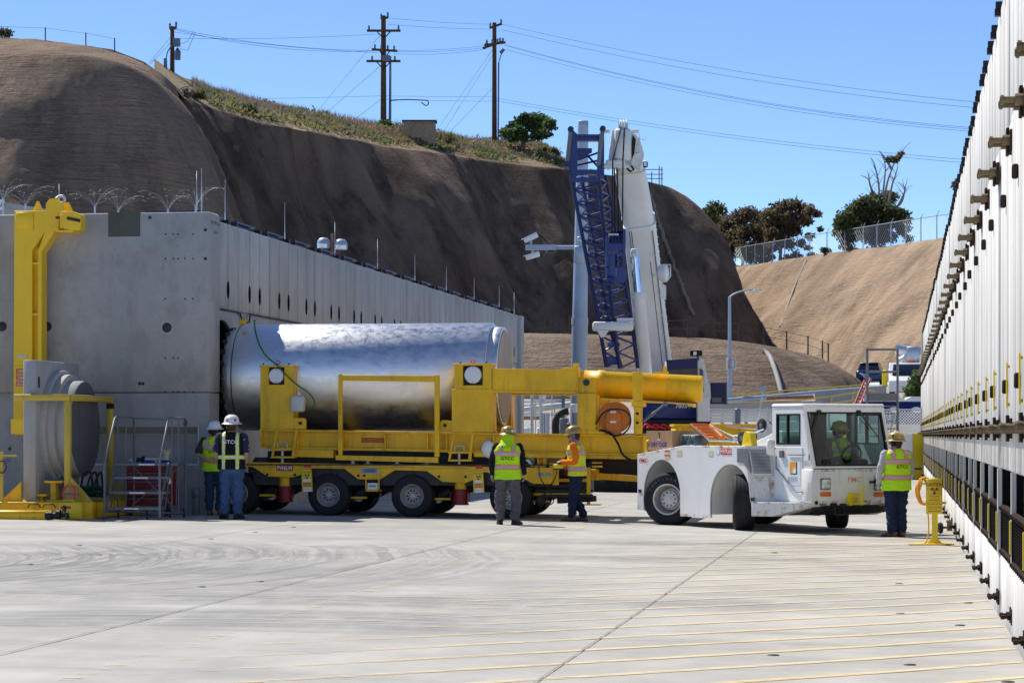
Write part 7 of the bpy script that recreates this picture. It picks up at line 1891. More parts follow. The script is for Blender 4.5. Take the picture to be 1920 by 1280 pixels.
for sx in (0, 1):
    xo = (0, 1)[sx]
    ba = steps[0][1 + sx]; ta = steps[3][1 + sx] - (18 if sx else 0)
    m = MB()
    if sx == 0: pts_ = [pt(196, 975, 44.0), pt(196, 868, 44.0), pt(215, 785, 44.8), pt(218, 781, 44.9), pt(248, 782, 45.5), pt(251, 786, 45.6), pt(251, 955, 45.6)]
    else: pts_ = [pt(299.5, 975, 44.0), pt(299.5, 866, 44.0), pt(315, 787, 44.7), pt(318, 783, 44.8), pt(345, 784, 45.5), pt(348, 788, 45.6), pt(348, 955, 45.6)]
    m.path(pts_, .021, n=8); m.build('handrail', 'grey_steel', st)
    for px in ((221, 236) if sx == 0 else (322, 335)):
        m = MB(); m.tube(pt(px, 783, 45.2), pt(px, 960, 45.2), .015, n=8); m.build('rail_post', 'grey_steel', st)
    m = MB(); m.tube(pt((199, 299)[sx], 955, 44.1), pt((216, 316)[sx], 868, 45.05), .02, n=8); m.tube(pt((207, 309)[sx], 955, 44.3), pt((222, 320)[sx], 870, 45.1), .014, n=8); m.build('stringer', 'grey_steel', st)
m = MB(); m.tube(pt(250, 784, 45.55), pt(318, 786, 45.55), .018, n=8); m.tube(pt(232, 960, 45.4), pt(330, 880, 45.4), .014, n=8); m.tube(pt(250, 875, 45.42), pt(330, 955, 45.42), .014, n=8); m.tube(pt(200, 958, 44.1), pt(347, 962, 45.5), .02, n=8); m.tube(pt(335, 790, 45.55), pt(330, 960, 45.55), .014, n=8); m.build('brace', 'grey_steel', st)
for px, uu in ((222, 44.6), (276, 44.35), (345, 45.5), (318, 45.5)):
    c = A(px, 970, uu); c.z = g0 + .06; m = MB(); m.lathe([(.02, -.018), (.055, -.02), (.06, 0), (.055, .02), (.02, .018), (.02, -.018)], c, (1, .3, 0), n=16); m.tube(c, c + Vector((0, 0, .12)), .02, n=8); m.build('castor', 'dark_steel', st)
for px in (196, 299.5):
    c = A(px, 975, 44.0); m = MB(); m.tube((c.x, c.y, g0), (c.x, c.y, g0 + .04), .035, n=10); m.build('rubber_foot', 'boot_brown', st)
m = MB(); m.path(cr([A(346, 786, 45.4), A(350, 790, 45.4), A(349, 796, 45.4), A(345, 795, 45.4), A(346, 790, 45.4)], 20), .012, n=6); m.build('chain_hook', 'black', st)
m = MB(); m.quad([A(314, 893, 44.9), A(319, 892, 44.9), A(321, 905, 44.9), A(314, 909, 44.9)]); m.build('inspection_tag', 'tag_white', st)
# red tool cabinet with tools on top
UT = 45.95
t = thing('tool_cabinet', (A(278, 950, UT).x, UT, g0), 'red rolling tool cabinet behind the steel stair', 'tool cabinet')
a, b = A(236, 947, UT), A(322, 868, UT)
m = MB(); m.cbox((a.x, UT, a.z), (b.x, UT + .55, b.z), .015); cb = m.build('carcass', 'red', t)
for k in range(5):
    z0, z1 = a.z + (b.z - a.z)*k/5 + .01, a.z + (b.z - a.z)*(k + 1)/5 - .01; m = MB(); m.box((a.x + .02, UT - .012, z0), (b.x - .02, UT - .001, z1)); d_ = m.build('drawer', 'red', cb); m = MB(); m.box((a.x + .06, UT - .03, z1 - .03), (b.x - .06, UT - .012, z1 - .012)); m.build('pull', 'grey_steel', d_)
for px in (246, 312):
    c = A(px, 958, UT + .1); m = MB(); m.tube(Vector((c.x - .02, UT + .1, g0 + .07)), Vector((c.x + .02, UT + .1, g0 + .07)), .07, n=14); m.box((c.x - .03, UT + .06, g0 + .1), (c.x + .03, UT + .14, a.z + .01)); m.build('castor', 'dark_steel', t)
ztop = b.z; rr = random.Random(11)
kinds = [('socket_wrench', 'dark_steel', 'dark socket wrench', .02), ('pipe_fitting', 'galv', 'shiny pipe fitting', .03), ('blue_rag', 'blue_cloth', 'folded blue rag', .05), ('steel_valve', 'sticker', 'tan steel valve', .05)]
tools = [('blue_rag', 'blue_cloth', 278, .32, .05, 'folded blue rag on the left of the red tool cabinet'), ('blue_rag', 'blue_cloth', 310, .28, .05, 'folded blue rag on the right of the red tool cabinet'), ('pipe_fitting', 'galv', 250, .14, .09, 'short grey pipe fitting at the left end of the cabinet top'), ('ratchet_handle', 'dark_steel', 266, .2, .12, 'dark ratchet handle lying on the cabinet top'), ('threaded_rod', 'jug', 292, .42, .13, 'pale threaded rod lying across the cabinet top'), ('valve_body', 'sticker', 312, .18, .22, 'tan valve body standing on the cabinet top'), ('canister', 'black', 270, .07, .10, 'small black canister on the cabinet top')]
for nm, mt, px, w_, h_, lab in tools:
    c = A(px, 868, UT + .2); c.z = ztop
    m = MB()
    if nm == 'blue_rag':
        rows_ = []
        for i in range(4): rows_.append([Vector((c.x + cos(a_)*w_/2*(1 - .15*i) + rr.uniform(-.01, .01), c.y + sin(a_)*.12*(1 - .15*i), ztop + .018*i + rr.uniform(0, .006))) for a_ in [2*pi*k/14 for k in range(14)]])
        m.loft(rows_)
    elif nm == 'valve_body': m.tube(c, c + Vector((0, 0, h_)), .05, .06, n=12); m.tube(c + Vector((-.09, 0, h_*.9)), c + Vector((.09, 0, h_*.9)), .035, n=10); m.tube(c + Vector((-.09, 0, h_ + .03)), c + Vector((.09, 0, h_ + .03)), .012, n=8)
    elif nm == 'canister': m.lathe([(.06, 0), (.06, .09), (.045, .1), (.05, .13), (0, .13)], c, n=14)
    else: m.tube(c + Vector((-w_/2, 0, h_*.5)), c + Vector((w_/2, 0, h_*.6)), h_*.22, n=10); m.tube(c + Vector((-w_/2, 0, h_*.5)), c + Vector((-w_/2 + .05, 0, h_*.5)), h_*.4, n=12); m.box((c.x - .02, c.y - .02, ztop), (c.x + .02, c.y + .02, ztop + h_*.5))
    tag(m.build(nm, mt), lab, 'rag' if nm == 'blue_rag' else 'tool')
# conduit stub
a, b = A(360, 962, 46.9), A(371.5, 930, 46.9); t = thing('conduit_stub', (a.x, 46.9, gz(a.x)), 'short grey conduit stub standing at the shield block corner', 'conduit')
m = MB(); m.cbox((a.x, 46.9, gz(a.x)), (b.x, 47.0, b.z), .008); m.build('channel', 'grey_steel', t); m = MB(); Mx = Matrix.Translation(A(365.5, 923, 46.9)) @ Matrix.Rotation(radians(-8), 4, 'Y'); m.cbox((-.075, -.03, -.08), (.075, .08, .08), .008, M=Mx); m.build('cap_box', 'grey_steel', t)

# caution sign stand by the right-hand wall
p = G(1752, 1021); US_ = p.y
t = thing('caution_sign_stand', (p.x, p.y, 0), 'yellow radiation caution sign on a post with orange rope', 'sign stand')
m = MB(); m.cbox((p.x - .30, p.y - .14, 0), (p.x + .24, p.y + .14, .028), .006); m.prism([(p.x - .12, p.y, .028), (p.x + .12, p.y, .028), (p.x + .03, p.y, .12), (p.x - .03, p.y, .12)], (0, .02, 0)); m.build('base_plate', 'yellow_plastic', t)
zt = A(1751, 896, US_).z; m = MB(); m.box((p.x - .04, p.y - .035, .028), (p.x + .05, p.y + .035, zt)); m.build('post', 'yellow_plastic', t)
a, b = A(1736, 963, US_), A(1767, 897, US_); m = MB(); m.cbox((a.x, US_ - .06, a.z), (b.x, US_ - .04, b.z), .008); bd = m.build('sign_board', 'yellow_plastic', t)
text_obj('lettering', 'CAUTION', .062, A(1752, 908, US_ - .06), (1, 0, 0), (0, 0, 1), 'letter_maroon', bd, .003, bold=.002, sx=.92)
m = MB(); c = A(1752, 919, US_ - .063)
for k in range(3):
    a0 = radians(90 + 120*k + 180 - 30); m.quad([c + Vector((cos(a0 + radians(q))*r_, 0, sin(a0 + radians(q))*r_)) for r_, q in ((.016, 0), (.06, 0), (.063, 30), (.06, 60), (.016, 60))])
m.lathe([(.011, 0), (0, .001)], c, (0, -1, 0), n=10); m.build('trefoil', 'letter_maroon', bd)
for k, s in enumerate(('RADIATION AREA', 'DOSIMETRY REQUIRED', 'RWP REQUIRED FOR ENTRY', 'CONTACT HEALTH PHYSICS', 'BEFORE ENTERING AREA')):
    zz_ = A(1752, 930 + k*7, US_).z; m = MB(); m.box((a.x + .012, US_ - .0665, zz_ - .024), (b.x - .012, US_ - .0605, zz_ + .024)); pl = m.build('insert_strip', 'yellow_plastic', bd); text_obj('lettering', s, .020, (c.x, US_ - .067, zz_), (1, 0, 0), (0, 0, 1), 'letter_maroon', pl, .002, bold=.0006, sx=.82)
m = MB(); m.box((a.x - .06, US_ - .03, zt - .10), (b.x + .03, US_ + .01, zt - .07)); m.box((b.x - .02, US_ - .02, zt - .40), (b.x + .06, US_ + .02, zt - .36)); m.build('cross_arm', 'yellow_plastic', t)
m = MB(); c = A(1733, 920, US_ + .02); rr = random.Random(2)
for k in range(9):
    rx_, rz_ = .075 + .010*k*.5, .20 + .008*(k % 3); m.path([c + Vector((cos(a_)*rx_ + .02*sin(3*a_ + k), (k - 4)*.012, sin(a_)*rz_)) for a_ in [2*pi*q/28 for q in range(28)]], .011, n=6, closed=True)
m.build('rope_coil', 'rope', t)
m = MB(); m.path(cr([c + Vector((.06, -.04, -.2)), Vector((p.x - .10, p.y - .05, .55)), Vector((p.x - .09, p.y - .04, .2)), Vector((p.x - .16, p.y - .1, .02)), Vector((p.x - .40, p.y - .2, .015)), Vector((p.x - .2, p.y - .28, .015)), Vector((p.x + .1, p.y - .22, .015)), Vector((p.x + .3, p.y - .1, .015))], 50), .011, n=6); m.build('rope_tail', 'rope', t)
# small castor cart at the wall foot
c = G(1772, 1000); t = thing('wheel_dolly', (c.x, c.y, 0), 'small black wheel dolly at the foot of the right wall', 'dolly')
m = MB(); m.lathe([(.02, -.03), (.085, -.035), (.10, 0), (.085, .035), (.02, .03), (.02, -.03)], (c.x - .08, c.y, .10), (1, .2, 0), n=18); m.build('wheel', 'rubber', t); m = MB(); m.tube((c.x - .08, c.y, .10), (c.x + .15, c.y, .12), .02, n=8); m.box((c.x + .03, c.y - .05, .05), (c.x + .12, c.y + .05, .22)); m.build('bracket', 'brass', t)
# ---------------------------------------------------------------- beyond the yard
EYE = Vector((0, 0, HC))
def ray(px, py):
    return (D(px, py, 1.0) - EYE).normalized()
BV_ = []
for o in COL.objects:
    if o.name.split('.')[0] in ('bluff', 'cut_slope', 'berm', 'far_hillside', 'plateau', 'road'):
        me = o.data; BV_.append((o.name, BVHTree.FromPolygons([v.co for v in me.vertices], [p.vertices for p in me.polygons])))
def hit(px, py, only=None):
    best = None
    for nm, b in BV_:
        if only and not nm.startswith(only): continue
        h = b.ray_cast(EYE, ray(px, py))
        if h[0] is not None and (best is None or h[3] < best[3]): best = h
    return best
def hp_(px, py, only=None):
    for k in range(40):
        h = hit(px, py + k*.7, only)
        if h: return h[0]
    return D(px, py, 200)
def down(p, only=None):
    best = None
    for nm, b in BV_:
        if only and not nm.startswith(only): continue
        h = b.ray_cast(Vector((p.x, p.y, 200)), Vector((0, 0, -1)))
        if h[0] is not None and (best is None or h[0].z > best): best = h[0].z
    return best if best is not None else 0.0
def DT(px, Y): p = D(px, 800, Y); p.z = terr(Y); return p
def rail(name, pts, mat, label, cat, posts=4, h=1.05, r=.035, mids=(.5,)):
    """handrail along points (px, py of the top rail, Y)"""
    P = [D(*p) for p in pts]
    t = thing(name, (P[0].x, P[0].y, P[0].z - h), label, cat)
    m = MB(); m.path(P, r, n=6); m.build('top_rail', mat, t)
    for q in mids: m = MB(); m.path([p - Vector((0, 0, h*q)) for p in P], r, n=6); m.build('mid_rail', mat, t)
    N = posts
    for k in range(N):
        f = k/(N-1)*(len(P)-1); i = min(int(f), len(P)-2); p = P[i].lerp(P[i+1], f - i); m = MB(); m.tube(p, p - Vector((0, 0, h)), r, n=6); m.build('post', mat, t)
    return t
# timber-faced retaining wall
t = thing('retaining_wall', DT(1440, 105), 'grey plank-faced retaining wall behind the tractor cab', 'retaining wall')
for k in range(7):
    a, b = D(1331, 792 - k*5.2, 106), D(1540, 787 - k*5.2, 106); m = MB(); z0 = a.z; hgt = .108
    m.add([a, b, b + Vector((0, 0, hgt)), a + Vector((0, 0, hgt))] + [q + CW(0, .08 + .02*(k % 2)) for q in (a, b, b + Vector((0, 0, hgt)), a + Vector((0, 0, hgt)))], [(0, 1, 2, 3), (7, 6, 5, 4), (0, 4, 5, 1), (1, 5, 6, 2), (2, 6, 7, 3), (3, 7, 4, 0)]); m.build('plank', 'concrete_far', t)
a, b = D(1331, 850, 106.2), D(1725, 850, 106.2)
m = MB(); zt = D(1331, 795, 106.2).z; m.add([Vector((a.x, a.y, 0)), Vector((b.x, b.y, 0)), Vector((b.x, b.y, zt)), Vector((a.x, a.y, zt))] + [Vector((q.x, q.y, z)) + CW(0, .5) for q, z in ((a, 0), (b, 0), (b, zt), (a, zt))], [(0, 1, 2, 3), (7, 6, 5, 4), (0, 4, 5, 1), (1, 5, 6, 2), (2, 6, 7, 3), (3, 7, 4, 0)]); m.build('footing', 'concrete_far', t)
# chain-link fence at the end of the yard
def chain_fence(pts, h, label, npost, mesh_pitch=.12, wire=.006, rp=.04, base=None, name='chain_link_fence', top=True, barbs=False, mat='galv'):
    t = thing(name, pts[0], label, 'fence')
    P = pts; N = npost
    def at_(f):
        f *= (len(P)-1); i = min(int(f), len(P)-2); return P[i].lerp(P[i+1], f - i)
    for k in range(N):
        p = at_(k/(N-1)); m = MB(); m.tube(p, p + Vector((0, 0, h*1.03)), rp, n=6)
        if barbs: m.tube(p + Vector((0, 0, h*1.0)), p + Vector((.2, -.15, h*1.0 + .4)), rp*.6, n=5)
        m.build('post', mat, t)
    if top: m = MB(); m.path([at_(k/24) + Vector((0, 0, h)) for k in range(25)], rp*.7, n=6); m.build('top_rail', mat, t)
    m = MB(); L = sum((P[i+1] - P[i]).length for i in range(len(P)-1)); n = int(L / mesh_pitch)
    K_ = 1.0 / n
    hh = int(h / mesh_pitch)
    for k in range(n + hh):
        for s in (1, -1):
            # diagonal wires, clipped to the panel
            f0 = (k if s > 0 else k - hh) ; pts_ = []
            f0 = k - hh if s > 0 else k
            a0 = max(0, f0); a1 = min(n, f0 + hh) if s > 0 else max(0, f0 - hh)
            if s > 0:
                if a1 <= a0: continue
                p = at_(a0*K_) + Vector((0, 0, (a0 - f0)*mesh_pitch)); q = at_(a1*K_) + Vector((0, 0, (a1 - f0)*mesh_pitch))
            else:
                b0 = min(n, f0); b1 = max(0, f0 - hh)
                if b0 <= b1: continue
                p = at_(b0*K_) + Vector((0, 0, (f0 - b0)*mesh_pitch)); q = at_(b1*K_) + Vector((0, 0, (f0 - b1)*mesh_pitch))
            m.tube(p, q, wire, n=3, cap=False)
    tag(m.build('mesh', mat, t), kind='stuff')
    return t
p0, p1 = DT(1322, 101), DT(1728, 101); p0.z = p1.z = .05
chain_fence([p0, p1], D(1400, 770, 101).z, 'galvanised chain-link fence closing off the far end of the yard', 8)
p0, p1 = DT(965, 100), DT(1110, 100); p0.z = p1.z = .05
chain_fence([p0, p1], D(1000, 777, 100).z, 'galvanised chain-link fence seen through the skid frame', 4, .14)
# guard rail
t = thing('guard_rail', DT(1335, 109), 'steel road guard rail on the ramp left of the tractor cab', 'guard rail')
m = MB(); a, b = D(1332, 767, 109), D(1445, 762, 109)
for dz, r_ in ((.0, .06), (.12, .06)): m.path([a + Vector((0, 0, dz)), b + Vector((0, 0, dz))], r_, n=8)
m.box((a.x, a.y - .01, a.z), (a.x + .01, a.y, a.z + .1)); m.build('beam', 'galv', t)
for k in range(6):
    p = a.lerp(b, k/5) + CW(0, .12); m = MB(); m.box((p.x - .07, p.y - .08, terr(109) - .1), (p.x + .07, p.y + .08, p.z + .16)); m.build('post', 'dark_steel', t)
rail('handrail', [(1330, 757, 112), (1400, 754.5, 112), (1500, 750, 113), (1560, 743, 114), (1640, 731, 116)], 'yellow_pale', 'long yellow handrail rising to the red ladder', 'handrail', 9, .55, .035, (.6,))
rail('handrail', [(1300, 748, 128), (1360, 743, 128), (1475, 731.5, 130), (1560, 726, 131), (1622, 721, 132)], 'yellow_pale', 'upper yellow handrail along the ramp below the berm', 'handrail', 10, .75, .035, (.5,))
rail('handrail', [(965, 764, 118), (1000, 758, 118), (1040, 752, 118), (1085, 748, 118)], 'yellow_pale', 'yellow handrail seen through the skid frame window', 'handrail', 4, .7, .035, (.5,))
m = MB(); m.path([D(1300, 756, 127), D(1362, 752, 127), D(1480, 742, 128), D(1560, 735, 129), D(1640, 729, 130)], .16, n=10); tag(m.build('pipeline', 'galv'), 'large grey pipe running up the ramp below the berm', 'pipe')
m = MB(); m.path([D(1437, 746, 124), D(1520, 744, 124), D(1560, 744, 124)], .10, n=10); tag(m.build('pipeline', 'pipe_rust'), 'thinner rust-coloured pipe beside the yellow handrails', 'pipe')
m = MB(); m.prism([D(1527, 737, 121), D(1662, 722, 124), D(1662, 752, 124), D(1532, 762, 121)], CW(0, .5)); tag(m.build('ramp_wall', 'concrete_far'), 'pale concrete ramp wall left of the scaffold tower', 'wall')
m = MB(); m.prism([D(1362, 757, 119), D(1425, 748, 119), D(1425, 764, 119), D(1362, 768, 119)], CW(0, .5)); tag(m.build('ramp_wall', 'concrete_far'), 'low concrete ramp wall behind the guard rail', 'wall')
t = thing('small_sign', DT(1428, 111), 'small blank grey sign on a thin post', 'sign')
m = MB(); m.tube(D(1420, 792, 104), D(1431, 735, 104), .03, n=6); m.build('post', 'galv', t); m = MB(); a, b = D(1423, 735, 104), D(1437, 724, 104); m.box((a.x, a.y - .03, a.z), (b.x, a.y - .01, b.z)); m.build('panel', 'galv_pole', t)
m = MB(); p = D(1383, 900, 99); m.tube((p.x, p.y, 0), (p.x, p.y, D(1383, 770, 99).z), .12, n=14); m.ell((p.x, p.y, D(1383, 769, 99).z), (.13, .13, .08), 12, 6); tag(m.build('bollard', 'coil_grey'), 'thick blue-grey steel bollard by the chain-link fence', 'bollard')
# red ladder
t = thing('ladder', DT(1604, 112), 'red ladder leaning beside the scaffold tower', 'ladder')
for dx in (-5.5, 5.5): m = MB(); m.tube(D(1602 + dx, 772, 110), D(1627 + dx*.9, 710, 111.5), .045, n=6); m.build('stile', 'red_ladder', t)
for k in range(9): f = (k + .5)/9; m = MB(); m.tube(D(1596.5 + 25*f, 772 - 62*f, 110 + 1.5*f), D(1607.5 + 25*f, 772 - 62*f, 110 + 1.5*f), .03, n=6); m.build('rung', 'red_ladder', t)
m = MB(); m.path([D(1626, 712, 111.5), D(1618, 703, 111.6), D(1612, 699, 111.6)], .03, n=6); m.path([D(1634, 712, 111.5), D(1626, 704, 111.6), D(1612, 699, 111.6)], .03, n=6); m.build('grab_rail', 'galv', t)
# scaffold tower
YS = 97.0; p = D(1655, 900, YS); t = thing('scaffold_tower', (p.x, p.y, 0), 'grey steel stair tower standing beyond the tractor', 'scaffold tower', rotz=YAW, local=True); Xs = (1655 - CXP)/F*YS
def Z(px, py, Y=YS): return Vector(((px - CXP)/F*Y - Xs, Y - YS, HC + (HOR - py)/F*Y))
for px in (1626, 1683):
    for Yy in (YS, YS + 1.2): m = MB(); q = Z(px, 653, Yy); m.tube((q.x, q.y, 0.05), q, .05, n=8); m.build('upright', 'grey_steel', t)
for py in (655, 697): 
    for Yy in (YS, YS + 1.2): m = MB(); m.tube(Z(1626, py, Yy), Z(1683, py, Yy), .045, n=8); m.build('ledger', 'grey_steel', t)
m = MB(); a, b = Z(1628, 751), Z(1681, 737); m.box((a.x, -.05, a.z), (b.x, 1.2, b.z)); m.build('platform', 'grey_steel', t)
for k in range(8): m = MB(); q0, q1 = Z(1628, 760 + k*14), Z(1681, 760 + k*14); m.box((q0.x, -.1 - k*.12, q0.z - .05), (q1.x, .2 - k*.12, q0.z)); m.build('step', 'grey_steel', t)
for px in (1627, 1682): m = MB(); m.prism([Z(px, 750), Z(px, 765), Z(px, 880, YS - .9), Z(px, 865, YS - .9)], (.04, 0, 0)); m.build('stringer', 'grey_steel', t)
# portable toilets
for i, (px, lab) in enumerate(((1637, 'dark blue portable toilet behind the left leg of the stair tower'), (1674, 'dark blue portable toilet inside the stair tower\'s right side'), (1714, 'dark blue portable toilet nearest the right-hand wall'))):
    Yt = 111.0; p = D(px, 900, Yt); zg = terr(Yt); ztp = D(px, 752, Yt).z
    t = thing('portable_toilet', (p.x, p.y, zg), lab, 'portable toilet', 'portable toilets beyond the yard', rotz=YAW, local=True)
    hw, H_ = .50, ztp - zg; m = MB(); m.cbox((-hw, -.55, 0), (hw, .55, H_), .04); m.build('cabin', 'toilet_blue', t)
    m = MB(); m.cbox((-.36, -.575, .08), (.36, -.55, H_ - .05), .01); d_ = m.build('door', 'toilet_blue', t); m = MB(); m.ell((0, -.58, H_ - .38), (.22, .012, .13), 14, 8); m.build('door_label', 'tag_white', d_)
    m = MB(); m.loft([[Vector((x_*k_, y_, H_ + z_)) for x_, z_ in ((-hw - .03, -.02), (-hw*.85, .10), (-.2, .20), (.2, .20), (hw*.85, .10), (hw + .03, -.02))] for y_, k_ in ((-.6, 1), (.6, 1))]); m.build('roof', 'white_plastic', t)
# plastic and concrete barriers
for i, (px, mt, lab) in enumerate(((1478, 'white_plastic', 'white plastic barrier left of the tractor cab'), (1508, 'white_plastic', 'white plastic barrier seen behind the tractor cab'), (1600, 'white_plastic', 'white plastic barrier behind the tractor windscreen'), (1548, 'yellow_plastic', 'yellow plastic barrier behind the driver'), (1690, 'white_plastic', 'white plastic barrier right of the worker at the tractor'), (1714, 'yellow_plastic', 'yellow plastic barrier nearest the right-hand wall'))):
    p = D(px, 900, 95 + i*.1); t = thing('plastic_barrier', (p.x, p.y, 0), lab, 'barrier', 'plastic barriers at the end of the yard', rotz=YAW, local=True)
    w_ = .42; hgt = D(px, 815 if px > 1480 else 800, 95).z + .05 if px != 1478 else D(px, 790, 95).z
    m = MB(); m.prism([(-w_, -.25, 0), (-w_, -.25, .15), (-w_, -.09, hgt*.5), (-w_, -.07, hgt), (-w_, .07, hgt), (-w_, .09, hgt*.5), (-w_, .25, .15), (-w_, .25, 0)], (2*w_, 0, 0)); m.build('shell', mt, t, bevel=.02)
    m = MB(); m.box((-w_*.6, -.2, .3), (w_*.6, -.10, .45)); m.build('fork_slot', 'dark_steel', t)
# bollards and vehicles on the upper road
for px, py, lab in ((1659, 725, 'yellow bollard right of the blue car'), (1691, 727, 'yellow bollard beside the white truck')):
    p = D(px, py, 140); m = MB(); m.tube(p, p + Vector((0, 0, .85)), .16, n=12); m.ell(p + Vector((0, 0, .85)), (.16, .16, .1), 12, 6); tag(m.build('bollard', 'yellow_plastic'), lab, 'bollard')
p = D(1700, 700, 139); m = MB(); m.tube(p - Vector((0, 0, .6)), p + Vector((0, 0, .3)), .05, n=6); m.lathe([(.36, -.02), (.36, .02), (0, .02)], p + Vector((-.1, 0, .2)), (0, -1, 0), n=8); tag(m.build('stop_sign', 'dark_steel'), 'dark round-looking back of a road sign above the yellow bollard', 'sign')
Yv = 180.0; p = D(1634, 722, Yv); t = thing('parked_car', (p.x, p.y, p.z), 'dark blue car parked on the upper road left of the bollards', 'car', rotz=YAW + radians(-14), local=True)
m = MB(); m.loft([rrect(Vector((0, y_, z_)), Vector((0, 1, 0)), RT, w_, h_, .2) for y_, z_, w_, h_ in ((-2.2, .62, 1.55, .55), (-2.1, .65, 1.78, .75), (-.9, .68, 1.85, .82), (1.2, .66, 1.84, .78), (2.1, .6, 1.7, .65), (2.25, .55, 1.5, .5))]); m.build('body', 'suv_blue', t)
m = MB(); m.loft([[Vector((sx*w_/2, y_, z_)) for sx, y_, z_ in ((-1, -1.95, 1.0), (1, -1.95, 1.0), (1, 1.1, 1.0), (-1, 1.1, 1.0))] for w_ in (1.6,)] + [[Vector((-.62, -1.6, 1.52)), Vector((.62, -1.6, 1.52)), Vector((.62, .3, 1.52)), Vector((-.62, .3, 1.52))]], smooth=False); m.build('glasshouse', 'dark_glass', t)
m = MB(); m.cbox((-.66, -1.65, 1.50), (.66, .35, 1.58), .04); m.build('roof', 'suv_blue', t)
for s in (-1, 1):
    for y_ in (-1.35, 1.4): m = MB(); m.lathe([(.2, -.1), (.33, -.1), (.34, 0), (.33, .1), (.2, .1), (.2, -.1)], (s*.82, y_, .34), (1, 0, 0), n=18); m.lathe([(.2, .05), (0, .05)], (s*.82, y_, .34), (s, 0, 0), n=14); m.build('wheel', 'rubber', t)
    m = MB(); m.cbox((s*.62 - .14, -2.2, .72), (s*.62 + .14, -2.08, .88), .02); m.build('tail_light', 'red_bright', t)
Yv = 138.0; p = D(1707, 754, Yv); t = thing('utility_truck', (p.x, p.y, p.z), 'white utility truck with boom gear above the portable toilets', 'truck', rotz=YAW + radians(-9), local=True)
m = MB(); m.prism([(-1.15, -2.3, .55), (-1.15, -2.4, 1.15), (-1.15, -1.2, 1.35), (-1.15, -.9, 1.42), (-1.15, -.45, 2.15), (-1.15, 1.0, 2.2), (-1.15, 1.0, .55)], (2.3, 0, 0)); m.build('cab', 'white', t, bevel=.05)
m = MB(); m.prism([(-.98, -.905, 1.45), (.98, -.905, 1.45), (.92, -.48, 2.08), (-.92, -.48, 2.08)], (0, -.02, 0)); m.build('windscreen', 'dark_glass', t)
m = MB(); m.cbox((-1.2, 1.1, .6), (1.2, 4.5, 1.9), .05); m.build('service_body', 'white', t)
m = MB(); m.tube((-.6, 1.6, 2.3), (.6, 1.2, 2.9), .22, n=12); m.tube((-.8, 1.2, 3.0), (.2, 1.2, 2.8), .28, n=14); m.cbox((-.2, .9, 2.2), (.5, 1.6, 3.1), .05); m.build('boom_gear', 'galv', t)
for s in (-1, 1):
    for y_ in (-1.5, 3.2): m = MB(); m.lathe([(.25, -.14), (.44, -.14), (.46, 0), (.44, .14), (.25, .14), (.25, -.14)], (s*1.0, y_, .46), (1, 0, 0), n=18); m.build('wheel', 'rubber', t)
m = MB(); m.cbox((-.3, -.2, 2.2), (.3, .1, 2.3), .03); m.build('beacon', 'amber', t)
# pipework and cabinets seen through the skid frame
t = thing('pipe_rack', tuple(DT(1010, 97)[:2]) + (0,), 'grey pipe and railing rack seen through the skid frame window', 'pipe rack')
def vt(px, y0, y1, r, Y=97.0, mat='galv', nm='upright'):
    a = D(px, y1, Y); m = MB(); m.tube((a.x, a.y, 0), a, r, n=8); m.build(nm, mat, t)
for px, y1, r in ((996, 736, .03), (999, 736, .03), (1004, 752, .02), (1035, 736, .025), (1019, 775, .05), (1024.5, 775, .07), (1029, 774, .04), (1014, 736, .06)): vt(px, 0, y1, r)
m = MB(); a, b = D(1053, 812, 97), D(1059, 736, 97); m.box((a.x, a.y, .0), (b.x, a.y + .1, b.z)); m.build('channel_post', 'coil_grey', t)
for y_, x0, x1 in ((749, 998, 1053), (753, 965, 1053), (777, 965, 1028), (778, 1032, 1066), (760, 965, 1004)): m = MB(); m.tube(D(x0, y_, 97), D(x1, y_, 97), .03, n=8); m.build('rail', 'galv', t)
m = MB(); m.path([D(962, 772, 98), D(985, 767, 98), D(1020, 763, 98), D(1070, 758, 98)], .10, n=10); m.build('pipe', 'galv', t)
m = MB(); m.path([D(962, 783, 98.5), D(1000, 783, 98.5), D(1022, 783, 98.5)], .08, n=10); m.build('pipe', 'pipe_rust', t)
m = MB(); m.prism([D(1012, 736, 97.5), D(1026, 736, 97.5), D(1020, 757, 97.5), D(1016, 757, 97.5)], CW(0, .1)); m.build('white_bracket', 'white_plastic', t)
for px, w_, y0, mt in ((985, 18, 803, 'tag_white'), (1011, 11, 803, 'jug')):
    a, b = D(px - w_/2, 812, 99), D(px + w_/2, 801, 99); p = (a + b)/2; t2 = MB(); t2.cbox((a.x, a.y, 0.0), (b.x, a.y + .8, b.z), .05); tag(t2.build('wrapped_pallet', mt), 'pale wrapped pallet %s of the rack uprights' % ('left' if px < 1000 else 'right'), 'pallet')
m = MB(); m.path(cr([D(1066, 770, 96), D(1056, 772, 96), D(1047, 780, 96), D(1042, 793, 96), D(1042, 812, 96), D(1042, 850, 96)], 24), .15, n=12); tag(m.build('flexible_duct', 'black'), 'thick black flexible duct bending down behind the skid', 'duct')
a, b = D(1049, 830, 95), D(1065, 784, 95); m = MB(); m.cbox((a.x, a.y, 0), (b.x, a.y + .35, b.z), .02); eb = tag(m.build('electrical_cabinet', 'grey_steel'), 'light grey electrical cabinet behind the skid column', 'cabinet')
a, b = D(1060, 850, 90), D(1076, 792, 90); m = MB(); m.cbox((a.x, a.y, 0), (b.x, a.y + .3, b.z), .08); tag(m.build('monitor_housing', 'black'), 'black rounded housing behind the worker in orange', 'housing')
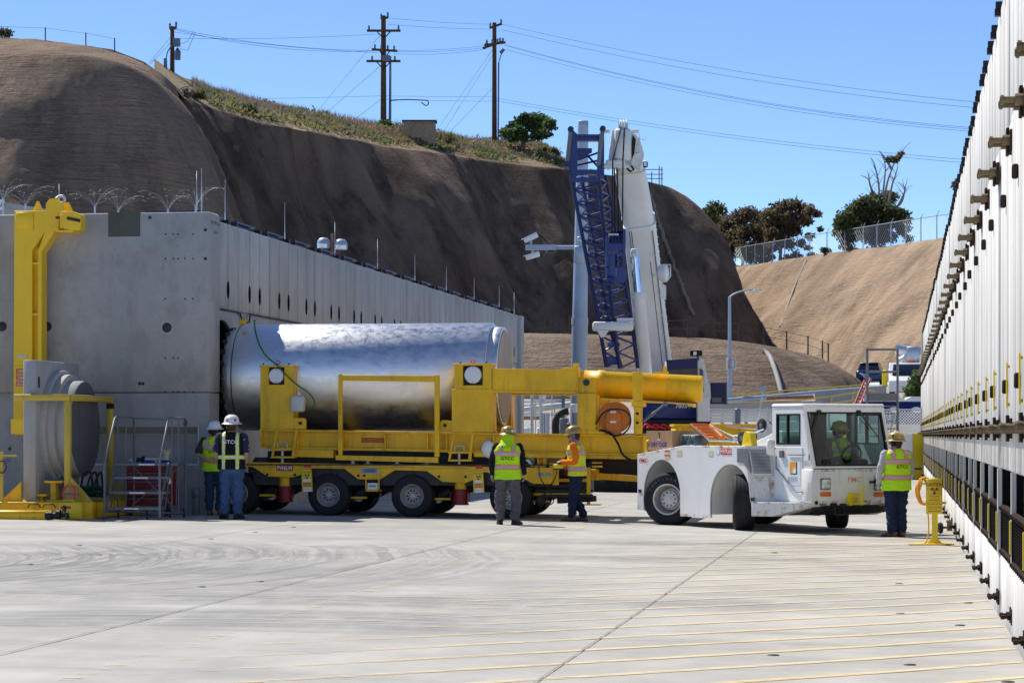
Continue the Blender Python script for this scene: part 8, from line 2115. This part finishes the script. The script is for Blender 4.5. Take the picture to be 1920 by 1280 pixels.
a, b = D(1070, 773, 79), D(1082, 757, 79); m = MB(); m.cbox((a.x, a.y, a.z), (b.x, a.y + .25, b.z), .02); c = D(1083, 765, 80); m.tube(((a.x + b.x)/2, a.y + .1, (a.z + b.z)/2), (c.x, c.y, c.z), .04, n=6); tag(m.build('mast_box', 'white_plastic'), 'white box clamped to the camera mast', 'box')
# drain pipe on the berm, drip line down the cut slope
def onhill(pts, off=.15, only=None): return [hp_(px, py, only) - ray(px, py)*off for px, py in pts]
m = MB(); m.path(cr(onhill([(1430, 658), (1437, 661), (1444, 669), (1450, 684), (1456, 702), (1461, 720), (1465, 737)], .35, 'berm'), 24), .14, n=10); tag(m.build('drain_pipe', 'concrete_far'), 'pale drain pipe running down the low berm', 'drain pipe')
m = MB(); pl_ = onhill([(1217, 362), (1226, 388), (1238, 425), (1252, 465), (1268, 510), (1284, 550), (1299, 590)], .12, 'cut_slope')
pp = cr(pl_, 60); rr = random.Random(9); m.path([q + Vector((rr.uniform(-.1, .1), 0, rr.uniform(-.1, .1))) for q in pp], [.16 + .07*rr.random() for _ in pp], n=7); tag(m.build('drip_line', 'shotcrete_lit'), 'rough pale drip line running down the dark cut slope', 'drip line')
m = MB(); m.path(cr(onhill([(1512, 488), (1495, 525), (1478, 570), (1462, 612)], .1, 'far_hillside'), 20), .10, n=6); tag(m.build('drip_line', 'concrete_far'), 'thin pale seam running down the sunlit hillside', 'seam')
# fences on the slopes
def post_fence(posts, h, label, only, r=.05, wires=2):
    P = [hp_(px, py, only) for px, py in posts]; t = thing('post_fence', P[0], label, 'fence')
    for p in P: m = MB(); m.tube(p - Vector((0, 0, .2)), p + Vector((0, 0, h)), r, n=6); m.build('post', 'utility_wood', t)
    for w_ in range(wires):
        m = MB(); m.path([p + Vector((0, 0, h*(.95 - .45*w_))) for p in P], .012, n=4); m.build('wire', 'wire', t)
post_fence([(1022, 622), (1068, 624), (1120, 626), (1230, 630), (1290, 633), (1340, 636), (1386, 640), (1432, 646), (1475, 654), (1515, 664), (1542, 672), (1553, 676)], 1.15, 'row of thin posts with wires along the berm crest', 'berm')
post_fence([(-20, 72), (85, 76), (161, 85), (215, 96)], .85, 'cable fence of three steel posts on the left bluff', None, .045, 1)
CDm = [c for c in CD]; P = [hp_(px, py, 'far_hillside') for px, py in ((1340, 508), (1400, 499), (1450, 492), (1520, 481), (1620, 468), (1700, 457), (1790, 446), (1860, 436))]
chain_fence([p + CW(0, .6) for p in P], 2.1, 'chain-link fence along the top of the sunlit hillside', 22, .42, .009, .05, barbs=True)
t = thing('scaffold_rail', hp_(1225, 343, 'cut_slope'), 'small scaffold rail on the crest right of the boom', 'scaffold')
for px, y1 in ((1208, 325), (1222, 326), (1236, 315), (1241, 317)): m = MB(); a = hp_(px, 343, 'cut_slope'); m.tube(a - Vector((0, 0, .3)), Vector((a.x, a.y, D(px, y1, a.length).z)), .05, n=6); m.build('upright', 'grey_steel', t)
a = hp_(1225, 343, 'cut_slope'); YY = (a - EYE).length
for y_ in (318, 327, 335): m = MB(); m.tube(D(1206, y_, YY), D(1243, y_, YY), .04, n=6); m.build('rail', 'grey_steel', t)
# utility poles
def upole(px, y0, y1, Y, r, label, arms, extra=None):
    b, tp = D(px, y1, Y), D(px, y0, Y); t = thing('utility_pole', b - Vector((0, 0, 1.0)), label, 'utility pole')
    m = MB(); m.tube(b - Vector((0, 0, 1.0)), tp, r, r*.75, n=10); m.build('pole', 'utility_wood', t)
    for (xa, ya, xb, yb, ins) in arms:
        p, q = D(xa, ya, Y - .3), D(xb, yb, Y - .3); m = MB(); d = (q - p); an = atan2(d.z, d.xy.length); m.tube(p, q, .13, n=4, smooth=False); ca = m.build('crossarm', 'utility_wood', t)
        for k in range(ins):
            c = p.lerp(q, (k + .5)/ins if ins > 2 else .06 + .88*k); m = MB(); m.lathe([(.06, 0), (.10, .12), (.07, .2), (.10, .28), (.05, .45), (0, .45)], c, n=8); m.build('insulator', 'coil_grey', ca)
        if abs(xb - xa) > 40:
            mid = (p + q)/2
            for s in (-1, 1): m = MB(); m.tube(mid + (q - p)*.22*s, mid - Vector((0, 0, .7)), .05, n=5); m.build('brace', 'dark_steel', ca)
    return t
pole1 = upole(323, 50, 160, 190, .20, 'short wooden utility pole with transformer gear at the bluff edge', [(318, 55, 331, 52, 2)])
m = MB(); c = D(333, 104, 189.5); m.lathe([(.0, -.35), (.22, -.35), (.24, .3), (.15, .4), (.08, .55), (0, .6)], c, n=12); m.build('transformer', 'coil_grey', pole1); m = MB(); c = D(331, 80, 189.5); m.box((c.x - .25, c.y - .2, c.z - .3), (c.x + .25, c.y + .2, c.z + .3)); m.path([D(313, 150, 189.5), D(311, 112, 189.5), D(314, 98, 189.5), D(322, 85, 189.5)], .05, n=6); m.path([D(335, 84, 189.5), D(352, 78, 189.5), D(362, 60, 189.5)], .02, n=4); m.path([D(337, 92, 189.5), D(352, 95, 189.5), D(366, 62, 189.5)], .02, n=4); m.tube(D(311, 148, 189.4), D(310, 110, 189.4), .14, n=8); m.build('cutout_gear', 'coil_grey', pole1)
pole2 = upole(719, 30, 243, 213, .27, 'tallest wooden utility pole with two long crossarms', [(688, 58, 751, 58, 2), (687, 115, 751, 115, 3), (697, 93, 745, 96, 4), (714, 36, 728, 33, 2)])
m = MB(); m.tube(D(731, 243, 213), D(732, 106, 213), .13, .09, n=8); c = D(725, 110, 212.7); m.box((c.x - .35, c.y - .2, c.z - .25), (c.x + .3, c.y + .2, c.z + .25)); m.build('riser_pole', 'coil_grey', pole2)
m = MB(); m.path(cr([D(731, 189, 212.8), D(760, 187, 212.8), D(788, 188, 212.8), D(801, 189, 212.8), D(803, 195, 212.8), D(798, 198, 212.8), D(790, 192, 212.8)], 30), .045, n=6); m.build('cable_loop', 'black', pole2)
pole3 = upole(927, 43, 272, 224, .24, 'wooden utility pole beside the dark pine tree', [(918, 53, 941, 45, 2), (908, 85, 948, 80, 4), (905, 91, 944, 78, 3)])
m = MB(); m.tube(D(934, 272, 223.6), D(935, 118, 223.6), .07, n=8); m.path([D(935, 118, 223.6), D(939, 104, 223.6), D(945, 95, 223.6)], .05, n=6); m.tube(D(938, 100, 223.5), D(945, 93, 223.5), .15, n=8); m.build('riser', 'coil_grey', pole3)
wires = [((325, 53, 190), (697, 95, 213), 10), ((325, 55, 190), (702, 96, 213), 14), ((325, 60, 190), (708, 99, 213), 6), ((330, 72, 190), (712, 64, 213), 4), ((742, 95, 213), (908, 86, 224), 3), ((744, 97, 213), (906, 90, 224), 3), ((738, 101, 213), (912, 92, 224), 5),
         ((728, 34, 213), (919, 46, 224), 2), ((728, 46, 213), (919, 55, 224), 2), ((941, 46, 224), (1900, 198, 170), 18), ((941, 56, 224), (1900, 208, 170), 20), ((946, 84, 224), (1900, 245, 170), 26), ((948, 86, 224), (1900, 248, 170), 26), ((944, 92, 224), (1900, 252, 170), 26), ((722, 180, 213), (924, 181, 224), 1), ((930, 184, 224), (1900, 306, 170), 14), ((930, 189, 224), (1900, 312, 170), 14), ((722, 186, 213), (924, 190, 224), 1), ((400, 186, 200), (716, 180, 213), 1),
         ((926, 90, 224), (820, 243, 216), 0), ((926, 100, 224), (832, 246, 216), 0), ((716, 62, 213), (590, 215, 205), 0), ((718, 120, 213), (600, 222, 205), 0), ((716, 185, 213), (655, 232, 208), 0), ((924, 165, 224), (845, 246, 216), 0), ((320, 70, 190), (280, 118, 178), 0), ((320, 80, 190), (282, 120, 178), 0)]
WL = ['between the short pole and the tallest pole', 'between the tallest pole and the pole by the pine', 'from the pine-side pole to the right edge', 'guy wire running down to the hillside']
WC = [0]*4
for i, (a, b, sag) in enumerate(wires):
    P = []
    for k in range(25):
        f = k/24; Y = a[2] + (b[2] - a[2])*f
        P.append(D(a[0] + (b[0] - a[0])*f, a[1] + (b[1] - a[1])*f + sag*4*f*(1 - f), Y))
    m = MB(); m.path(P, .016, n=4)
    g_ = 0 if b[0] < 720 and a[0] < 345 else 2 if b[0] > 1800 else 3 if i >= 19 else 1
    WC[g_] += 1
    tag(m.build('overhead_wire', 'wire'), ('%s overhead wire %s' % (ORD[WC[g_] - 1], WL[g_])) if g_ < 3 else '%s thin %s' % (ORD[WC[3] - 1], WL[3]), 'wire', 'overhead wires ' + WL[g_])
# small plywood shed on the crest
Ysh = 208.0; a, b = D(757, 249, Ysh), D(817, 228, Ysh); t = thing('small_shed', (a.x + (b.x - a.x)/2, a.y, a.z), 'small flat-roofed plywood shed on the crest between the poles', 'shed', rotz=YAW, local=True)
w_ = (b - a).xy.length/2; h_ = b.z - a.z
m = MB(); m.box((-w_, 0, -2.5), (-w_*.55, 1.6, h_)); m.box((-w_*.55, .12, -2.5), (w_, 1.6, h_)); m.build('wall', 'wood', t); m = MB(); m.box((-w_ - .12, -.12, h_), (w_ + .12, 1.7, h_ + .1)); m.build('roof', 'dark_steel', t)
# ---------------------------------------------------------------- vegetation
def leaves(m, n, fn, size, rnd, flat=.0):
    for _ in range(n):
        c, nb = fn()
        s = size * rnd.uniform(.6, 1.35)
        a = Vector((rnd.uniform(-1, 1), rnd.uniform(-1, 1), rnd.uniform(-1, 1) * (1 - flat))).normalized(); b = a.cross(Vector((rnd.uniform(-1, 1), rnd.uniform(-1, 1), rnd.uniform(-1, 1)))).normalized()
        m.add([c - a*s*.5, c + b*s*.28, c + a*s*.5, c - b*s*.28], [(0, 1, 2, 3)])
def clump_fn(clumps, rnd, shell=.55):
    tot = sum(r**2 for _, r in clumps)
    def f():
        k = rnd.uniform(0, tot); i = 0
        while k > clumps[i][1]**2 and i < len(clumps) - 1: k -= clumps[i][1]**2; i += 1
        c, r = clumps[i]; d = Vector((rnd.gauss(0, 1), rnd.gauss(0, 1), rnd.gauss(0, 1))).normalized(); q = r * (shell + (1 - shell)*rnd.random())*rnd.uniform(.55, 1.25)*.9
        return c + Vector((d.x*q, d.y*q, d.z*q*.72)), d
    return f
def tree(name, base, limbs, clumps, leafmat, barkmat, nleaf, lsize, label, cat, seed=0, group=None, r0=.22):
    rnd = random.Random(seed); t = thing(name, base, label, cat, group)
    m = MB()
    for L in limbs:
        n = len(L); m.path(cr(L, n*5), [r0*L_r for L_r in [max(.12, 1 - .9*k/(n*5 - 1)) for k in range(n*5)]] if L is limbs[0] else [r0*.55*max(.12, 1 - .9*k/(n*5 - 1)) for k in range(n*5)], n=7)
    m.build('trunk', barkmat, t)
    m = MB(); leaves(m, nleaf, clump_fn(clumps, rnd), lsize, rnd); m.build('crown', leafmat, t)
    return t
# pine by the third pole
Yp = 222.0
def PX(px, py, dY=0, Y=Yp): return D(px, py, Y + dY)
b = PX(978, 280); rnd = random.Random(1)
cl = [(PX(x, y, rnd.uniform(-1.5, 1.5)), r) for x, y, r in ((950, 252, .75), (962, 258, .7), (958, 240, .8), (972, 246, .9), (978, 228, .8), (990, 222, .85), (1004, 222, .8), (1018, 224, .8), (1030, 231, .75), (1036, 238, .55), (1016, 238, .9), (998, 240, .9), (1000, 256, .6), (1022, 250, .7), (984, 258, .6), (945, 246, .5), (1012, 258, .5), (968, 233, .5))]
lm = [[b - Vector((0, 0, 1)), PX(982, 262), PX(990, 246), PX(1000, 226)], [PX(984, 262), PX(1006, 250), PX(1030, 236)], [PX(981, 265), PX(965, 255), PX(948, 250)], [PX(986, 254), PX(975, 240), PX(966, 234)], [PX(983, 266), PX(1004, 262), PX(1022, 252)]]
tree('pine_tree', b, lm, cl, 'leaf_pine', 'bark', 2600, .40, 'dark wind-swept pine tree beside the right utility pole', 'tree', 3)
# eucalyptus group on the far hillside
def grp(cl_, Y, seed): 
    r_ = random.Random(seed); return [(D(x, y, Y + r_.uniform(-2.5, 2.5)), r*1.12) for x, y, r in cl_] + [(D(x + r_.uniform(-8, 8), y + r_.uniform(14, 34), Y + r_.uniform(-2, 2)), r*.8) for x, y, r in cl_[::2]]
tree('gum_tree', D(1342, 480, 285), [[D(1342, 500, 285), D(1342, 450, 285), D(1338, 400, 285)], [D(1342, 450, 285), D(1352, 420, 285)]], grp([(1330, 396, .9), (1342, 388, 1.0), (1350, 400, 1.0), (1352, 415, 1.0), (1336, 412, .9), (1345, 430, .9), (1356, 430, .8)], 285, 1), 'leaf_dark', 'bark', 1500, .5, 'small dark green gum tree at the left of the hillside grove', 'tree', 5)
tree('gum_tree', D(1395, 500, 266), [[D(1392, 505, 266), D(1396, 450, 266), D(1400, 410, 266)], [D(1396, 460, 266), D(1372, 430, 266)], [D(1396, 450, 266), D(1425, 420, 266)]], grp([(1360, 430, 1.2), (1372, 415, 1.2), (1388, 408, 1.3), (1404, 400, 1.2), (1420, 410, 1.2), (1368, 450, 1.3), (1386, 440, 1.4), (1405, 435, 1.4), (1424, 432, 1.2), (1362, 470, 1.2), (1380, 472, 1.2), (1400, 465, 1.2), (1420, 460, 1.1), (1354, 455, .9), (1432, 440, 1.2), (1436, 462, 1.1), (1438, 420, 1.1), (1352, 480, 1), (1410, 482, 1), (1438, 482, 1)], 266, 2), 'leaf_brown', 'bark', 8500, .42, 'broad brownish gum tree in the middle of the hillside grove', 'tree', 6)
tree('gum_tree', D(1465, 490, 258), [[D(1462, 495, 258), D(1466, 450, 258), D(1476, 405, 258)], [D(1466, 450, 258), D(1500, 420, 258), D(1525, 405, 258)], [D(1466, 455, 258), D(1440, 425, 258)]], grp([(1445, 405, 1.2), (1460, 395, 1.2), (1476, 388, 1.1), (1490, 384, 1.0), (1505, 392, 1.0), (1520, 396, .8), (1532, 402, .55), (1455, 420, 1.2), (1475, 412, 1.2), (1495, 410, 1.0), (1512, 412, .8), (1450, 440, 1.1), (1470, 435, 1.1), (1490, 432, .9), (1478, 458, .8), (1500, 455, .6), (1515, 464, .45), (1448, 462, .9), (1522, 480, .6), (1495, 478, .6)], 258, 3), 'leaf_brown', 'bark', 7800, .40, 'spreading brown-leaved gum tree at the right of the grove', 'tree', 7)
t_ = tree('gum_tree', D(1640, 470, 236), [[D(1640, 475, 236), D(1645, 430, 236), D(1652, 380, 236)], [D(1645, 430, 236), D(1610, 410, 236)], [D(1645, 425, 236), D(1680, 405, 236)]], grp([(1576, 420, .9), (1585, 408, 1.0), (1600, 398, 1.1), (1612, 388, 1.1), (1626, 380, 1.1), (1640, 376, 1.1), (1655, 372, 1.0), (1668, 370, .9), (1580, 436, 1.0), (1598, 425, 1.2), (1618, 412, 1.3), (1640, 402, 1.3), (1660, 395, 1.2), (1680, 398, .9), (1694, 404, .8), (1702, 412, .6), (1605, 442, 1.0), (1630, 435, 1.2), (1655, 422, 1.2), (1678, 418, 1.0), (1695, 428, .8), (1640, 450, 1.0), (1665, 444, .9), (1585, 450, .8)], 236, 4), 'leaf_dark', 'bark', 8500, .40, 'dense green tree with bare dead branches rising from its crown', 'tree', 8)
m = MB(); rnd = random.Random(4)
dead = [[(1648, 400), (1648, 350), (1640, 310), (1632, 295)], [(1652, 400), (1657, 350), (1660, 315), (1655, 290)], [(1658, 400), (1662, 350), (1672, 318), (1680, 300), (1693, 282)], [(1664, 395), (1672, 350), (1680, 325), (1684, 310)], [(1640, 400), (1634, 360), (1630, 335)], [(1670, 395), (1690, 380), (1696, 355), (1690, 345)], [(1645, 375), (1632, 350), (1629, 335)], [(1672, 318), (1664, 305), (1660, 300)], [(1684, 385), (1694, 365), (1698, 350)]]
for L in dead:
    P = cr([D(x, y, 236) for x, y in L], 18); m.path(P, [.13*(1 - .8*k/17) for k in range(18)], n=6)
    for k in range(6):
        q = P[rnd.randrange(6, 17)]; e = q + Vector((rnd.uniform(-.9, .9), rnd.uniform(-.4, .4), rnd.uniform(.3, 1.3))); m.path([q, (q + e)/2 + Vector((0, 0, .1)), e], [.04, .03, .015], n=4)
m.build('dead_branches', 'bark_pale', t_)
m = MB(); leaves(m, 380, clump_fn([(D(1667, 300, 236), .5), (D(1678, 299, 236), .55), (D(1690, 288, 236), .4), (D(1684, 296, 236), .4)], rnd), .32, rnd); m.build('top_foliage', 'leaf_olive', t_)
tree('shrub', D(1797, 360, 190), [[D(1800, 372, 190), D(1797, 350, 190)]], [(D(1795, 350, 190), .5), (D(1799, 340, 190), .45), (D(1792, 344, 190), .35)], 'leaf_brown', 'bark', 350, .28, 'dark shrub tip showing above the right-hand wall', 'shrub', 10, r0=.05)
b = DT(1722, 118); tree('shrub', b, [[b, b + Vector((0, 0, 1.6)), D(1720, 705, 118)], [b + Vector((.1, 0, 1)), D(1710, 725, 118)]], [(D(x + 9, y + 4, 118 + dz), r*.85) for x, y, r, dz in ((1712, 700, .45, 0), (1706, 712, .5, .2), (1720, 714, .5, -.2), (1698, 728, .5, 0), (1712, 726, .6, .3), (1724, 730, .5, 0), (1704, 740, .5, 0), (1718, 742, .55, 0))], 'leaf_mid', 'bark', 1500, .22, 'green leafy shrub in front of the white truck', 'shrub', 11, r0=.06)
# individual bushes on the crest of the cut slope and the bluff
bsh = [(6, 66, .8, 'leaf_dark', 'dark bush on top of the left bluff at the picture edge'), (352, 180, .8, 'leaf_grey', 'dry grey bush just right of the short utility pole'), (368, 184, .8, 'leaf_olive', 'olive bush at the left end of the crest'), (470, 212, 1.0, 'leaf_dark', 'dark green bush left of the grey brush on the crest'), (722, 238, .75, 'leaf_mid', 'green bush at the foot of the tallest utility pole'), (795, 254, .8, 'leaf_grey', 'dry grey bush in front of the plywood shed'), (828, 268, 1.35, 'leaf_olive', 'large rounded olive bush right of the plywood shed'), (1040, 290, .9, 'leaf_olive', 'yellow-green bush near the jib on the crest'), (1015, 283, .6, 'leaf_olive', 'small yellow-green bush below the pine tree'), (1548, 472, .7, 'leaf_mid', 'low green bush inside the hilltop fence')]
for i, (px, py, r, mt, lab) in enumerate(bsh):
    p = hp_(px, py + 4) if px > 20 else D(px, 72, 170); rnd = random.Random(20 + i); t = thing('bush', p, lab, 'bush')
    m = MB()
    for k in range(7):
        a_ = rnd.uniform(0, 2*pi); m.path([p - Vector((0, 0, .2)), p + Vector((cos(a_)*r*.4, sin(a_)*r*.4, r*.5)), p + Vector((cos(a_)*r*.7, sin(a_)*r*.7, r*.95))], [.04, .025, .01], n=5)
    m.build('stems', 'bark', t)
    m = MB(); cl = [(p + Vector((rnd.uniform(-.6, .6)*r, rnd.uniform(-.4, .4)*r, r*rnd.uniform(.25, .75))), r*rnd.uniform(.35, .55)) for _ in range(9)]; leaves(m, 700, clump_fn(cl, rnd, .3), .22, rnd); m.build('foliage', mt, t)
# ground cover and dry brush on the strip above the cut slope
def cover(name, mat, n, f0, f1, tmin, tmax, size, hmin, hmax, label, cat, seed, dens=None):
    rnd = random.Random(seed); m = MB(); N = len(CB)
    for _ in range(n):
        f = rnd.uniform(f0, f1); i = f*(N - 1); k = min(int(i), N - 2); q = i - k; t = rnd.uniform(tmin, tmax)
        p = CB[k].lerp(CB[k+1], q).lerp(BB[k].lerp(BB[k+1], q), t)
        if dens and fbm(p*dens[0] + Vector((seed, 0, 0)), 2) < dens[1]: continue
        z = down(p) + rnd.uniform(hmin, hmax); s = size*rnd.uniform(.6, 1.4); a_ = rnd.uniform(0, 2*pi)
        if mat == 'leaf_grey':
            d = Vector((rnd.uniform(-.5, .5), rnd.uniform(-.3, .3), 1)).normalized(); c = Vector((p.x, p.y, z)); w_ = Vector((cos(a_), sin(a_), 0))*.028; m.add([c - w_, c + w_, c + d*s], [(0, 1, 2)])
        else:
            d = Vector((cos(a_), sin(a_), rnd.uniform(.2, 1.2))).normalized(); w_ = d.cross(Vector((rnd.uniform(-1, 1), rnd.uniform(-1, 1), 1))).normalized()*s*.28; c = Vector((p.x, p.y, z)); m.add([c, c + d*s*.5 + w_, c + d*s, c + d*s*.5 - w_], [(0, 1, 2, 3)])
    tag(m.build(name, mat), label, cat, kind='stuff')
cover('ground_cover', 'leaf_ice', 9000, .13, .62, .10, 1.0, .30, -.02, .18, 'low green ice plant along the crest', 'ground cover', 31, (.17, .04))
cover('ground_cover', 'leaf_red', 1800, .3, .62, .12, .9, .30, .0, .18, 'reddish ice plant patches along the crest', 'ground cover', 32, (.16, .05))
cover('ground_cover', 'leaf_olive', 6000, .14, .64, .05, 1.0, .34, .0, .3, 'yellow-green scrub near the right end of the crest', 'ground cover', 33, (.2, .02))
cover('dry_brush', 'leaf_grey', 16000, .10, .60, .25, 1.0, .42, -.05, .15, 'dry grey brush along the left part of the crest', 'brush', 34, (.2, -.1))
for o in COL.objects:
    if '_org' in o: del o['_org']
